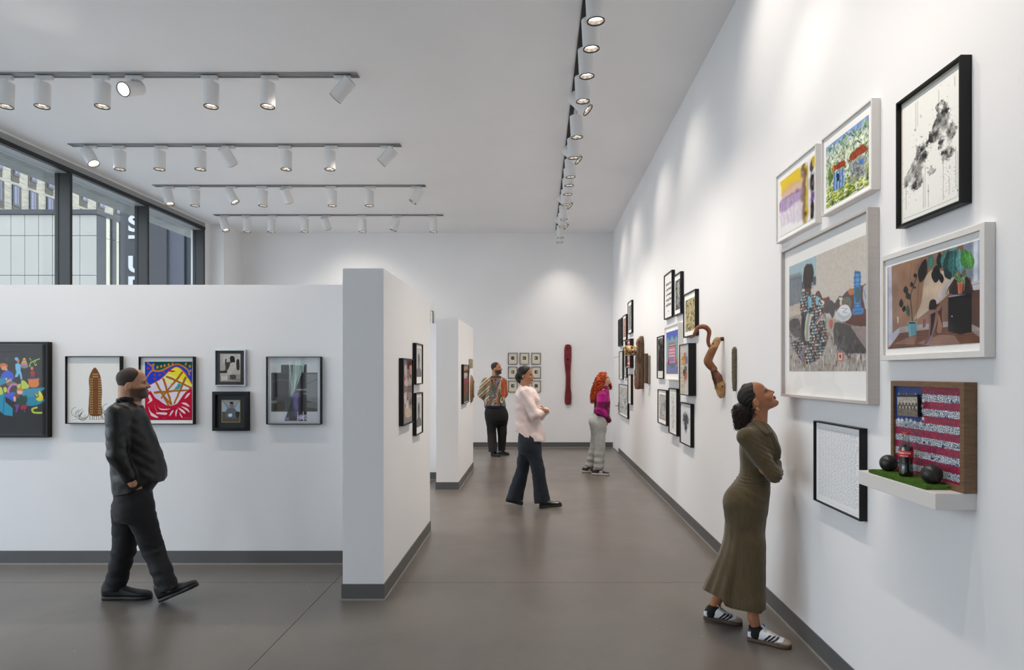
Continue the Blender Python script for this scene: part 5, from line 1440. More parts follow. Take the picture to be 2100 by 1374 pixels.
pframe(827.2, 848.2, 734.3, 874.2, 0.037, .012, 'black', cv, 'black framed figurative collage, nearest on the side of the end panel', (.012, .012, .012, .03), matcol=mat('grey_mat_board', (120, 120, 122), rough=.8, noise=.05), glaze=True)
for (vt, vb, lb) in ((702.9, 788.8, 'upper black frame with grey head silhouette on the end panel'), (806, 894, 'lower black frame with grey head silhouette on the end panel')):
    cv = Canvas(60, 110, 'c9c8c8')
    cv.poly(smooth_pts([(.36, .62), (.30, .42), (.33, .27), (.5, .18), (.66, .27), (.70, .42), (.63, .62), (.66, .68), (.85, .74), (.95, .80), (.95, .99), (.05, .99), (.05, .80), (.15, .74), (.34, .68)], 4, True), '7f8082')
    cv.mask(np.clip(1.2 - np.hypot(np.linspace(-1, 1, 60)[None, :] / .35, (np.linspace(0, 1, 110)[:, None] - .45) / .2), 0, 1), '6a5c5c', .25)
    pframe(848.7 + 5.0, 867.5, vt + .3, vb, 0.034, .009, 'black', cv, lb, (.025, .025, .03, .06), group='silhouette pair')
cv = Canvas(50, 130, '8c7a6e')
for pts, c_ in (([(.1, .02), (.9, .0), (.9, .14), (.1, .14)], 'c8a890'), ([(0, .15), (1, .12), (1, .3), (0, .3)], '5c4a44'), ([(.05, .2), (.8, .2), (.7, .33), (.1, .33)], 'd8d4cc'), ([(.0, .36), (1, .36), (1, .5), (0, .52)], 'a8506a'), ([(.1, .52), (.9, .5), (1, .8), (0, .85)], '8a5c4a'), ([(0, .85), (1, .8), (1, 1), (0, 1)], '6c6a58')):
    cv.blob(pts, c_)
cv.mask(vnoise(50, 130, 9, 3), '3c2c24', .5)
pframe(951, 961.8, 747.4, 829, 0.037, .012, 'black', cv, 'black framed brown collage on the farther end panel', (.02, .01, .01, .01))
# small slat and oval wooden relief beyond it
y_ = 1.12 * F / (U0 - 962)
mb = MB().box(0, 0.05, -0.10, 0.10, -0.075, 0.075, bev=.004); mb.box(0.05, 0.056, -0.06, 0.06, -0.06, 0.06)
o = obj('relief_block', mb, mat('pale_gilt_wood', (168, 160, 132), rough=.5, noise=.2, nscale=20)); o.location = (XP, 10.38, V2Z(745.5, 10.2)); tag(o, 'small pale gilt block high on the farther end panel', 'wall relief')
mb = MB(); prof = [(0.001, .05), (.12, .048), (.2, .035), (.23, .012), (.235, 0)]
M_ = Matrix.Rotation(pi / 2, 4, 'Y') @ Matrix.Diagonal((1.0, .62, 1, 1))
mb.lathe(prof, 32, M_); mb.lathe([(.1, .055), (.13, .058), (.16, .052)], 32, M_)
o = obj('oval_relief', mb, mat('brown_oval_wood', (140, 104, 70), rough=.5, noise=.3, nscale=12, stretch=(1, 1, 5))); o.location = (XP, 10.62, V2Z(798, 10.5)); tag(o, 'brown oval wooden relief beyond the brown collage', 'wall relief')
# ------------------------------------------------------------------ back wall: nine small frames, print high up, red paddle
cols_ = [(1041.9, 1061), (1065.7, 1084.8), (1090, 1108.8)]; rows_ = [(723.7, 747.2), (752.2, 775.7), (780.7, 804.2)]
for j, (v0, v1) in enumerate(rows_):
    for i, (u0, u1) in enumerate(cols_):
        cv = Canvas(26, 30, 'd9d3c3'); rs = random.Random(i * 7 + j)
        cv.rect(.33, .30, .68, .60, ['2a2422', '5c5448', '7a5c48'][(i + j) % 3 if j == 1 else 0]); cv.ell(.5 + rs.uniform(-.06, .06), .45, .09, .07, rs.choice(['d8cfc4', 'b08460', 'e8e4dc']), .9)
        lframe(u0, u1, v0, v1, 0.022, .009, 'black', cv, 'small black frame with tiny photo, %s row, %s column of the grid of nine' % (['top', 'middle', 'bottom'][j], ['left', 'centre', 'right'][i]), (0, 0, 0, 0), Yw=YB, group='grid of nine small frames')
cv = Canvas(40, 60, 'dcd8cc'); cv.rect(.3, .2, .8, .8, '9c7c78', .7)
lframe(862, 887.8, 637.3, 678, 0.03, .008, 'black', cv, 'black framed print high on the back wall above the farther partition', (.03, .03, .03, .03), Yw=YB)
# ------------------------------------------------------------------ smooth-surface modeller: distance fields meshed with surface nets
def smin(a, b, k):
    if k <= 0: return np.minimum(a, b)
    h = np.clip(0.5 + 0.5 * (b - a) / k, 0, 1)
    return b * (1 - h) + a * h - k * h * (1 - h)

class Sdf:
    def __init__(s, lo, hi, h):
        s.h = h; s.lo = np.array(lo, float) - 3 * h
        s.n = (np.ceil((np.array(hi, float) + 3 * h - s.lo) / h)).astype(int) + 1
        s.F = np.full(tuple(s.n), 0.5, np.float32)
        s.ax = [s.lo[i] + h * np.arange(s.n[i]) for i in range(3)]
    def region(s, lo, hi):
        i0 = [max(0, int((lo[i] - s.lo[i]) / s.h)) for i in range(3)]
        i1 = [min(int(s.n[i]), int((hi[i] - s.lo[i]) / s.h) + 2) for i in range(3)]
        if any(i1[i] <= i0[i] for i in range(3)): return None
        sl = tuple(slice(i0[i], i1[i]) for i in range(3))
        return sl, s.ax[0][sl[0]][:, None, None], s.ax[1][sl[1]][None, :, None], s.ax[2][sl[2]][None, None, :]
    def put(s, sl, d, k, sub=False):
        cur = s.F[sl]
        s.F[sl] = (-smin(-cur, d, k) if sub else smin(cur, d, k)).astype(np.float32)
    def cap(s, a, b, ra, rb=None, k=0.02, sub=False):
        rb = ra if rb is None else rb
        a = np.array(a, float); b = np.array(b, float); m = max(ra, rb) + k + 3 * s.h
        r = s.region(np.minimum(a, b) - m, np.maximum(a, b) + m)
        if r is None: return s
        sl, X, Y, Z = r; d = b - a; L = d @ d + 1e-12
        t = np.clip(((X - a[0]) * d[0] + (Y - a[1]) * d[1] + (Z - a[2]) * d[2]) / L, 0, 1)
        D = np.sqrt((X - a[0] - t * d[0]) ** 2 + (Y - a[1] - t * d[1]) ** 2 + (Z - a[2] - t * d[2]) ** 2) - (ra + (rb - ra) * t)
        s.put(sl, D, k, sub); return s
    def chain(s, pts, rs, k=0.02):
        for i in range(len(pts) - 1): s.cap(pts[i], pts[i + 1], rs[i], rs[i + 1], k)
        return s
    def ell(s, c, r, R=None, k=0.02, sub=False):
        c = np.array(c, float); r = np.array(r, float); m = r.max() + k + 3 * s.h
        q = s.region(c - m, c + m)
        if q is None: return s
        sl, X, Y, Z = q; X = X - c[0]; Y = Y - c[1]; Z = Z - c[2]
        if R is not None:
            R = np.array(R)   # rows = local axes in world
            A = X * R[0][0] + Y * R[0][1] + Z * R[0][2]; B = X * R[1][0] + Y * R[1][1] + Z * R[1][2]; Cc = X * R[2][0] + Y * R[2][1] + Z * R[2][2]
        else: A, B, Cc = X, Y, Z
        p = np.sqrt((A / r[0]) ** 2 + (B / r[1]) ** 2 + (Cc / r[2]) ** 2) + 1e-9
        g = np.sqrt((A / r[0] ** 2) ** 2 + (B / r[1] ** 2) ** 2 + (Cc / r[2] ** 2) ** 2) + 1e-9
        s.put(sl, p * (p - 1) / g, k, sub); return s
    def ecap(s, a, b, wa, da, wb, db, wdir, k=0.02):
        """segment with elliptical section: half sizes w (along wdir) and d"""
        a = np.array(a, float); b = np.array(b, float); m = max(wa, da, wb, db) + k + 3 * s.h
        q = s.region(np.minimum(a, b) - m, np.maximum(a, b) + m)
        if q is None: return s
        sl, X, Y, Z = q; d = b - a; L = math.sqrt(d @ d) + 1e-9; d = d / L
        w = np.array(wdir, float); w = w - d * (w @ d); w /= np.linalg.norm(w); e = np.cross(d, w)
        X = X - a[0]; Y = Y - a[1]; Z = Z - a[2]
        T = X * d[0] + Y * d[1] + Z * d[2]; A = X * w[0] + Y * w[1] + Z * w[2]; B = X * e[0] + Y * e[1] + Z * e[2]
        t = np.clip(T / L, 0, 1); wr = wa + (wb - wa) * t; dr = da + (db - da) * t; ex = T - t * L
        mr = np.minimum(wr, dr)
        p = np.sqrt((A / wr) ** 2 + (B / dr) ** 2 + (ex / mr) ** 2)
        s.put(sl, (p - 1) * mr, k); return s
    def loft(s, rows, O, ax, k=0.02, power=2.2, fold=None, capr=True, sub=False):
        """rows (t, a0, a1, half, lateral) along ax[2]; a along ax[0]; lateral ax[1]; O origin"""
        O = np.array(O, float); R = np.array(ax, float); rows = sorted(rows)
        t_ = np.array([r[0] for r in rows]); a0 = np.array([r[1] for r in rows]); a1 = np.array([r[2] for r in rows])
        hw = np.array([r[3] for r in rows]); lc = np.array([r[4] if len(r) > 4 else 0 for r in rows])
        # dense smooth resampling
        tt = np.linspace(t_[0], t_[-1], 160)
        def sm(v):
            m = np.gradient(v, t_)
            i = np.clip(np.searchsorted(t_, tt) - 1, 0, len(t_) - 2); H = t_[i + 1] - t_[i]; u = (tt - t_[i]) / H
            dl = (v[i + 1] - v[i]) / H
            lim = 3 * np.abs(dl); m0 = np.clip(m[i], -lim, lim); m1 = np.clip(m[i + 1], -lim, lim)
            return (2 * u ** 3 - 3 * u ** 2 + 1) * v[i] + (u ** 3 - 2 * u ** 2 + u) * H * m0 + (-2 * u ** 3 + 3 * u ** 2) * v[i + 1] + (u ** 3 - u ** 2) * H * m1
        A0, A1, HW, LC = sm(a0), sm(a1), sm(hw), sm(lc)
        cs = []
        for t in (t_[0], t_[-1]):
            for a in (a0.min(), a1.max()):
                for l in ((lc - hw).min(), (lc + hw).max()): cs.append(O + R[0] * a + R[1] * l + R[2] * t)
        cs = np.array(cs); m = k + 4 * s.h + 0.01
        q = s.region(cs.min(0) - m, cs.max(0) + m)
        if q is None: return s
        sl, X, Y, Z = q; X = X - O[0]; Y = Y - O[1]; Z = Z - O[2]
        T = (X * R[2][0] + Y * R[2][1] + Z * R[2][2]).astype(np.float32)
        A = (X * R[0][0] + Y * R[0][1] + Z * R[0][2]).astype(np.float32); B = (X * R[1][0] + Y * R[1][1] + Z * R[1][2]).astype(np.float32)
        idx = np.clip((T - t_[0]) / (t_[-1] - t_[0]) * 159, 0, 158.999); ii = idx.astype(np.int32); fr = idx - ii
        def L(v): v = v.astype(np.float32); return v[ii] * (1 - fr) + v[ii + 1] * fr
        c0, c1, w, lcn = L(A0), L(A1), L(HW), L(LC)
        ca = (c0 + c1) / 2; ra = (c1 - c0) / 2 + 1e-5; w = w + 1e-5
        dx = (A - ca); dy = (B - lcn)
        if fold is not None:
            ph = np.arctan2(dy / w, dx / ra); f = 1 + fold(ph, T) ; ra = ra * f; w = w * f
        p = ((np.abs(dx) / ra) ** power + (np.abs(dy) / w) ** power) ** (1 / power)
        D = (p - 1) * np.minimum(ra, w)
        e = np.maximum(t_[0] - T, T - t_[-1])
        D = np.where(e > 0, np.sqrt(np.maximum(D, 0) ** 2 + e ** 2) * 1.0 + np.where(D < 0, 0, 0), D) if capr else np.maximum(D, e)
        D = np.maximum(D, e)
        s.put(sl, D, k, sub); return s
    def cut(s, fn, k=0.0):
        """keep where fn(x,y,z) < 0"""
        X, Y, Z = s.ax[0][:, None, None], s.ax[1][None, :, None], s.ax[2][None, None, :]
        s.F = np.maximum(s.F, fn(X, Y, Z)).astype(np.float32); return s
    def grow(s, r): s.F = s.F - r; return s
    def sample(s, P):
        q = (np.asarray(P) - s.lo) / s.h
        q = np.clip(q, 0, s.n - 1.001); i = q.astype(int); f = q - i; out = 0
        for dx in (0, 1):
            for dy in (0, 1):
                for dz in (0, 1):
                    w = (f[..., 0] if dx else 1 - f[..., 0]) * (f[..., 1] if dy else 1 - f[..., 1]) * (f[..., 2] if dz else 1 - f[..., 2])
                    out = out + w * s.F[i[..., 0] + dx, i[..., 1] + dy, i[..., 2] + dz]
        return out
    def mesh(s):
        F = s.F; S = F < 0
        c = S[:-1, :-1, :-1].astype(np.int8)
        for dx, dy, dz in ((1,0,0),(0,1,0),(0,0,1),(1,1,0),(1,0,1),(0,1,1),(1,1,1)):
            c = c + S[dx:S.shape[0] - 1 + dx, dy:S.shape[1] - 1 + dy, dz:S.shape[2] - 1 + dz]
        act = (c > 0) & (c < 8); I = np.argwhere(act)
        idm = np.full(act.shape, -1, np.int32); idm[tuple(I.T)] = np.arange(len(I))
        crn = [(a, b, d) for a in (0, 1) for b in (0, 1) for d in (0, 1)]
        V = {q: F[I[:, 0] + q[0], I[:, 1] + q[1], I[:, 2] + q[2]] for q in crn}
        acc = np.zeros((len(I), 3)); cnt = np.zeros(len(I))
        for i_, p in enumerate(crn):
            for q in crn[i_ + 1:]:
                df = [q[t] - p[t] for t in range(3)]
                if sum(abs(x) for x in df) != 1: continue
                a, b = V[p], V[q]; m = (a < 0) != (b < 0)
                t = np.where(m, a / np.where(a == b, 1, a - b), 0)
                for x in range(3): acc[:, x] += np.where(m, p[x] + t * df[x], 0)
                cnt += m
        P = (I + acc / cnt[:, None]) * s.h + s.lo
        Q = []
        for axs in range(3):
            o = [t for t in range(3) if t != axs]
            a = S; sh = list(S.shape)
            s0 = [slice(None)] * 3; s1 = [slice(None)] * 3; s0[axs] = slice(0, -1); s1[axs] = slice(1, None)
            ch = S[tuple(s0)] != S[tuple(s1)]
            for t in o:
                idx = [slice(None)] * 3; idx[t] = slice(0, 1); ch[tuple(idx)] = False
                idx[t] = slice(ch.shape[t] - 1, None); ch[tuple(idx)] = False
            E = np.argwhere(ch)
            if not len(E): continue
            def cell(d0, d1):
                e = E.copy(); e[:, o[0]] -= d0; e[:, o[1]] -= d1; return idm[e[:, 0], e[:, 1], e[:, 2]]
            q = np.stack([cell(1, 1), cell(0, 1), cell(0, 0), cell(1, 0)], 1)
            ins = S[E[:, 0], E[:, 1], E[:, 2]]
            flip = ins if axs != 1 else ~ins
            q = np.where(flip[:, None], q, q[:, ::-1]); Q.append(q)
        return P, np.concatenate(Q)

def n3(P, sc, seed=0, octs=3):
    """cheap smooth 3d noise, -1..1"""
    rs = np.random.RandomState(seed); out = np.zeros(len(P)); amp = 1; tot = 0
    for o in range(octs):
        for k in range(4):
            d = rs.randn(3); d /= np.linalg.norm(d); ph = rs.rand() * 6.28; d2 = rs.randn(3); d2 /= np.linalg.norm(d2)
            out += amp * np.sin(P @ d * sc + ph + 1.7 * np.sin(P @ d2 * sc * 0.7 + ph * 2))
        tot += amp * 4; amp *= 0.55; sc *= 1.9
    return out / tot * 1.8

def np_mesh(name, P, Q, m, paint=None, smooth=True):
    me = bpy.data.meshes.new(name); P = np.asarray(P, np.float32)
    me.vertices.add(len(P)); me.vertices.foreach_set('co', P.ravel())
    k = Q.shape[1]
    me.loops.add(Q.size); me.loops.foreach_set('vertex_index', Q.ravel().astype(np.int32))
    me.polygons.add(len(Q)); me.polygons.foreach_set('loop_start', np.arange(0, Q.size, k, dtype=np.int32))
    me.update(calc_edges=True)
    if paint is not None:
        at = me.color_attributes.new('paint', 'FLOAT_COLOR', 'POINT')
        col = np.ones((len(P), 4), np.float32); col[:, :3] = srgb2lin_arr(np.asarray(paint)); at.data.foreach_set('color', col.ravel())
    me.materials.append(m)
    if smooth: me.polygons.foreach_set('use_smooth', np.ones(len(Q), bool))
    return me
def vnormals(me):
    n = np.empty(len(me.vertices) * 3, np.float32); me.vertex_normals.foreach_get('vector', n); return n.reshape(-1, 3)
def sdf_obj(name, s, m, parent, origin=(0, 0, 0), wrinkle=None, paint=None):
    P, Q = s.mesh()
    me = np_mesh(name, P - np.array(origin), Q, m)
    if wrinkle is not None:
        N = vnormals(me); P = P + N * wrinkle(P)[:, None]
        me.vertices.foreach_set('co', (P - np.array(origin)).astype(np.float32).ravel()); me.update()
    if paint is not None:
        at = me.color_attributes.new('paint', 'FLOAT_COLOR', 'POINT')
        col = np.ones((len(P), 4), np.float32); col[:, :3] = srgb2lin_arr(np.clip(paint(P), 0, 1)); at.data.foreach_set('color', col.ravel())
    o = link(name, me, parent)
    return o

def surf_patch(name, s, poly, O, A, B, D, m, parent, origin, off=0.002, step=None, far=0.35, thick=0.002):
    """a thin sheet lying on the modelled surface: polygon in the (A,B) plane through O, dropped along D"""
    O, A, B, D = [np.array(x, float) for x in (O, A, B, D)]; step = step or s.h * 0.8
    pa = np.array(poly, float); x0, y0 = pa.min(0); x1, y1 = pa.max(0)
    nx = max(2, int((x1 - x0) / step) + 2); ny = max(2, int((y1 - y0) / step) + 2)
    gx = np.linspace(x0, x1, nx); gy = np.linspace(y0, y1, ny); XX, YY = np.meshgrid(gx, gy)
    ins = np.zeros(XX.shape, bool); n = len(pa)
    for i in range(n):
        a, b = pa[i], pa[(i + 1) % n]
        if a[1] != b[1]: ins ^= ((a[1] > YY) != (b[1] > YY)) & (XX < (b[0] - a[0]) * (YY - a[1]) / (b[1] - a[1]) + a[0])
    # clamp outside points onto the polygon border
    bx = XX.copy(); by = YY.copy(); bd = np.full(XX.shape, 1e9)
    for i in range(n):
        a, b = pa[i], pa[(i + 1) % n]; d = b - a; t = np.clip(((XX - a[0]) * d[0] + (YY - a[1]) * d[1]) / (d @ d + 1e-12), 0, 1)
        qx, qy = a[0] + t * d[0], a[1] + t * d[1]; dd = np.hypot(XX - qx, YY - qy); mk = dd < bd
        bd = np.where(mk, dd, bd); bx = np.where(mk, qx, bx); by = np.where(mk, qy, by)
    UX = np.where(ins, XX, bx); UY = np.where(ins, YY, by)
    base = O + UX[..., None] * A + UY[..., None] * B
    t = np.zeros(XX.shape)
    for _ in range(40):
        d = s.sample(base + t[..., None] * D) - off; t = t + np.clip(d, -0.02, 0.02) * 0.8
    ok = (t < far)
    P = base + t[..., None] * D
    keep = (ins | (bd < step * 1.0)) & ok
    idx = -np.ones(XX.shape, int); idx[keep] = np.arange(keep.sum()); V = P[keep]; N0 = len(V)
    V2 = V + D * thick
    q = []
    for j in range(ny - 1):
        for i in range(nx - 1):
            c = (idx[j, i], idx[j, i + 1], idx[j + 1, i + 1], idx[j + 1, i])
            if min(c) >= 0: q.append(c)
    if not q: return None
    q = np.array(q)
    # rim
    ed = {}
    for f in q:
        for k in range(4):
            e = (f[k], f[(k + 1) % 4])
            if (e[1], e[0]) in ed: del ed[(e[1], e[0])]
            else: ed[e] = 1
    rim = np.array([(a, b, b + N0, a + N0) for a, b in ed])
    Q = np.concatenate([q, q[:, ::-1] + N0, rim])
    me = np_mesh(name, np.concatenate([V, V2]) - np.array(origin), Q, m)
    return link(name, me, parent)

def rotm(yaw, pitch, roll=0.0):
    """head basis: f forward, l towards the camera-far side, p up. yaw 0 = +x, pitch up positive"""
    f = np.array([cos(pitch) * cos(yaw), cos(pitch) * sin(yaw), sin(pitch)])
    l = np.array([-sin(yaw), cos(yaw), 0.0]); p = np.cross(f, l)
    if roll: l, p = l * cos(roll) + p * sin(roll), p * cos(roll) - l * sin(roll)
    return f, l, p
HEAD_ROWS = [(-.098, .060, .084, .012), (-.092, .030, .092, .024), (-.078, -.005, .0955, .038), (-.058, -.040, .0925, .051), (-.032, -.062, .0930, .0600), (0.0, -.082, .0905, .0675),
             (.025, -.092, .0885, .0705), (.05, -.098, .0915, .0730), (.080, -.096, .0860, .0720), (.105, -.082, .0690, .0635), (.124, -.058, .0430, .0470), (.134, -.032, .0150, .0260), (.138, -.015, -.003, .006)]
def add_head(s, O, yaw, pitch, sc=1.0, jaw=1.0, detail=True, roll=0.0, nose=1.0, ears=True, lips=1.0):
    f, l, p = rotm(yaw, pitch, roll); R = [f, l, p]; O = np.array(O, float)
    W = lambda a, b, c: O + (f * a + l * b + p * c) * sc
    rows = [(t * sc, a * sc, b * sc, w * sc * (1 + (jaw - 1) * (1 if t < 0 else 0))) for t, a, b, w in HEAD_ROWS]
    s.loft(rows, O, R, k=0.006, power=2.15)
    k1 = 0.007 * sc
    if detail:
        for sd in (-1, 1):
            s.ell(W(.066, sd * .038, -.018), np.array([.026, .022, .028]) * sc, R, k=0.012)       # cheek
            s.ell(W(.0985, sd * .034, .0165), np.array([.0215, .0185, .0105]) * sc, R, k=0.009 * sc, sub=True)  # socket
            s.ell(W(.083, sd * .027, .037), np.array([.011, .022, .0065]) * sc, R, k=0.010)          # brow
        s.cap(W(.089, 0, .028), W(.108 * nose, 0, -.004), .0062 * sc, .0082 * sc, k=0.008 * sc)
        s.cap(W(.086, 0, .020), W(.095, 0, -.014), .0085 * sc, .0125 * sc, k=0.008 * sc)
        s.cap(W(.108 * nose, 0, -.006), W(.1115 * nose, 0, -.0115), .0085 * sc, .0092 * sc, k=0.005 * sc)
        for sd in (-1, 1): s.ell(W(.099, sd * .0115, -.016), np.array([.0100, .0065, .0070]) * sc, R, k=0.004 * sc)
        if s.h < .004:
            for sd in (-1, 1):
                s.ell(W(.0670, sd * .033, .018), np.array([.0150, .0162, .0150]) * sc, R, k=.003)
                s.ell(W(.0815, sd * .0345, .0176), np.array([.0140, .0150, .0050]) * sc, R, k=.001, sub=True)
        for sd in (-1, 1): s.ell(W(.1065, sd * .0055, -.0235), np.array([.005, .0028, .0030]) * sc, R, k=0.002 * sc, sub=True)
        s.ell(W(.095, 0, -.038), np.array([.0115 * lips, .0200, .0058]) * sc, R, k=0.005 * sc)
        s.ell(W(.0935, 0, -.0500), np.array([.0115 * lips, .0175, .0068]) * sc, R, k=0.005 * sc)
        s.ell(W(.1085, 0, -.0440), np.array([.008, .022, .0011]) * sc, R, k=0.002 * sc, sub=True)
        s.ell(W(.0830, 0, -.0790), np.array([.0165, .019, .0135]) * sc, R, k=0.012 * sc)
    else:
        s.cap(W(.089, 0, .028), W(.110, 0, -.010), .007 * sc, .0095 * sc, k=0.008)
        s.ell(W(.092, 0, -.045), np.array([.012, .018, .010]) * sc, R, k=0.006)
        s.ell(W(.083, 0, -.079), np.array([.0165, .019, .0135]) * sc, R, k=0.01)
    if ears:
        for sd in (-1, 1):
            Rt = [f * .96 - p * .2 + l * sd * -.25, l, p * .96 + f * .2]
            Rt = [v / np.linalg.norm(v) for v in Rt]
            s.ell(W(-.018, sd * .0745, -.001), np.array([.0180, .0085, .0300]) * sc, Rt, k=0.004)
            if detail:
                s.ell(W(-.015, sd * .0835, .003), np.array([.0105, .0062, .0195]) * sc, Rt, k=0.002, sub=True)
                s.cap(W(-.004, sd * .078, -.008), W(-.003, sd * .077, .001), .0035 * sc, .003 * sc, k=.002)
                s.cap(W(-.022, sd * .079, -.008), W(-.018, sd * .080, .014), .0026 * sc, .0024 * sc, k=.002)
    return W, R
M_eye = mat('eye_white', (214, 208, 202), rough=0.15, noise=0.02)
M_iris = mat('dark_brown_iris', (38, 22, 14), rough=0.1, noise=0.1)
def add_eyes(parent, origin, W, R, sc, skinm, lid=True, browm=None, brow_h=.0375, fine=False, surf=None):
    def onface(b, c):
        if surf is None: return .0880 - (b / .07) ** 2 * .028
        a = .125
        for _ in range(60):
            d = float(surf.sample(W(a, b, c)[None])[0])
            if d < .0003: break
            a -= min(d, .006) / sc * .8
        return a
    for sd in (-1, 1):
        c = W(.0680, sd * .033, .018); M_ = Matrix(((R[0][0], R[1][0], R[2][0]), (R[0][1], R[1][1], R[2][1]), (R[0][2], R[1][2], R[2][2]))).to_4x4()
        M_ = Matrix.Translation(Vector(c - np.array(origin))) @ M_ @ Matrix.Rotation(pi / 2, 4, 'Y')
        r = .0122 * sc
        e = obj('eye', MB().lathe([(max(1e-5, r * sin(a)), r * cos(a)) for a in np.linspace(0.55, pi, 12)], 20, M_), M_eye, parent)
        obj('iris', MB().lathe([(1e-5, r * 1.03), (.0030 * sc, r * 1.01), (.0062 * sc, r * .875)], 20, M_), M_iris, e)
        if lid:
            mb = MB()
            for z0, zz, rr_ in (((.0052, .0030, .0016), (-.0046, -.0012, .0010)) if fine else ((.0060, .0030, .0030), (-.0054, -.0012, .0022))):
                pts = []
                for k in range(9):
                    t = (k - 4) / 4; b = sd * .033 + t * .0135
                    a_ = .0668 + math.sqrt(max(1e-6, .0132 ** 2 - (t * .0118) ** 2 - 0)) * 1.0
                    pts.append(Vector(W(min(a_, .0830), b, .018 + z0 * (1 - .75 * t * t)) - np.array(origin)))
                mb.tube(pts, [rr_ * sc * (1 - .5 * abs((k - 4) / 4)) for k in range(9)], 7)
            obj('eyelid', mb, skinm, e)
            mb = MB(); pts = [Vector(W(min(.0680 + math.sqrt(max(1e-6, .0136 ** 2 - (t * .0118) ** 2)), .0860), sd * .033 + t * .0140, .018 + .0050 * (1 - .75 * t * t)) - np.array(origin)) for t in [(k - 4) / 4 for k in range(9)]]
            mb.tube(pts, .0009 * sc, 5); obj('eyelash', mb, M_blackal, e)
        if browm:
            mb = MB(); pts = [Vector(W(onface(sd * (.030 + t * .0175), brow_h + .004 * (1 - t * t) - .002 * t) - .0006, sd * (.030 + t * .0175), brow_h + .004 * (1 - t * t) - .002 * t) - np.array(origin)) for t in [(k - 5) / 5 for k in range(11)]]
            mb.tube(pts, [.0024 * sc * (1 - .6 * abs((k - 5) / 5)) for k in range(11)], 6); obj('eyebrow', mb, browm, parent)
def add_hand(s, w, d, n, sc=1.0, curl=(0.35, 0.45, 0.35), thumb=1, k=0.004, spread=0.0):
    """w wrist, d finger direction, n direction the palm faces, thumb side +1/-1 along d x n"""
    w = np.array(w, float); d = np.array(d, float); d /= np.linalg.norm(d); n = np.array(n, float); n -= d * (n @ d); n /= np.linalg.norm(n); e = np.cross(d, n) * thumb
    s.ecap(w + d * .012 * sc, w + d * .082 * sc, .027 * sc, .015 * sc, .038 * sc, .0125 * sc, e, k=.010)
    L = [(.028, .072, .0083), (.010, .080, .0086), (-.010, .075, .0083), (-.028, .058, .0074)]
    for i, (o, ln, r) in enumerate(L):
        r *= sc; q = w + d * (.084 - abs(o - .004) * .2) * sc + e * o * sc; a = 0; ca = curl[0] * (1 + .12 * i)
        dd = d + e * (o * 4 * spread)
        for j, fr in enumerate((.46, .31, .23)):
            a += (ca, curl[1], curl[2])[j]
            v = dd * cos(a) + n * sin(a); v /= np.linalg.norm(v); q2 = q + v * ln * fr * sc; s.cap(q, q2, r * (1 - .07 * j), r * (1 - .07 * (j + 1)), k=.002 if j else .005); q = q2
    q = w + d * .022 * sc + e * .022 * sc + n * .006 * sc
    for v, ln, r0, r1 in ((d * .62 + e * .68 + n * .3, .040, .0135, .0100), (d * .85 + e * .35 + n * .35, .032, .0098, .0088), (d * .92 + e * .05 + n * .38, .026, .0088, .0072)):
        v = v / np.linalg.norm(v); q2 = q + v * ln * sc; s.cap(q, q2, r0 * sc, r1 * sc, k=.006); q = q2
# ------------------------------------------------------------------ people
def PX(u, v, Y): return np.array([U2X(u, Y), Y, V2Z(v, Y)])
def rows_px(rows, Y0, shrink=0.0):
    out = []
    for r in rows:
        v, ub, uf, hw = r[:4]; dy = r[4] if len(r) > 4 else 0
        out.append((V2Z(v, Y0), U2X(ub, Y0) + shrink, U2X(uf, Y0) - shrink, hw - shrink, dy))
    return out
class Fr:
    """upright frame seen side-on from the camera: A runs along the figure's facing, B away from the camera"""
    def __init__(s, uc, Y0, yaw=None):
        s.C = np.array([U2X(uc, Y0), Y0, 0.0]); th = atan2(s.C[0], s.C[1]); s.th = -th if yaw is None else yaw
        s.A = np.array([cos(th), -sin(th), 0]); s.B = np.array([sin(th), cos(th), 0]); s.Z = np.array([0, 0, 1.0]); s.ax = [s.A, s.B, s.Z]; s.Y0 = Y0
    def g(s, u, v, dl=0.0):
        r = np.array([(u - U0) / F, 1.0, (V0 - v) / F]); t = ((s.C + s.B * dl) @ s.B) / (r @ s.B)
        return r * t + np.array([0, 0, EYE])
    def rows(s, rows, shrink=0.0):
        out = []
        for r in rows:
            a0 = s.g(r[1], r[0]); a1 = s.g(r[2], r[0]); out.append(((a0[2] + a1[2]) / 2, (a0 - s.C) @ s.A + shrink, (a1 - s.C) @ s.A - shrink, r[3] - shrink, r[4] if len(r) > 4 else 0))
        return out
    def pl(s, pts, dl): return [((s.g(u, v, dl) - s.C) @ s.A, s.g(u, v, dl)[2]) for u, v in pts]
    def box(s, pts, pad):
        P = np.array(pts); return P.min(0) - pad, P.max(0) + pad
    def grid(s, u0, u1, v0, v1, hw, h, pad=.02):
        P = np.array([s.g(u, v, d) for u in (u0, u1) for v in (v0, v1) for d in (-hw, hw)]); lo = P.min(0) - pad; hi = P.max(0) + pad; lo[2] = max(lo[2], -.01)
        return Sdf(lo, hi, h)
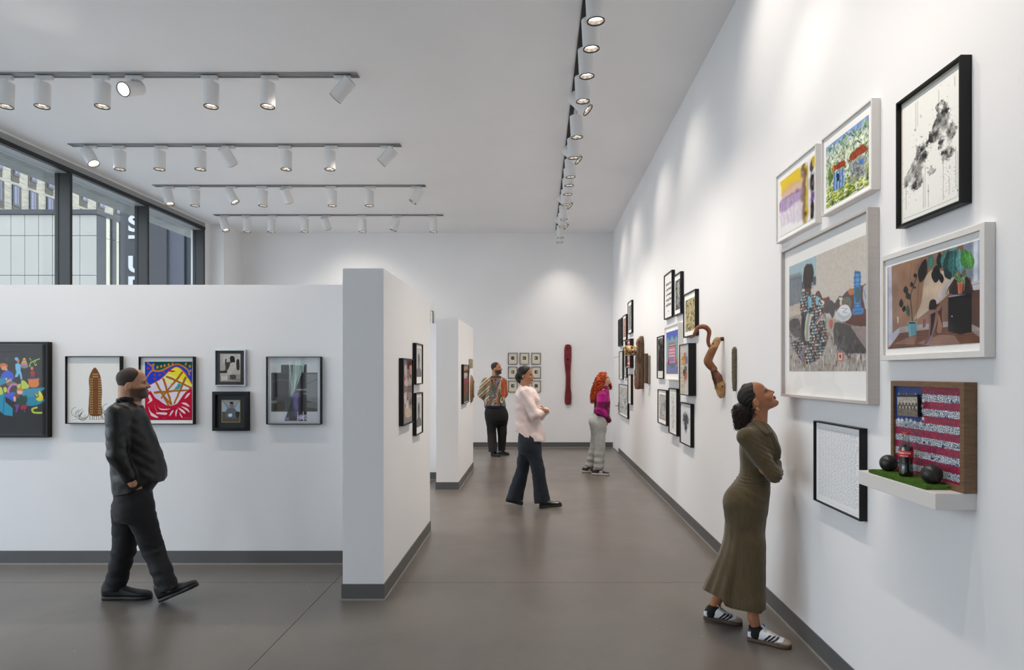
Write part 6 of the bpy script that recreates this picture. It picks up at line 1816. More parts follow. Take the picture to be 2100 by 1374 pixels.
def skin_paint(base, W, R, O, sc, lip, beard=None, stub=None, flush=0.06):
    base = C3(base); lip = C3(lip); O = np.array(O, float)
    def fn(P):
        c = np.ones((len(P), 3)) * base * (1 + 0.05 * n3(P, 60, 3)[:, None])
        q = (P - O) / sc; a = q @ R[0]; b = q @ R[1]; z = q @ R[2]
        ml = np.clip(1.25 - np.sqrt((b / .021) ** 2 + ((z + .0445) / .0105) ** 2), 0, 1) * (a > .090)
        ml = np.clip(ml * 4, 0, 1)[:, None]; c = c * (1 - ml) + lip * ml
        for sd in (-1, 1):
            me_ = np.clip(1.3 - np.sqrt(((b - sd * .033) / .020) ** 2 + ((z - .020) / .012) ** 2), 0, 1) * (a > .06); c = c * (1 - .28 * np.clip(me_ * 2, 0, 1)[:, None])
            mc = np.clip(1 - np.sqrt(((b - sd * .045) / .02) ** 2 + ((z + .012) / .018) ** 2), 0, 1)[:, None] * (a > .03)[:, None]; c = c * (1 + np.array([flush, 0, -flush * .4]) * mc)
        if beard is not None:
            m = (1 / (1 + np.exp(-( -.016 - z + (a - .06) * .10 + .003 * n3(P, 200, 5)) / .003))) * (z > -.12) * (1 / (1 + np.exp(-(a + .010) / .004)))
            m = m * (1 - ml[:, 0]) * (1 - np.clip(1.4 - np.hypot(b / .017, (z + .024) / .011), 0, 1) * (a > .09) * .7); m = m * (.72 + .2 * np.clip((a - .03) * 12, 0, 1)); c = c * (1 - m[:, None]) + C3(beard) * m[:, None]
        return c
    return fn
def curls(strands, r0, turns, rad, seed, n=26, sides=5):
    """strands = list of (start, end, bulge) : helical locks"""
    V = []; Q = []; rs = np.random.RandomState(seed); base = 0
    for (a, b, bu) in strands:
        a, b, bu = np.array(a), np.array(b), np.array(bu); t = np.linspace(0, 1, n)
        c = a[None] * ((1 - t) ** 2)[:, None] + 2 * bu[None] * (t * (1 - t))[:, None] + b[None] * (t ** 2)[:, None]
        d = (b - a); L = np.linalg.norm(d) + 1e-6; d /= L; e1 = np.cross(d, [.3, .5, .8]); e1 /= np.linalg.norm(e1); e2 = np.cross(d, e1)
        ph = rs.rand() * 6.28; tw = turns * (0.7 + .6 * rs.rand()); R_ = rad * (0.6 + .8 * rs.rand()) * np.minimum(1, t * 4)
        c = c + (e1 * np.cos(ph + t * tw * 6.28)[:, None] + e2 * np.sin(ph + t * tw * 6.28)[:, None]) * R_[:, None]
        rr = r0 * (0.7 + .6 * rs.rand()) * (1 - .55 * t ** 3)
        g = np.gradient(c, axis=0); g /= np.linalg.norm(g, axis=1)[:, None] + 1e-9
        f1 = np.cross(g, d + e1 * .31); f1 /= np.linalg.norm(f1, axis=1)[:, None] + 1e-9; f2 = np.cross(g, f1)
        for k in range(sides):
            th = 2 * pi * k / sides; V.append(c + (f1 * cos(th) + f2 * sin(th)) * rr[:, None])
        for i in range(n - 1):
            for k in range(sides):
                k2 = (k + 1) % sides; Q.append((base + k * n + i, base + k2 * n + i, base + k2 * n + i + 1, base + k * n + i + 1))
        base += n * sides
    return np.concatenate(V), np.array(Q)

def shoe_frame(heel, toe, z0=0.0, pitch=0.0):
    h = np.array([heel[0], heel[1], z0]); d = np.array([toe[0] - heel[0], toe[1] - heel[1], 0]); L = np.linalg.norm(d); d /= L
    f = d * cos(pitch) + np.array([0, 0, sin(pitch)]); l = np.array([-d[1], d[0], 0]); p = np.cross(f, l)
    return h, f, l, p, L
def make_shoe(parent, origin, heel, toe, z0, pitch, kind, mats, h=0.003, wid=1.0, label=None, flat_toe=False):
    O, f, l, p, L = shoe_frame(heel, toe, z0, pitch)
    W = lambda a, b, c: O + f * a * L + l * b + p * c
    T = bpy.data.objects.new('shoe', None); COL.objects.link(T); T.parent = parent
    lo = np.array([W(a, b, c) for a in (-.05, 1.05) for b in (-.07, .07) for c in (-.02, .17)]); lo, hi = lo.min(0), lo.max(0)
    # rows along the length: t, z low, z high, half width
    so = {'trainer': .026, 'boot': .030, 'runner': .034, 'derby': .034}[kind]
    s = Sdf(lo, hi, h); outl = [(0, .018), (.02, .026), (.08, .032), (.25, .034), (.45, .034), (.62, .041), (.78, .045), (.90, .038), (.97, .024), (1.0, .010)]
    rows = [(t * L, 0.0, so * (1 if t < .8 else 1.0), w * wid) for t, w in outl]
    s.loft(rows, O, [p, l, f], k=0.0, power=4.5, capr=False)
    s.cut(lambda X, Y, Z: -((X - O[0]) * p[0] + (Y - O[1]) * p[1] + (Z - O[2]) * p[2]) + 0.0005)
    def tread(P): return np.zeros(len(P))
    sole = sdf_obj('sole', s, mats['sole'], T, origin)
    s = Sdf(lo, hi, h); b0 = so * .7
    if kind in ('trainer', 'runner'):
        up = [(.01, .060, .018), (.05, .082, .026), (.14, .080, .030), (.24, .072, .0325), (.36, .088, .034), (.46, .086, .035), (.58, .070, .038), (.70, .056, .042), (.82, .048, .042), (.91, .043, .036), (.97, .036, .023), (.995, .028, .010)]
    elif kind == 'boot':
        up = [(.0, .11, .020), (.05, .140, .031), (.14, .145, .036), (.26, .140, .037), (.36, .112, .036), (.48, .086, .037), (.62, .070, .040), (.76, .060, .043), (.88, .055, .037), (.96, .044, .024), (.995, .034, .010)]
    else:
        up = [(.01, .070, .020), (.05, .085, .028), (.14, .086, .031), (.26, .090, .034), (.38, .092, .035), (.50, .082, .037), (.62, .070, .041), (.76, .064, .044), (.88, .060, .038), (.96, .050, .026), (.995, .036, .010)]
    s.loft([(t * L, b0, z, w * wid) for t, z, w in up], O, [p, l, f], k=0.0, power=2.6)
    if kind in ('trainer', 'runner'):
        s.ell(W(.20, 0, .098), [.20 * L * .5, .0225 * wid, .030], [f, l, p], k=.006, sub=True)     # opening
    upo = sdf_obj('shoe_upper', s, mats['upper'], T, origin, paint=(mats.get('paint')(O, f, l, p, L) if mats.get('paint') else None))
    return T, s, W, (O, f, l, p, L)

def dress_fold(n, z1, z0, amp, ph=0.6):
    def fn(phi, T):
        g = np.clip((z1 - T) / (z1 - z0), 0, 1) ** 1.6
        return (amp * g * (0.6 * np.cos(n * phi + ph) + 0.4 * np.cos((2 * n + 1) * phi + 1.3 + 3 * T))).astype(np.float32)
    return fn

# ================================================================== woman in the olive dress
def woman_olive():
    Y0 = 4.06; fr = Fr(1535, Y0); org = np.array([fr.C[0], fr.C[1], 0.0]); g = fr.g; A, B, Zv = fr.A, fr.B, fr.Z
    T = thing('person', 'woman in olive ribbed long dress and white trainers, arms crossed, looking up', 'person', tuple(org))
    sk = mat('woman_brown_skin', (150, 98, 70), rough=0.42, attr='paint', noise=0.02, nscale=60, spec=0.45)
    s = fr.grid(1440, 1612, 780, 1330, .28, .0034)
    HO = g(1555.0, 821.5); pitch = radians(37); sc = .93
    W, R = add_head(s, HO, fr.th, pitch, sc, lips=1.12, jaw=.97)
    s.cap(W(-.030, 0, -.030), g(1553, 872), .052, .056, k=.02); s.cap(g(1560, 838), g(1556.5, 872), .043, .044, k=.02)
    rb = [(866, 1538, 1572, .07), (884, 1526, 1586, .15), (905, 1520, 1594, .165), (930, 1519, 1594, .15), (960, 1520, 1578, .125), (985, 1513, 1578, .13), (1015, 1494, 1577, .16), (1050, 1492, 1572, .155), (1080, 1494, 1564, .14)]
    s.loft(fr.rows(rb, .014), fr.C, fr.ax, k=.02)
    ankles = [PX(1545, 1268, 3.965), PX(1466, 1240, 4.27)]
    for sd, kn, an in ((-1, (1536, 1150, -.08), ankles[0]), (1, (1506, 1150, .08), ankles[1])):
        hip = g(1530, 1050, sd * .075); knee = g(*kn)
        s.cap(hip, knee, .075, .052, k=.03); mid = (knee * .55 + an * .45); s.cap(knee, mid, .050, .050, k=.02); s.cap(mid, an, .050, .031, k=.02); s.cap(an, an + np.array([.02, -.01, -.075]), .031, .030, k=.02)
    RS, RE, RW_ = g(1530, 896, -.150), g(1587, 974, -.165), g(1592, 951, .04)
    LS, LE, LW = g(1534, 896, .150), g(1590, 968, .170), g(1588, 962, -.06)
    for a, b, c in ((RS, RE, RW_), (LS, LE, LW)):
        s.cap(a, b, .042, .034, k=.02); s.cap(b, c, .034, .023, k=.015)
    s.cap(LW, g(1576, 966, -.115), .022, .020, k=.01)
    for i in range(4):
        dv = i * 3.7; ln = (0, 1.5, 1.0, -1.0)[i]
        a = g(1578 + i * 1.2, 963 + dv, -.135); b = g(1567 + i * 3.0 - ln, 962.5 + dv, -.175); c = g(1558.5 + i * 3.6 - ln, 964.0 + dv, -.182)
        s.cap(a, b, .0088, .0086, k=.003); s.cap(b, c, .0086, .0074, k=.002)
    add_hand(s, g(1592, 951, .05), B * .95 + A * -.1 + Zv * .15, -A, .86, curl=(.5, .5, .4), thumb=-1)
    bs_ = s
    sdf_obj('body', s, sk, T, org, paint=skin_paint('a56e4e', W, R, HO, sc, '7c453a'))
    bm = mat('dark_brown_brow', (34, 24, 20), rough=.8, noise=.1)
    add_eyes(T, org, W, R, sc, mat('brown_eyelid', (128, 82, 60), rough=.5, noise=.05), browm=bm, fine=True, surf=bs_)
    # dress
    M_dress = mat('olive_rib_knit', (80, 69, 48), rough=.9, noise=.20, nscale=170, bump=.6, bscale=420, sheen=.3, spec=.12, stretch=(1, 1, .05))
    s = fr.grid(1425, 1606, 858, 1275, .27, .0046)
    rw = [(862, 1536, 1567, .062, .0), (868, 1531, 1575, .09), (876, 1525.5, 1582, .140), (890, 1519, 1592, .168), (906, 1516.5, 1597, .168), (925, 1516, 1599.5, .158), (944, 1517, 1596, .146), (960, 1517.5, 1585, .136), (974, 1515, 1579, .132),
          (988, 1506, 1579.5, .140), (1005, 1493, 1580, .160), (1024, 1486, 1578.5, .172), (1045, 1484.5, 1575, .172), (1072, 1486, 1570.5, .165), (1100, 1484, 1567, .158), (1128, 1476, 1565.5, .158),
          (1155, 1465.5, 1565, .162), (1180, 1454, 1565, .170), (1205, 1444, 1565.5, .180), (1235, 1438, 1566, .19), (1268, 1432, 1567, .195)]
    s.loft(fr.rows(rw), fr.C, fr.ax, k=.01, power=2.15, fold=dress_fold(7, 1.0, .30, .055))
    s.cap(g(1540, 1120, -.09), g(1543, 1262, -.135), .085, .080, k=.06)
    for sd in (-1, 1): s.ell(g(1584, 926, sd * .060), (.046, .054, .056), fr.ax, k=.035)
    s.ell(g(1504, 1030, -.075), (.055, .070, .085), fr.ax, k=.05); s.ell(g(1504, 1030, .075), (.055, .070, .085), fr.ax, k=.05)
    for a, b, c in ((RS, RE, RW_), (LS, LE, LW)):
        s.cap(a, a * .4 + b * .6, .058, .052, k=.03); s.cap(a * .4 + b * .6, b, .052, .047, k=.01); s.cap(b, c, .0465, .033, k=.012)
    def hem(X, Y, Z):
        u = U0 + F * X / Y; v = V0 + (EYE - Z) * F / Y
        vh = np.interp(u, [1430, 1442, 1460, 1481, 1487, 1500, 1550, 1560, 1568], [1206, 1208, 1218, 1229, 1242, 1248, 1258, 1259, 1250])
        far = np.clip(((X - fr.C[0]) * B[0] + (Y - fr.C[1]) * B[1] + .02) / .16, 0, 1)
        return (v - vh + 16 * far) * .0025
    s.cut(hem)
    s.ell(g(1575, 868), (.034, .034, .075), [A * .9 + Zv * .4, B, Zv * .9 - A * .4], k=.006, sub=True)
    def wr(P):
        z = P[:, 2]; q = (P - fr.C) @ A; w = .0024 * n3(P * np.array([1, 1, 1.6]), 26, 4, 2) * np.clip((1.25 - z) * 2, .4, 1)
        waist = np.exp(-((z - g(1535, 980)[2]) / .035) ** 2); w += .0030 * waist * np.sin(z * 300 + 8 * q)
        for c_, r_, fq in ((g(1572, 928, -.17), .06, 230), (RE, .06, 260), (g(1548, 1012, -.15), .10, 110), (g(1545, 905, -.15), .05, 200)):
            d = np.linalg.norm(P - c_, axis=1); w += .0024 * np.exp(-(d / r_) ** 2) * np.sin((q * .6 + z) * fq)
        return w
    ds = sdf_obj('dress', s, M_dress, T, org, wrinkle=wr); ds['label'] = 'olive ribbed long-sleeved dress'
    M_dd = mat('olive_collar', (86, 75, 52), rough=.85, noise=.12, nscale=16, bump=.4, bscale=300, sheen=.2, spec=.15)
    surf_patch('collar', s, fr.pl([(1536, 862), (1541, 856), (1548, 857.5), (1556, 863), (1566, 872.5), (1574, 879), (1577, 884), (1574.5, 891), (1568, 887), (1557, 877), (1546, 868.5)], -.12), fr.C - B * .32, A, Zv, B, M_dd, T, org, off=.007, thick=.003, far=.36)
    surf_patch('collar', s, fr.pl([(1538, 862), (1548, 858), (1566, 870), (1578, 872), (1584, 884), (1578, 888), (1560, 876)], .12), fr.C + B * .32, A, Zv, -B, M_dd, T, org, off=.007, thick=.003, far=.36)
    surf_patch('placket', s, fr.pl([(1578, 887), (1583, 884), (1592, 903), (1600, 922), (1601, 940), (1595, 940), (1591, 920), (1584, 902)], -.05), fr.C - B * .14, A, Zv, B, mat('dark_olive_placket', (66, 55, 40), rough=.85, noise=.1), T, org, off=.003, thick=.003, far=.16)
    # slick hair
    M_hair = mat('black_hair', (27, 22, 20), rough=.58, noise=.35, nscale=70, bump=.8, bscale=330, spec=.4)
    s = Sdf(W(0, 0, .03) - .17, W(0, 0, .03) + .17, .003)
    rows = [(t * sc, (a - .012) * sc, (b + .004) * sc, (w + .006) * sc) for t, a, b, w in HEAD_ROWS if t > -.06]
    rows[-1] = (.146 * sc, -.020 * sc, -.002 * sc, .012)
    s.loft(rows, HO, R, k=.004, power=2.15)
    def hairline(X, Y, Z):
        x, y, z = X - HO[0], Y - HO[1], Z - HO[2]
        a = (x * R[0][0] + y * R[0][1] + z * R[0][2]) / sc; b = (x * R[1][0] + y * R[1][1]) / sc; c = (x * R[2][0] + y * R[2][1] + z * R[2][2]) / sc
        lim = np.interp(c, [-.08, -.03, 0, .022, .034, .05, .075, .10, .125, .15], [-.075, -.055, -.046, -.034, .004, .016, .018, .036, .052, .06])
        return (a - lim) * sc * .6
    s.cut(hairline)
    def ridges(P):
        q = (P - HO) / sc; a, b, c = q @ R[0], q @ R[1], q @ R[2]
        lim = np.interp(c, [-.08, -.03, 0, .022, .034, .05, .075, .10, .125, .15], [-.075, -.055, -.046, -.034, .004, .016, .018, .036, .052, .06])
        edge = -.0045 * np.exp(-np.maximum(lim - a, 0) / .010)
        th = np.arctan2(b, c - .02); return edge + .0034 * (np.abs(np.sin(th * 9.5 + 1.2 * np.sin(a * 30))) ** .6 - .5) * np.clip((.07 - a) / .04, 0, 1) * np.clip((a + .11) / .05, 0, 1)
    hr = sdf_obj('hair', s, M_hair, T, org, wrinkle=ridges); hr['label'] = 'black hair braided back into a curly ponytail'
    c0 = g(1524, 850); s = Sdf(c0 - .17, c0 + .17, .005)
    s.ell(g(1520, 842), (.050, .056, .056), k=.02); s.ell(g(1523, 858), (.054, .056, .056), k=.03); s.ell(g(1518, 870), (.032, .042, .042), k=.03); s.ell(g(1537, 848), (.046, .05, .048), k=.02); s.ell(g(1543, 852), (.032, .052, .036), k=.02); s.cap(W(-.075, 0, .015), g(1520, 838), .036, .040, k=.02)
    M_curl = mat('dark_brown_curls', (44, 33, 29), rough=.5, noise=.35, nscale=60, spec=.5)
    s.grow(-.008)
    sdf_obj('ponytail', s, M_curl, hr, org, wrinkle=lambda P: .006 * n3(P, 130, 8, 2))
    rs = np.random.RandomState(5); st = []
    for k in range(1150):
        u = rs.uniform(0, 1); th = rs.uniform(-pi, pi)
        ctr = g(1522 + rs.choice([0, 0, 6, 12, 19]) * (1 - u * .8), 836 + u * 34); rad_ = (A * .060 * cos(th) + B * .066 * sin(th)) * (1.0 - .28 * u) * rs.uniform(.75, 1.08)
        a = ctr + rad_ * .8 + np.array([0, 0, .022]); b = ctr + rad_ * 1.04 + np.array([.0, 0, -.028 - .026 * rs.rand()])
        st.append((a - org, b - org, (a + b) / 2 + rad_ * .2 - org))
    V, Q = curls(st, .0015, 2.4, .0060, 3, n=34, sides=4)
    link('curl_strands', np_mesh('curl_strands', V, Q, M_curl), hr)['kind'] = 'stuff'
    ec = g(1553.5, 838.5, -.076); mb = MB(); n_ = 22
    for r_, off in ((.0115, 0), (.0105, .004)):
        mb.tube([Vector(ec - org) + Vector(A * (r_ * .45 * cos(t) + off)) + Vector(B * off * -.6) + Vector((0, 0, r_ * sin(t))) for t in [2 * pi * k / n_ for k in range(n_ + 1)]], .0016, 6, caps=False)
    obj('hoop_earring', mb, mat('gold', (212, 172, 96), rough=.25, metal=.9, noise=.03), T)
    # shoes and socks
    M_sock = mat('black_rib_sock', (16, 16, 17), rough=.9, noise=.1, bump=.3, bscale=500)
    M_gum = mat('brown_gum_sole', (84, 66, 54), rough=.55, noise=.08, nscale=30)
    M_wl = mat('white_leather', (218, 218, 222), rough=.4, noise=.02, nscale=30, attr='paint')
    M_st = mat('black_leather_stripe', (24, 23, 28), rough=.4, noise=.06); M_lace = mat('pale_lace', (186, 178, 166), rough=.8, noise=.05)
    M_blue = mat('blue_tongue_label', (46, 96, 168), rough=.5, noise=.05)
    def upaint(O, f, l, p, L):
        def fn(P):
            q = P - O; a = q @ f / L; c = q @ p
            col = np.ones((len(P), 3)) * C3('e6e6ea'); m = ((a > .83) | ((a > .66) & (c < .034 + (a - .66) * .06)))[:, None]
            return np.where(m, C3('9c8f80'), col)
        return fn
    for (hl, to, z0, pt, an) in ((PX(1442.5, 1271, 4.275)[:2], PX(1523, 1282, 4.19)[:2], .012, radians(-2.5), ankles[1]), (PX(1533.5, 1311, 3.965)[:2], PX(1623.5, 1331, 3.83)[:2], 0.0, 0.0, ankles[0])):
        S, sd_, Wf, (O, f, l, p, L) = make_shoe(T, org, hl, to, z0, pt, 'trainer', {'sole': M_gum, 'upper': M_wl, 'paint': upaint}, h=.0026, wid=.98)
        S['label'] = 'white leather trainer with three dark stripes and gum sole'
        Oc = O - l * .09
        def side(nm, poly, m, off=.0012, th=.0018): surf_patch(nm, sd_, poly, Oc, f, p, l, m, S, org, off=off, step=.0022, far=.14, thick=th)
        for x in (.38, .465, .55): side('side_stripe', [(x * L, .027), (x * L + .015, .027), (x * L + .052, .066 - (x - .38) * .05), (x * L + .037, .068 - (x - .38) * .05)], M_st)
        side('heel_tab', [(-.002, .058), (.006, .085), (.020, .090), (.060, .068), (.058, .058), (.030, .066)], M_st, off=.002)
        mb = MB()
        for k in range(7):
            a = .42 + k * .043; zt = .0895 - k * .0062; w_ = .012 + k * .0006
            for sg in (-1, 1): mb.tube([Vector(Wf(a, -w_ * sg, zt) - org), Vector(Wf(a + .018, 0, zt + .004) - org), Vector(Wf(a + .034, w_ * sg, zt - .005) - org)], .0022, 6)
        for sg in (-1, 1): mb.tube([Vector(Wf(.42, 0, .094) - org), Vector(Wf(.44, .018 * sg, .098) - org), Vector(Wf(.40, .030 * sg, .088) - org), Vector(Wf(.46, .026 * sg, .080) - org)], .002, 6)
        obj('laces', mb, M_lace, S)
        tg = Sdf(Wf(.33, 0, .09) - .06, Wf(.33, 0, .09) + .06, .003); tg.ecap(Wf(.44, 0, .084), Wf(.345, 0, .112), .021, .0045, .023, .0045, l, k=0)
        sdf_obj('tongue', tg, mat('white_tongue', (214, 212, 212), rough=.5, noise=.03), S, org)
        surf_patch('tongue_label', tg, [(-.011, -.008), (.011, -.008), (.011, .010), (-.011, .010)], Wf(.365, 0, .16), l, f, -p, M_blue, S, org, off=.0005, step=.003, far=.08, thick=.001)
        sk_ = Sdf(Wf(.2, 0, .07) - .13, Wf(.2, 0, .07) + .16, .0034)
        top = an + (np.array([0, 0, .0]) if z0 > 0 else np.array([.004, 0, -.042]))
        sk_.cap(Wf(.20, 0, .050), top, .038, .0345, k=.01); sk_.cap(Wf(.20, 0, .05), Wf(.34, 0, .066), .030, .022, k=.02)
        zt = top[2]
        sk_.cut(lambda X, Y, Z: (Z - zt - (0.30 * (X - top[0]) if z0 == 0 else 0)))
        sdf_obj('sock', sk_, M_sock, T, org)
    return T
woman_olive()

# ------------------------------------------------------------------ helpers shared by the other figures
def cap_hair(parent, org, W, R, HO, sc, lims, m, grow=.004, top=.004, h=.004, wr=None, name='hair'):
    s = Sdf(W(0, 0, .02) - .17, W(0, 0, .02) + .17, h)
    rows = [(t * sc, (a - grow) * sc, (b + grow) * sc, (w + grow) * sc) for t, a, b, w in HEAD_ROWS if t > -.07]
    rows[-1] = ((.138 + top) * sc, -.020 * sc, -.002 * sc, .012)
    s.loft(rows, HO, R, k=.004, power=2.15)
    def hl(X, Y, Z):
        x, y, z = X - HO[0], Y - HO[1], Z - HO[2]
        a = (x * R[0][0] + y * R[0][1] + z * R[0][2]) / sc; c = (x * R[2][0] + y * R[2][1] + z * R[2][2]) / sc
        return (a - np.interp(c, *lims)) * sc * .6
    s.cut(hl); return sdf_obj(name, s, m, parent, org, wrinkle=wr)
SHORT = ([-.06, -.035, -.03, 0, .022, .034, .06, .085, .10, .13, .15], [-.075, -.070, -.050, -.044, -.030, .012, .022, .040, .055, .055, .055])
def plain_shoe(T, org, heel, toe, kind, col, sole, label=None, z0=0.0, pitch=0.0, wid=1.0, paint=None, h=.0045):
    S, sd_, Wf, fr_ = make_shoe(T, org, heel, toe, z0, pitch, kind, {'sole': sole, 'upper': col, 'paint': paint}, h=h, wid=wid)
    if label: S['label'] = label
    return S, sd_, Wf, fr_

# ================================================================== man in black, striding past the first partition
def man_black():
    Y0 = 4.62; fr = Fr(275, Y0); org = fr.C.copy(); g = fr.g; A, B, Zv = fr.A, fr.B, fr.Z
    T = thing('person', 'bearded man in black jacket and trousers striding right with hand in pocket', 'person', tuple(org))
    sk = mat('light_skin', (190, 140, 112), rough=.45, attr='paint', noise=.02, nscale=60)
    s = fr.grid(200, 420, 750, 1245, .32, .0048)
    HO = g(271, 791.5); sc = .97; yaw = fr.th - radians(6)
    W, R = add_head(s, HO, yaw, radians(2), sc, jaw=1.08)
    s.cap(W(-.030, 0, -.03), g(262, 846), .058, .062, k=.02); s.cap(W(.01, 0, -.07), g(270, 842), .048, .055, k=.02)
    body = [(826, 244, 288, .10), (845, 222, 302, .19), (870, 222, 312, .19), (910, 228, 322, .17), (960, 234, 326, .16), (1000, 236, 312, .16), (1040, 232, 308, .16), (1060, 236, 306, .15)]
    s.loft(fr.rows(body, .02), fr.C, fr.ax, k=.02)
    # near (right) leg forward, far leg behind
    NH, NK, NA = g(284, 1040, -.08), g(313, 1125, -.09), PX(345, 1203, 4.56)
    FH, FK, FA = g(262, 1040, .08), g(254, 1128, .09), PX(236, 1205, 4.68)
    for a, b, c in ((NH, NK, NA), (FH, FK, FA)):
        s.cap(a, b, .08, .055, k=.03); s.cap(b, c, .055, .038, k=.02)
    NS, NE, NW = g(238, 850, -.185), g(240, 935, -.22), g(272, 992, -.190)
    FS, FE, FW = g(258, 850, .185), g(244, 935, .21), g(256, 990, .15)
    for a, b, c in ((NS, NE, NW), (FS, FE, FW)):
        s.cap(a, b, .048, .040, k=.02); s.cap(b, c, .038, .027, k=.02)
    add_hand(s, NW + B * .008, A * .42 - Zv * .75 + B * .50, B, 1.0, curl=(.1, .2, .2), thumb=-1)
    add_hand(s, FW, A * .05 - Zv * .95 - B * .3, -B, .95, curl=(.3, .4, .3), thumb=-1)
    bs_ = s
    sdf_obj('body', s, sk, T, org, paint=skin_paint('c08d6e', W, R, HO, sc, '9c6455', beard='3a2c26'))
    bm = mat('dark_brown_brow', (34, 24, 20), rough=.8, noise=.1)
    add_eyes(T, org, W, R, sc, mat('pale_eyelid', (176, 126, 100), rough=.5, noise=.05), browm=bm, surf=bs_)
    M_h = mat('cropped_dark_hair', (56, 44, 37), rough=.7, noise=.25, nscale=90, bump=.5, bscale=500)
    cap_hair(T, org, W, R, HO, sc, ([-.06, -.035, -.03, 0, .022, .034, .06, .085, .10, .115, .125, .15], [-.075, -.070, -.050, -.044, -.030, .016, .034, .048, .050, .040, .030, .02]), M_h, grow=.0018, top=.001, h=.004)
    # jumper with mock neck
    M_j = mat('black_knit', (20, 20, 22), rough=.85, noise=.2, nscale=30, bump=.4, bscale=400, sheen=.15)
    s = fr.grid(205, 345, 805, 1050, .3, .006)
    s.cap(g(263, 820), g(264, 846), .064, .075, k=.02)
    s.loft(fr.rows([(832, 235, 296, .12), (850, 224, 304, .185), (880, 228, 316, .18), (930, 234, 330, .165), (980, 236, 334, .16), (1010, 236, 314, .165), (1036, 234, 312, .165)], .006), fr.C, fr.ax, k=.02)
    s.cut(lambda X, Y, Z: Z - (g(262, 813)[2] - .25 * ((X - g(262, 813)[0]) * A[0] + (Y - g(262, 813)[1]) * A[1])))
    sdf_obj('jumper', s, M_j, T, org)
    # jacket, hanging open in front
    M_jk = mat('black_leather_jacket', (14, 13, 14), rough=.42, noise=.3, nscale=9, bump=.3, bscale=60, spec=.5)
    s = fr.grid(200, 358, 812, 1030, .33, .0055)
    s.loft(fr.rows([(824, 236, 276, .10), (836, 221, 292, .16), (850, 215, 302, .20), (875, 216, 312, .205), (905, 219, 324, .195), (935, 223, 336, .185), (962, 225.5, 343.5, .185), (978, 226, 344.5, .19), (995, 228, 338, .19), (1008, 230, 330, .19), (1024, 233, 322, .19)]), fr.C, fr.ax, k=.012, power=2.4)
    for a, b, c in ((NS, NE, NW), (FS, FE, FW)):
        s.cap(a, b, .068, .060, k=.03); s.cap(b, b * .25 + c * .75, .060, .046, k=.02)
    fc = (g(318, 905) - fr.C) @ A
    def opened(X, Y, Z):
        a = (X - fr.C[0]) * A[0] + (Y - fr.C[1]) * A[1]; b = (X - fr.C[0]) * B[0] + (Y - fr.C[1]) * B[1]
        u = U0 + F * X / Y; v = V0 + (EYE - Z) * F / Y
        wedge = (np.interp(v, [812, 840, 880, 930, 1000], [268, 288, 308, 334, 360]) - u) * .003      # open front seen from the side
        front = np.maximum(-wedge - .0, np.abs(b) - .055)
        bottom = (v - np.interp(u, [215, 235, 262, 285, 300, 322, 336, 346], [1006, 1018, 1014, 1000, 990, 989, 986, 972])) * .003
        return bottom
    s.cut(opened)
    def fopen(X, Y, Z):
        b = (X - fr.C[0]) * B[0] + (Y - fr.C[1]) * B[1]; a = (X - fr.C[0]) * A[0] + (Y - fr.C[1]) * A[1]; v = V0 + (EYE - Z) * F / Y
        lim = np.interp(v, [812, 850, 900, 950, 1000], [-.02, .025, .07, .10, .09])
        return np.minimum(a - lim, .05 - np.abs(b + .01)) * 1.0
    s.F = np.maximum(s.F, np.minimum(fopen(s.ax[0][:, None, None], s.ax[1][None, :, None], s.ax[2][None, None, :]), 1e3)).astype(np.float32)
    def wj(P):
        z = P[:, 2]; q = (P - fr.C) @ A; lat = (P - fr.C) @ B; w = .004 * n3(P * np.array([1, 1, 1.8]), 22, 14, 3)
        arm = np.exp(-((lat + .22) / .07) ** 2); w += .0018 * arm * np.sin(z * 85 + q * 60 + 3 * n3(P, 8, 3, 1)) * np.clip((1.5 - z) * 3, 0, 1)
        return w
    jk = sdf_obj('jacket', s, M_jk, T, org, wrinkle=wj); jk['label'] = 'black leather jacket hanging open'
    sh = Sdf(g(250, 830) - .2, g(250, 830) + .2, .006); sh.cap(g(243, 822, -.075), g(285, 850, -.06), .014, .012, k=.01); sh.cap(g(243, 822, -.075), g(243, 820, .075), .015, .015, k=.01); sh.cap(g(243, 822, .075), g(285, 850, .06), .014, .012, k=.01)
    sdf_obj('jacket_collar', sh, M_jk, T, org)
    # trousers
    M_t = mat('charcoal_trousers', (20, 20, 23), rough=.8, noise=.15, nscale=12, bump=.3, bscale=300)
    s = fr.grid(200, 375, 990, 1225, .3, .006)
    s.loft(fr.rows([(996, 234, 312, .165), (1020, 231, 314, .178), (1045, 230, 314, .178), (1065, 236, 310, .165)]), fr.C, fr.ax, k=.03)
    for a, b, c, w3 in ((NH, NK, NA, .064), (FH, FK, FA, .072)):
        s.cap(a, b, .100, .074, k=.03); s.cap(b, c + (c - b) * .14, .072, w3, k=.02)
    zc = {}
    def hemt(X, Y, Z):
        u = U0 + F * X / Y; v = V0 + (EYE - Z) * F / Y
        return (v - np.interp(u, [210, 262, 292, 325, 352, 372], [1214, 1213, 1213, 1218, 1210, 1196])) * .003
    s.cut(hemt)
    sdf_obj('trousers', s, M_t, T, org, wrinkle=lambda P: .005 * n3(P * np.array([1, 1, 1.5]), 24, 31, 3) + .003 * np.sin(P[:, 2] * 80 + 4 * n3(P, 9, 2, 1)) * np.clip((.5 - P[:, 2]) * 4, 0, 1))
    M_b = mat('black_suede_boot', (18, 18, 19), rough=.6, noise=.15, nscale=40); M_s = mat('black_rubber_sole', (24, 23, 23), rough=.5, noise=.1)
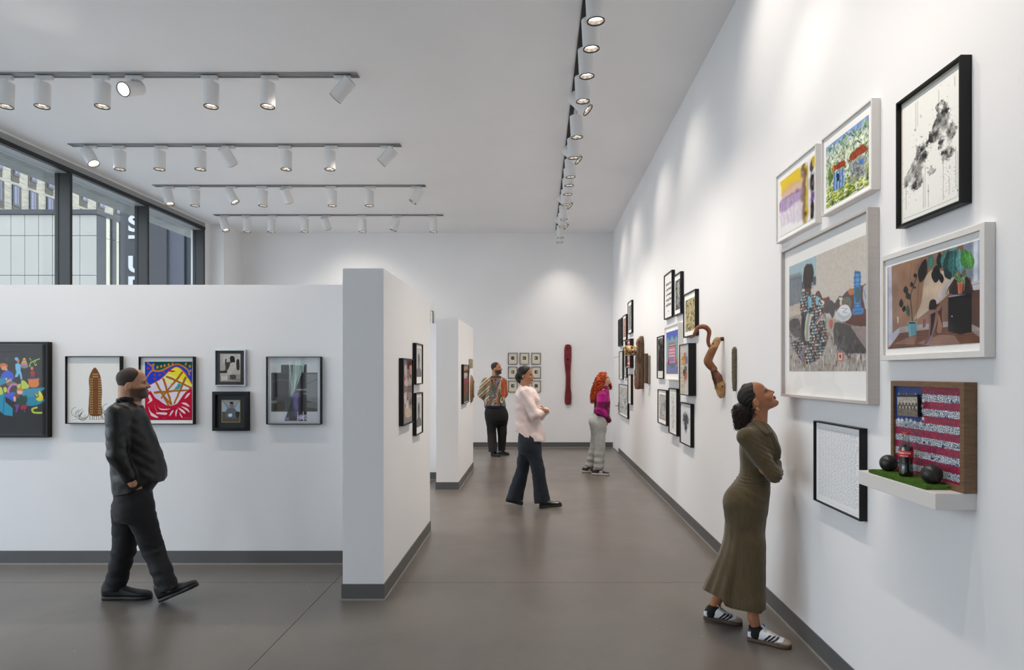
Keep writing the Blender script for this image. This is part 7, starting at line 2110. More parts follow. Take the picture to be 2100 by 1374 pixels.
    plain_shoe(T, org, PX(211, 1231, 4.67)[:2], PX(312, 1228, 4.69)[:2], 'boot', M_b, M_s, 'black chelsea boot flat on the floor', wid=1.15, h=.004)
    plain_shoe(T, org, PX(330, 1236, 4.60)[:2], PX(414, 1232, 4.58)[:2], 'boot', M_b, M_s, 'black chelsea boot with lifted toe', z0=.002, pitch=radians(24), wid=1.15, h=.004)
    return T
man_black()

# ================================================================== woman in pale shirt, walking
def woman_shirt():
    Y0 = 7.87; fr = Fr(1088, Y0); org = fr.C.copy(); g = fr.g; A, B, Zv = fr.A, fr.B, fr.Z
    T = thing('person', 'woman in pale pink shirt and wide dark jeans walking with folded arms', 'person', tuple(org))
    sk = mat('woman_tan_skin', (160, 110, 84), rough=.45, attr='paint', noise=.02, nscale=60)
    s = fr.grid(1040, 1150, 748, 1042, .27, .0065)
    HO = g(1077.5, 771.5); sc = .93
    W, R = add_head(s, HO, fr.th - radians(8), radians(-3), sc)
    s.cap(W(-.028, 0, -.03), g(1077, 800), .048, .052, k=.02); s.cap(W(.01, 0, -.07), g(1079, 797), .04, .045, k=.02)
    s.loft(fr.rows([(796, 1066, 1090, .10), (808, 1062, 1098, .15), (830, 1062, 1102, .15), (860, 1065, 1098, .13), (885, 1062, 1100, .15), (915, 1062, 1098, .15)], .01), fr.C, fr.ax, k=.02)
    NS, NE, NW = g(1076, 806, -.155), g(1097, 851, -.19), g(1118, 843, .0)
    FS, FE, FW = g(1082, 806, .155), g(1108, 852, .17), g(1122, 842, -.06)
    for a, b, c in ((NS, NE, NW), (FS, FE, FW)): s.cap(a, b, .042, .036, k=.02); s.cap(b, c, .034, .024, k=.02)
    add_hand(s, FW, A * -.75 - B * .55 + Zv * .05, B + A * .1, .88, curl=(.3, .35, .3), thumb=1, k=.003)
    add_hand(s, NW, A * -.3 + B * .9, -A, .88, curl=(.4, .4, .3), thumb=1, k=.003)
    NL = (g(1090, 905, -.07), g(1104, 965, -.07), PX(1112, 1028, 7.83)); FL = (g(1082, 905, .07), g(1072, 962, .08), PX(1056, 1022, 7.98))
    for a, b, c in (NL, FL): s.cap(a, b, .08, .055, k=.03); s.cap(b, c, .052, .035, k=.02)
    bs_ = s
    sdf_obj('body', s, sk, T, org, paint=skin_paint('ab7a5c', W, R, HO, sc, '8c4f46'))
    add_eyes(T, org, W, R, sc, mat('tan_eyelid', (150, 104, 80), rough=.5, noise=.05), lid=True, browm=mat('dark_brown_brow'))
    M_h = mat('black_hair')
    hr = cap_hair(T, org, W, R, HO, sc, ([-.08, -.05, -.03, 0, .03, .05, .085, .11, .15], [-.04, -.030, -.026, -.020, .000, .022, .045, .060, .06]), M_h, grow=.012, top=.012, h=.006, wr=lambda P: .004 * n3(P, 60, 3, 2))
    s = Sdf(W(-.1, 0, -.02) - .12, W(-.1, 0, -.02) + .12, .007); s.ell(W(-.095, 0, -.01), (.04, .05, .05), k=.02); s.ell(W(-.075, 0, -.05), (.04, .05, .05), k=.02)
    sdf_obj('hair_bun', s, M_h, hr, org, wrinkle=lambda P: .005 * n3(P, 70, 5, 2))
    M_sh = mat('pale_pink_shirt', (226, 208, 204), rough=.8, noise=.04, nscale=12, bump=.2, bscale=200, attr=None)
    s = fr.grid(1045, 1140, 785, 915, .27, .007)
    s.loft(fr.rows([(792, 1066, 1091, .08), (799, 1060, 1098, .14), (810, 1056, 1105, .175), (830, 1055, 1108, .165), (855, 1056, 1108, .15), (875, 1055, 1112, .165), (895, 1056, 1117, .185), (912, 1057, 1120, .19)]), fr.C, fr.ax, k=.015, power=2.3, fold=lambda ph, T_: (.05 * np.cos(6 * ph + 8 * T_) * np.clip((1.15 - T_) * 2.5, 0, 1)).astype(np.float32))
    for a, b, c in ((NS, NE, NW), (FS, FE, FW)): s.cap(a, b, .066, .062, k=.03); s.cap(b, b * .15 + c * .85, .058, .045, k=.02)
    def hs(X, Y, Z):
        u = U0 + F * X / Y; v = V0 + (EYE - Z) * F / Y
        return (v - np.interp(u, [1050, 1062, 1075, 1090, 1110, 1122], [884, 886, 897, 906, 906, 903])) * .006
    s.cut(hs)
    sdf_obj('shirt', s, M_sh, T, org, wrinkle=lambda P: .007 * n3(P * np.array([1, 1, 1.4]), 20, 44, 3) + .0045 * np.sin(P[:, 0] * 45 + P[:, 2] * 38 + 3 * n3(P, 9, 6, 2)))
    sh = Sdf(g(1078, 795) - .16, g(1078, 795) + .16, .007); sh.cap(g(1067, 792, -.05), g(1090, 802, -.05), .014, .012, k=.01); sh.cap(g(1067, 792, -.05), g(1067, 792, .05), .014, .014, k=.01); sh.cap(g(1067, 792, .05), g(1090, 802, .05), .014, .012, k=.01)
    sdf_obj('shirt_collar', sh, M_sh, T, org)
    M_j = mat('dark_blue_denim', (26, 34, 44), rough=.85, noise=.22, nscale=16, bump=.3, bscale=300)
    s = fr.grid(1030, 1140, 880, 1036, .24, .0075)
    s.loft(fr.rows([(884, 1064, 1104, .15), (900, 1063, 1107, .165), (920, 1064, 1107, .165), (930, 1069, 1102, .13)]), fr.C, fr.ax, k=.03)
    for (a, b, c), w in ((NL, .100), (FL, .102)):
        s.cap(a, b, .104, .076, k=.07); s.ecap(b, c, .078, .074, w, .085, A, k=.02)
    s.cut(lambda X, Y, Z: (V0 + (EYE - Z) * F / Y - np.interp(U0 + F * X / Y, [1036, 1070, 1100, 1130], [1026, 1031, 1033, 1031])) * .006)
    sdf_obj('jeans', s, M_j, T, org, wrinkle=lambda P: .007 * n3(P * np.array([1, 1, 1.2]), 18, 12, 3))
    M_l = mat('black_polished_leather', (20, 19, 19), rough=.25, noise=.1); M_s = mat('black_rubber_sole')
    plain_shoe(T, org, PX(1106, 1042.5, 7.80)[:2], PX(1153, 1041, 7.80)[:2], 'derby', M_l, M_s, 'black shoe, front foot landing', pitch=radians(5), wid=1.1, h=.005)
    plain_shoe(T, org, PX(1037, 1034, 7.98)[:2], PX(1073, 1037, 7.95)[:2], 'derby', M_l, M_s, 'black shoe, rear foot rolling off', z0=.05, pitch=radians(-11), wid=1.1, h=.005)
woman_shirt()

# ================================================================== man in patterned jumper by the far partition
def man_sweater():
    Y0 = 12.78; fr = Fr(1016, Y0); org = fr.C.copy(); g = fr.g; A, B, Zv = fr.A, fr.B, fr.Z
    T = thing('person', 'man in multicoloured patterned jumper and black trousers standing, hands behind his back', 'person', tuple(org))
    sk = mat('man_tan_skin', (176, 126, 98), rough=.45, attr='paint', noise=.02, nscale=60)
    s = fr.grid(980, 1046, 738, 930, .26, .0075)
    HO = g(1017.8, 757.3); sc = 1.04; yaw = fr.th - radians(14)
    W, R = add_head(s, HO, yaw, radians(4), sc, jaw=1.08)
    s.cap(W(-.028, 0, -.03), g(1016, 778), .058, .064, k=.02); s.cap(W(.01, 0, -.07), g(1018, 776), .048, .055, k=.02)
    s.loft(fr.rows([(772, 1005, 1028, .09), (782, 997, 1033, .12), (805, 998, 1033, .13), (835, 998, 1034, .13), (860, 998, 1036, .13)], .02), fr.C, fr.ax, k=.02)
    NS, NE, NW = g(996, 783, -.03), g(987.5, 808, -.02), g(999, 822, .13)
    FS, FE, FW = g(1032, 783, .03), g(1033, 808, .08), g(1018, 822, .17)
    for a, b, c in ((NS, NE, NW), (FS, FE, FW)): s.cap(a, b, .05, .042, k=.02); s.cap(b, c, .04, .03, k=.02)
    add_hand(s, NW, A * .9 - Zv * .2, B, 1.0, k=.004); add_hand(s, FW, A * -.9 - Zv * .25, B, 1.0, thumb=-1, k=.004)
    L1 = (g(1007, 850, -.04), g(1008, 888, -.04), PX(1011, 925, 12.62)); L2 = (g(1028, 850, .04), g(1030, 888, .04), PX(1029, 922, 12.86))
    for a, b, c in (L1, L2): s.cap(a, b, .09, .06, k=.03); s.cap(b, c, .055, .04, k=.02)
    bs_ = s
    sdf_obj('body', s, sk, T, org, paint=skin_paint('b4805e', W, R, HO, sc, '8c5648', beard='3a2c24'))
    add_eyes(T, org, W, R, sc, mat('tan_eyelid'), browm=mat('dark_brown_brow'))
    cap_hair(T, org, W, R, HO, sc, SHORT, mat('cropped_dark_hair'), grow=.004, top=.003, h=.006)
    M_sw = mat('patterned_wool', (160, 130, 100), rough=.95, attr='paint', noise=.06, nscale=60, bump=.6, bscale=160, sheen=.2, spec=.1)
    s = fr.grid(978, 1043, 763, 842, .25, .0075)
    s.loft(fr.rows([(770.5, 1008, 1027, .072), (774, 1000, 1031, .12), (779, 994, 1033, .15), (790, 994, 1035.5, .165), (805, 995, 1035.5, .165), (820, 994, 1036, .165), (830, 993.5, 1037.5, .17), (836, 994.5, 1037, .165)]), fr.C, fr.ax, k=.015, power=2.4)
    for a, b, c in ((NS, NE, NW), (FS, FE, FW)): s.cap(a, b, .083, .080, k=.03); s.cap(b, c, .078, .055, k=.02)
    s.cut(lambda X, Y, Z: g(1016, 837.5)[2] - Z + 0 * X)
    def pp(P):
        a = (P - fr.C) @ A; z = P[:, 2]; n = n3(P * np.array([1, 1, .45]), 26, 5, 2); m = n3(P * np.array([1, 1, .5]), 17, 9, 2)
        cols = [C3(x) for x in ('b9a888', '8c8478', 'b0552c', '5c4a40', 'cfc2a4', '4c6a68', '9a6a48', '7a7484')]
        q = a * 19 + n * 2.2 + .5 * np.sin(z * 14); i = np.floor(q).astype(int) % 8; c = np.array(cols)[i]
        edge = np.abs(q - np.round(q)) < .09; c = np.where(edge[:, None], C3('3c3436'), c)
        u = U0 + F * P[:, 0] / P[:, 1]; v = V0 + (EYE - z) * F / P[:, 1]
        sl = (u < 1003.5 - (v - 800) * .06) & (v < 822); t = (v - 770 + (1003 - u) * -.9); k_ = np.floor(t / 6.5).astype(int) % 3
        c = np.where(sl[:, None], np.array([C3('cdbf9c'), C3('b8ab8c'), C3('8c8474')])[k_], c); ed = sl & (np.abs((t / 6.5) - np.round(t / 6.5)) < .13); c = np.where(ed[:, None], C3('4a3430'), c)
        c = np.where(((u > 1029 + 1.5 * n) & (v > 778) & (v < 815) & (m > -.5))[:, None], C3('b4562e') * (1 + .1 * n[:, None]), c)
        te = (np.hypot((u - 1006) / 4, (v - 806) / 4) < 1) | (np.hypot((u - 1034) / 4, (v - 829) / 4) < 1); c = np.where(te[:, None], C3('4a8480'), c)
        c = np.where((v > 832.2)[:, None], C3('2a2c44'), c); c = np.where(((v < 775.5) & (u > 1007) & (u < 1028))[:, None], C3('3a3430'), c)
        return c
    sdf_obj('jumper', s, M_sw, T, org, wrinkle=lambda P: .006 * n3(P, 22, 6, 2), paint=pp)['label'] = 'jumper of swirling beige, orange and teal knit'
    M_t = mat('black_trousers', (17, 16, 17), rough=.85, noise=.2, nscale=14)
    s = fr.grid(990, 1045, 834, 924, .24, .0085)
    s.loft(fr.rows([(836, 995, 1037, .15), (846, 994.5, 1040, .17), (860, 996, 1041, .165), (869, 1000, 1038, .12)]), fr.C, fr.ax, k=.02)
    for (a, b, c), w0, w1 in ((L1, .090, .088), (L2, .094, .072)): s.cap(a, b, .115, w0, k=.06); s.cap(b, c - Zv * .04, w0, w1, k=.01)
    s.cut(lambda X, Y, Z: (V0 + (EYE - Z) * F / Y - np.interp(U0 + F * X / Y, [1000, 1018, 1021, 1036], [927, 928, 924, 924])) * .01)
    sdf_obj('trousers', s, M_t, T, org, wrinkle=lambda P: .006 * n3(P, 18, 7, 2))
    M_l = mat('black_polished_leather'); M_s = mat('black_rubber_sole')
    plain_shoe(T, org, (PX(1008, 930, 12.75))[:2], (PX(1025.5, 936, 12.55))[:2], 'derby', M_l, M_s, 'black polished shoe turned towards the camera', wid=1.15, h=.006)
    plain_shoe(T, org, (PX(1021, 930, 12.92))[:2], (PX(1044, 932, 12.80))[:2], 'derby', M_l, M_s, 'black polished shoe pointing right', wid=1.15, h=.006)
man_sweater()

# ================================================================== woman with long red curls by the far group
def woman_red():
    Y0 = 10.44; fr = Fr(1230, Y0); org = fr.C.copy(); g = fr.g; A, B, Zv = fr.A, fr.B, fr.Z
    T = thing('person', 'woman with long orange curls, magenta striped jumper and pale jeans, looking up at the wall', 'person', tuple(org))
    sk = mat('pale_skin', (206, 160, 138), rough=.45, attr='paint', noise=.02, nscale=60)
    s = fr.grid(1200, 1256, 758, 975, .25, .0068)
    HO = g(1238.2, 779.8); sc = .93; pitch = radians(22)
    W, R = add_head(s, HO, fr.th, pitch, sc)
    s.cap(W(-.028, 0, -.03), g(1235, 802), .048, .052, k=.02); s.cap(W(.01, 0, -.06), g(1238, 800), .04, .045, k=.02)
    s.loft(fr.rows([(797, 1226, 1245, .10), (808, 1221, 1249, .15), (825, 1220, 1249, .14), (845, 1219, 1245, .13), (860, 1214, 1241, .15), (880, 1212, 1240, .15)], .012), fr.C, fr.ax, k=.02)
    NS, NE, NW = g(1234, 811, -.15), g(1230, 838, -.18), g(1247.5, 862, -.03)
    FS, FE, FW = g(1236, 811, .15), g(1236, 838, .17), g(1248, 862, .03)
    for a, b, c in ((NS, NE, NW), (FS, FE, FW)): s.cap(a, b, .042, .036, k=.02); s.cap(b, c, .034, .025, k=.02)
    add_hand(s, NW, A * -.35 + B * .15 - Zv * .9, -A, .88, curl=(.4, .5, .4), thumb=-1, k=.003); add_hand(s, FW, A * -.25 - B * .2 - Zv * .9, -A, .88, curl=(.4, .5, .4), thumb=1, k=.003)
    NL = (g(1228, 870, -.07), g(1230, 915, -.07), PX(1228, 957, 10.36)); FL = (g(1226, 870, .07), g(1221, 915, .07), PX(1210, 953, 10.56))
    for a, b, c in (NL, FL): s.cap(a, b, .08, .055, k=.03); s.cap(b, c, .052, .036, k=.02)
    bs_ = s
    sdf_obj('body', s, sk, T, org, paint=skin_paint('d8a68c', W, R, HO, sc, 'b06a60'))
    add_eyes(T, org, W, R, sc, mat('pink_eyelid', (200, 150, 130), rough=.5, noise=.03), browm=mat('auburn_brow', (120, 60, 34), rough=.8, noise=.1))
    mb = MB()
    for sd in (-1, 1):
        c = W(.1, sd * .031, .017); pts = [Vector(c + (R[1] * .024 * cos(t) + R[2] * .019 * sin(t)) - org) for t in [2 * pi * k / 16 for k in range(17)]]; mb.tube(pts, .0016, 5, caps=False)
        mb.tube([Vector(W(.1, sd * .055, .022) - org), Vector(W(.0, sd * .078, .018) - org)], .0016, 5)
    mb.tube([Vector(W(.102, -.008, .02) - org), Vector(W(.102, .008, .02) - org)], .0016, 5)
    obj('glasses', mb, mat('thin_grey_metal', (90, 90, 96), rough=.3, metal=.8, noise=.03), T)
    # hair: core plus locks
    M_r = mat('orange_red_hair', (176, 66, 20), rough=.5, noise=.3, nscale=30, spec=.4)
    s = Sdf(np.minimum(g(1205, 760, -.2), g(1205, 835, .2)) - .05, np.maximum(g(1256, 760, .2), g(1256, 760, -.2)) + .05, .008)
    s.loft(fr.rows([(764, 1232, 1243, .03), (768, 1227, 1245, .07), (776, 1223, 1243, .095), (786, 1219, 1241, .105), (796, 1216, 1239, .115), (808, 1213, 1234, .12), (818, 1212, 1228, .11), (825, 1213, 1222, .07)]), fr.C, fr.ax, k=.02)
    s.ell(W(.12, 0, -.01), (.06, .058, .12), R, k=.015, sub=True)
    hr = sdf_obj('hair', s, M_r, T, org, wrinkle=lambda P: .012 * n3(P, 55, 3, 2)); hr['label'] = 'long curly orange-red hair'
    rs = np.random.RandomState(2); st = []
    rr = [(764, 1232, 1243, .04), (776, 1222, 1244, .10), (790, 1217, 1241, .115), (806, 1212.5, 1236, .125), (820, 1211, 1229, .115), (827, 1212, 1222, .07)]
    vv = [r[0] for r in rr]
    def hp(v, th, k_):
        a0, a1, w = np.interp(v, vv, [r[1] for r in rr]), np.interp(v, vv, [r[2] for r in rr]), np.interp(v, vv, [r[3] for r in rr]); q = (a0 + a1) / 2 + (a1 - a0) / 2 * cos(th) * k_
        return g(q, v, w * sin(th) * k_)
    for k in range(420):
        v0 = rs.uniform(764, 815); th = rs.uniform(-pi, pi); v1 = min(828, v0 + rs.uniform(8, 20)); kk = rs.uniform(.85, 1.06)
        if abs(th) < .5 and v0 > 768: continue
        if k % 4 == 0: v0 = rs.uniform(762, 776); v1 = v0 + 9
        a, b = hp(v0, th, kk), hp(v1, th + rs.uniform(-.15, .15), kk * 1.02); st.append((a - org, b - org, (a + b) / 2 - org))
    for k in range(14): a = g(1250 + rs.uniform(-2, 2), 785 + rs.uniform(-3, 3), .04 + rs.rand() * .03); b = g(1252 + rs.uniform(-3, 3), 798 + rs.uniform(-3, 2), .05 + rs.rand() * .03); st.append((a - org, b - org, (a + b) / 2 - org))
    V, Q = curls(st, .0052, 2.6, .013, 3, n=26, sides=5)
    link('curl_strands', np_mesh('curl_strands', V, Q, M_r), hr)['kind'] = 'stuff'
    M_sw = mat('magenta_wool', (180, 30, 130), rough=.9, attr='paint', noise=.08, nscale=60, bump=.4, bscale=200, sheen=.2, spec=.1)
    s = fr.grid(1212, 1256, 795, 870, .24, .007)
    s.loft(fr.rows([(797, 1228, 1247, .075), (802, 1224, 1249.5, .13), (812, 1220, 1250.5, .165), (826, 1219, 1251, .155), (840, 1218, 1250.5, .145), (853, 1217.5, 1249.5, .15)]), fr.C, fr.ax, k=.015, power=2.3)
    for a, b, c in ((NS, NE, NW), (FS, FE, FW)): s.cap(a, b, .066, .060, k=.03); s.cap(b, c, .056, .042, k=.02)
    s.cap(g(1241, 797), g(1241, 802), .062, .066, k=.02)
    def pr(P):
        z = P[:, 2]; lat = (P - fr.C) @ B; v = V0 + (EYE - z) * F / P[:, 1]; u = U0 + F * P[:, 0] / P[:, 1]
        arm = lat < -.115; vv_ = np.where(arm, v - (u - 1230) * .35 * (v > 836), v)
        i = np.digitize(vv_, [806, 812, 824, 836, 850]); cols = np.array([C3('8a1862'), C3('a51a74'), C3('bb1e8c'), C3('6e0f46'), C3('b21c80'), C3('650e3e')]); c = cols[i]
        c = np.where((~arm & (v > 823) & (v < 833))[:, None], C3('5c0c38'), c); c = np.where((~arm & (v > 840))[:, None], C3('5c0c38'), c); c = np.where((arm & (v > 860) & (u > 1245.5))[:, None], C3('2a2838'), c)
        return c
    sdf_obj('jumper', s, M_sw, T, org, wrinkle=lambda P: .006 * n3(P, 24, 4, 2), paint=pr)['label'] = 'magenta and plum striped jumper'
    M_j = mat('pale_washed_denim', (170, 172, 170), rough=.9, noise=.10, nscale=14, bump=.3, bscale=300)
    s = fr.grid(1196, 1248, 844, 963, .23, .008)
    s.loft(fr.rows([(847, 1217, 1246, .13), (856, 1211, 1244.5, .155), (868, 1209, 1244, .165), (878, 1210.5, 1243.5, .155), (888, 1214, 1241, .12)]), fr.C, fr.ax, k=.02)
    for (a, b, c), w in ((NL, .082), (FL, .080)): s.cap(a, b, .105, .088, k=.06); s.cap(b, c, .088, w, k=.015)
    s.ell(g(1215, 864, -.06), (.06, .07, .08), fr.ax, k=.04)
    s.cut(lambda X, Y, Z: (V0 + (EYE - Z) * F / Y - np.interp(U0 + F * X / Y, [1200, 1216, 1219, 1238], [956, 961, 964, 966])) * .008)
    sdf_obj('jeans', s, M_j, T, org, wrinkle=lambda P: .007 * n3(P * np.array([1, 1, 1.4]), 18, 9, 3) + .005 * np.sin(P[:, 2] * 60) * np.clip((.45 - P[:, 2]) * 4, 0, 1))
    M_u = mat('navy_mesh_runner', (40, 40, 54), rough=.7, noise=.2, nscale=60); M_s = mat('cream_foam_sole', (200, 192, 176), rough=.6, noise=.05)
    for h_, t_ in (((1213, 973, 10.38), (1251, 974.5, 10.30)), ((1194, 968, 10.64), (1226, 970.5, 10.52))):
        S, sd_, Wf, (O, f, l, p, L) = plain_shoe(T, org, PX(*h_)[:2], PX(*t_)[:2], 'runner', M_u, M_s, 'navy running shoe with cream sole', wid=1.1, h=.005)
        for k in range(3): surf_patch('side_stripe', sd_, [((.42 + k * .07) * L, .034), ((.47 + k * .07) * L, .034), ((.50 + k * .05) * L, .070), ((.46 + k * .05) * L, .072)], O - l * .09, f, p, l, mat('white_leather_stripe', (210, 206, 204), rough=.5, noise=.02), S, org, off=.001, step=.004, far=.14, thick=.002)
        mb = MB()
        for k in range(4): mb.tube([Vector(Wf(.46 + k * .06, -.016, .088 - k * .007) - org), Vector(Wf(.48 + k * .06, .016, .089 - k * .007) - org)], .004, 6)
        obj('laces', mb, mat('magenta_laces', (180, 34, 96), rough=.7, noise=.05), S)
woman_red()
# ------------------------------------------------------------------ sculptures on the walls
def mp(x, y, Y, org=(1340, 540), sc_=3.522): return PX(org[0] + x / sc_, org[1] + y / sc_, Y)
def bent_wood():
    Y0 = 5.66; org = mp(430, 700, Y0)
    T = thing('bent_wood_sculpture', 'curling brown carved wood sculpture reaching off the right wall', 'sculpture', tuple(org))
    M = mat('carved_wood', (140, 88, 56), rough=.5, attr='paint', noise=.16, nscale=22, bump=.15, bscale=60, spec=.35)
    lo = mp(255, 985, Y0) - .08; hi = mp(530, 430, Y0) + .08
    lo, hi = np.minimum(lo, hi), np.maximum(lo, hi); lo[1] = Y0 - .16; hi[1] = Y0 + .16; hi[0] = XR
    def P_(pts): return [mp(x, y, Y0 + d) for x, y, d in pts]
    s = Sdf(lo, hi, .0032)
    tail = P_([(266, 541, .02), (290, 520, .02), (305, 492, .01), (318, 468, 0), (340, 458, 0), (366, 458, -.01), (388, 470, -.01), (402, 490, -.01), (402, 515, 0), (396, 545, 0), (396, 570, 0), (402, 592, 0), (416, 608, 0)])
    sm = smooth_pts(tail, 4); rs_ = np.interp(np.linspace(0, 1, len(sm)), [0, .1, .25, .45, .7, 1], [.004, .012, .017, .021, .0165, .013])
    s.chain([np.array(p) for p in sm], list(rs_), k=.004)
    tl = sdf_obj('curled_tail', s, M, T, org, paint=lambda P: np.ones((len(P), 3)) * C3('8a5238') * (1 + .12 * n3(P * np.array([1, 1, .3]), 120, 3)[:, None]))
    s = Sdf(lo, hi, .0034)
    main = P_([(462, 556, .0), (440, 600, .0), (418, 645, 0), (398, 690, 0), (396, 715, 0), (418, 745, .0), (440, 765, .0)])
    sm = smooth_pts(main, 4); rs_ = np.interp(np.linspace(0, 1, len(sm)), [0, .3, .6, .8, 1], [.030, .034, .036, .034, .026])
    s.chain([np.array(p) for p in sm], list(rs_), k=.006)
    s.chain(P_([(436, 770, -.02), (470, 820, -.03), (492, 880, -.03), (498, 930, -.02), (488, 956, -.01)]), [.024, .030, .033, .031, .024], k=.01)
    s.chain(P_([(424, 760, .04), (438, 830, .05), (456, 900, .05), (474, 950, .02)]), [.020, .015, .014, .016], k=.012)
    s.ell(mp(455, 905, Y0 - .06), (.014, .05, .062), k=.006, sub=True)
    for x, y in ((432, 583), (450, 780), (498, 890)): s.cap(mp(x, y, Y0 - .10), mp(x, y, Y0 - .022), .006, .006, k=.001, sub=True)
    s.cut(lambda X, Y, Z: X - (XR - .002) + 0 * Y)
    def pw(P):
        u = U0 + F * P[:, 0] / P[:, 1]; v = V0 + (EYE - P[:, 2]) * F / P[:, 1]; x = (u - 1340) * 3.522; y = (v - 540) * 3.522
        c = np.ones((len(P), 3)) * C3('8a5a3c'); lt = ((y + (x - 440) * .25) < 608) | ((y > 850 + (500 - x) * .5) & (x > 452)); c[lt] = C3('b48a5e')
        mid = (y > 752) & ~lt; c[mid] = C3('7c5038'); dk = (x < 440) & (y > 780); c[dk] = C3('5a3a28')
        for a, b in ((432, 583), (450, 780), (498, 890)): c[np.hypot(x - a, y - b) < 5] = C3('241610')
        return c * (1 + .10 * n3(P * np.array([1, 1, .35]), 130, 4)[:, None])
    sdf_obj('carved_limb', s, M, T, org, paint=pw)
    mb = MB(); mb.tube([Vector(mp(462, 552, Y0) - org), Vector(np.array([XR - .001, Y0, mp(462, 545, Y0)[2]]) - org)], .018, 10)
    obj('wall_peg', mb, mat('dark_peg', (70, 48, 36), rough=.6, noise=.1), T)
bent_wood()
def stick():
    Y0 = 5.30; org = PX(1506, 757, Y0); T_ = Sdf(PX(1498, 806, Y0) - .05, PX(1514, 708, Y0) + .05, .0032)
    T_.loft([(V2Z(802, Y0), U2X(1503.0, Y0), U2X(1509, Y0), .016), (V2Z(790, Y0), U2X(1502, Y0), U2X(1510, Y0), .020), (V2Z(755, Y0), U2X(1501, Y0), U2X(1511, Y0), .023), (V2Z(730, Y0), U2X(1501, Y0), U2X(1511.6, Y0), .024), (V2Z(716, Y0), U2X(1501.5, Y0), U2X(1511, Y0), .022), (V2Z(711.5, Y0), U2X(1504, Y0), U2X(1509, Y0), .010)], (0, Y0, 0), AXZ_, k=0, power=2.4)
    rs = np.random.RandomState(3); kn = PX(1506, 757, Y0) + np.stack([rs.uniform(-.03, .03, 90), rs.uniform(-.03, .03, 90), rs.uniform(-.18, .18, 90)], 1)
    def wr(P):
        w = .0022 * n3(P, 240, 5, 3)
        for k in kn: w += .0035 * np.exp(-(np.linalg.norm(P - k, axis=1) / .006) ** 2)
        return w
    o = sdf_obj('knotted_stick', T_, mat('knotty_bark', (104, 94, 76), rough=.8, noise=.4, nscale=120, bump=.8, bscale=260, attr=None), None, org, wrinkle=wr); o.location = org
    tag(o, 'knotted grey-brown wooden stick hung upright beside the curling sculpture', 'sculpture')
AXZ_ = [(1, 0, 0), (0, 1, 0), (0, 0, 1)]
stick()
def burl():
    Y0 = 10.02; g = lambda x, y, d=0: PX(1255 + x / 5.089, 600 + y / 5.089, Y0 + d); org = g(283, 740)
    T = thing('root_burl_relief', 'bark-edged board with a root burl jutting out, on the right wall', 'sculpture', tuple(org))
    s = Sdf(np.minimum(g(236, 1012), g(330, 450)) - np.array([.02, .16, .02]), np.maximum(g(236, 1012), g(330, 450)) + np.array([.02, .16, .02]), .0055)
    s.loft([(g(0, 1005)[2], g(250, 0)[0], XR - .004, .085), (g(0, 930)[2], g(240, 0)[0], XR - .004, .10), (g(0, 800)[2], g(240, 0)[0], XR - .004, .10), (g(0, 650)[2], g(246, 0)[0], XR - .004, .105), (g(0, 560)[2], g(258, 0)[0], XR - .004, .10), (g(0, 500)[2], g(262, 0)[0], XR - .004, .085), (g(0, 455)[2], g(296, 0)[0], XR - .004, .03)], (0, Y0, 0), AXZ_, k=0, power=5)
    s.cut(lambda X, Y, Z: X - XR + .003 + 0 * Y)
    def pb(P):
        x = (P[:, 0] - org[0]); n = n3(P * np.array([1, 1, .25]), 90, 3); c = np.ones((len(P), 3)) * C3('5c4434') * (1 + .3 * n[:, None]); f = (x < -.03) & (n > .0); c[f] = C3('6c6058'); c[(x < -.05) & (n > .5)] = C3('9c8a74'); c[(P[:, 2] < org[2] - .2) & (x < -.03) & (n < .2)] = C3('7a4a26'); return c
    M = mat('weathered_bark', (92, 70, 54), rough=.85, attr='paint', noise=.25, nscale=40, bump=.7, bscale=120)
    sdf_obj('bark_board', s, M, T, org, wrinkle=lambda P: .012 * n3(P * np.array([1, 1, .35]), 55, 7, 3) * np.clip((XR - .02 - P[:, 0]) * 30, 0, 1), paint=pb)
    s = Sdf(g(110, 680, -.16), g(262, 535, .16), .0045)
    lo = np.minimum(g(110, 680), g(262, 535)); 
    s = Sdf(lo - np.array([.02, .16, .03]), np.maximum(g(110, 680), g(262, 535)) + np.array([.02, .16, .03]), .0045)
    s.ell(g(150, 606), (.052, .075, .080), k=.03); s.ell(g(188, 600), (.055, .08, .078), k=.03); s.ell(g(218, 612), (.055, .07, .070), k=.03); s.cap(g(225, 605), g(258, 605), .06, .07, k=.03)
    for x, y, r in ((208, 578, .018), (216, 622, .017), (150, 640, .014), (172, 590, .010)): s.ell(g(x, y, -.075), (r, .03, r), k=.006, sub=True)
    def pc(P):
        n = n3(P, 60, 13); c = np.ones((len(P), 3)) * C3('b49466') * (1 + .2 * n[:, None]); c[n > .45] = C3('d9c79a'); c[n < -.4] = C3('6a4a30'); u = U0 + F * P[:, 0] / P[:, 1]; v = V0 + (EYE - P[:, 2]) * F / P[:, 1]
        x = (u - 1255) * 5.089; y = (v - 600) * 5.089
        for a, b, r in ((208, 578, 9), (216, 622, 9), (150, 640, 7)): c[np.hypot(x - a, y - b) < r] = C3('2a1c14')
        c[x < 128] = C3('3a2a20'); return c
    sdf_obj('root_burl', s, M, T, org, wrinkle=lambda P: .008 * n3(P, 60, 9, 2), paint=pc)
    s = Sdf(g(250, 540) - .08, g(300, 455) + .08, .005); s.cap(g(268, 525, -.05), g(292, 470, -.03), .030, .020, k=.01); s.cap(g(268, 525, -.05), g(286, 505, .03), .024, .02, k=.01)
    sdf_obj('bark_knot', s, mat('light_brown_bark', (150, 108, 68), rough=.8, noise=.3, nscale=40, bump=.5, bscale=100), T, org, wrinkle=lambda P: .005 * n3(P, 80, 4, 2))
burl()
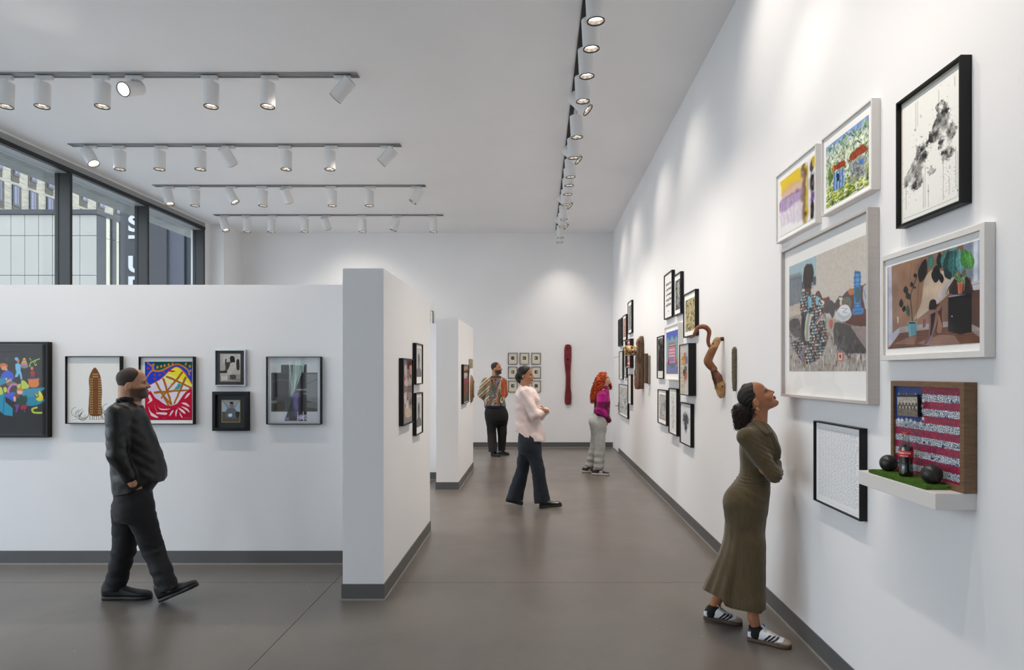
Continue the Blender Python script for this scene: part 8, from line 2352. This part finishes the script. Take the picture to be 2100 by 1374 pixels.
Ys_ = 9.44; T = thing('slat_relief', 'two upright weathered slats above a small white block', 'sculpture', (XR, Ys_, V2Z(760, Ys_)))
zt, zb = V2Z(725, Ys_) - V2Z(760, Ys_), V2Z(786, Ys_) - V2Z(760, Ys_)
obj('wood_slat', MB().box(-.075, -.030, -.05, .05, zb, zt, bev=.004), mat('dark_weathered_wood', (88, 72, 58), rough=.8, noise=.3, nscale=14, stretch=(4, 4, .6)), T)
obj('wood_slat', MB().box(-.0295, -.001, -.085, .085, zb - .01, zt - .03, bev=.004), mat('grey_weathered_wood', (140, 130, 116), rough=.8, noise=.3, nscale=14, stretch=(4, 4, .6)), T)
obj('white_block', MB().box(-.045, -.001, -.06, .06, zb - .075, zb - .015, bev=.003), M_wall, T)
# red paddle with three holes on the back wall
def paddle():
    Yc = YB - .035; g = lambda x, y: (U2X(960 + x / 3.615, Yc), V2Z(680 + y / 3.615, Yc)); org = np.array([g(739, 320)[0], YB, g(739, 320)[1]])
    T = thing('red_paddle_sculpture', 'long dark red paddle-shaped wooden sculpture on the back wall', 'sculpture', tuple(org))
    rows = [(543, 730, 752), (538, 722, 760), (525, 717, 764), (500, 715, 766), (465, 717, 766), (430, 721, 762), (380, 723, 759), (330, 723, 759), (290, 720, 760), (250, 716, 762), (210, 712.5, 765), (170, 712, 766), (130, 713, 766), (108, 718, 763), (98, 724, 756), (95, 730, 748)]
    s = Sdf((g(705, 0)[0], YB - .10, g(0, 550)[1]), (g(772, 0)[0], YB + .0, g(0, 88)[1]), .0055)
    s.loft([(g(0, y)[1], g(a, 0)[0], g(b, 0)[0], .028) for y, a, b in rows], (0, YB - .032, 0), AXZ_, k=0, power=4)
    for y, r in ((128, .017), (208, .020), (421, .015)): s.cap((g(739, y)[0], YB - .1, g(739, y)[1]), (g(739, y)[0], YB, g(739, y)[1]), r, r, k=.002, sub=True)
    sdf_obj('paddle_blade', s, mat('dark_red_stained_wood', (112, 26, 34), rough=.45, noise=.4, nscale=7, bump=.2, bscale=60), T, org, wrinkle=lambda P: .002 * n3(P * np.array([1, 1, .3]), 60, 4, 2))
    mb = MB().lathe([(.0001, 0), (.021, 0), (.021, .004)], 20, Matrix.Translation((g(739, 208)[0] - org[0], -.005, g(739, 208)[1] - org[2])) @ Matrix.Rotation(pi / 2, 4, 'X')); obj('dark_inset', mb, M_blackal, T)
paddle()
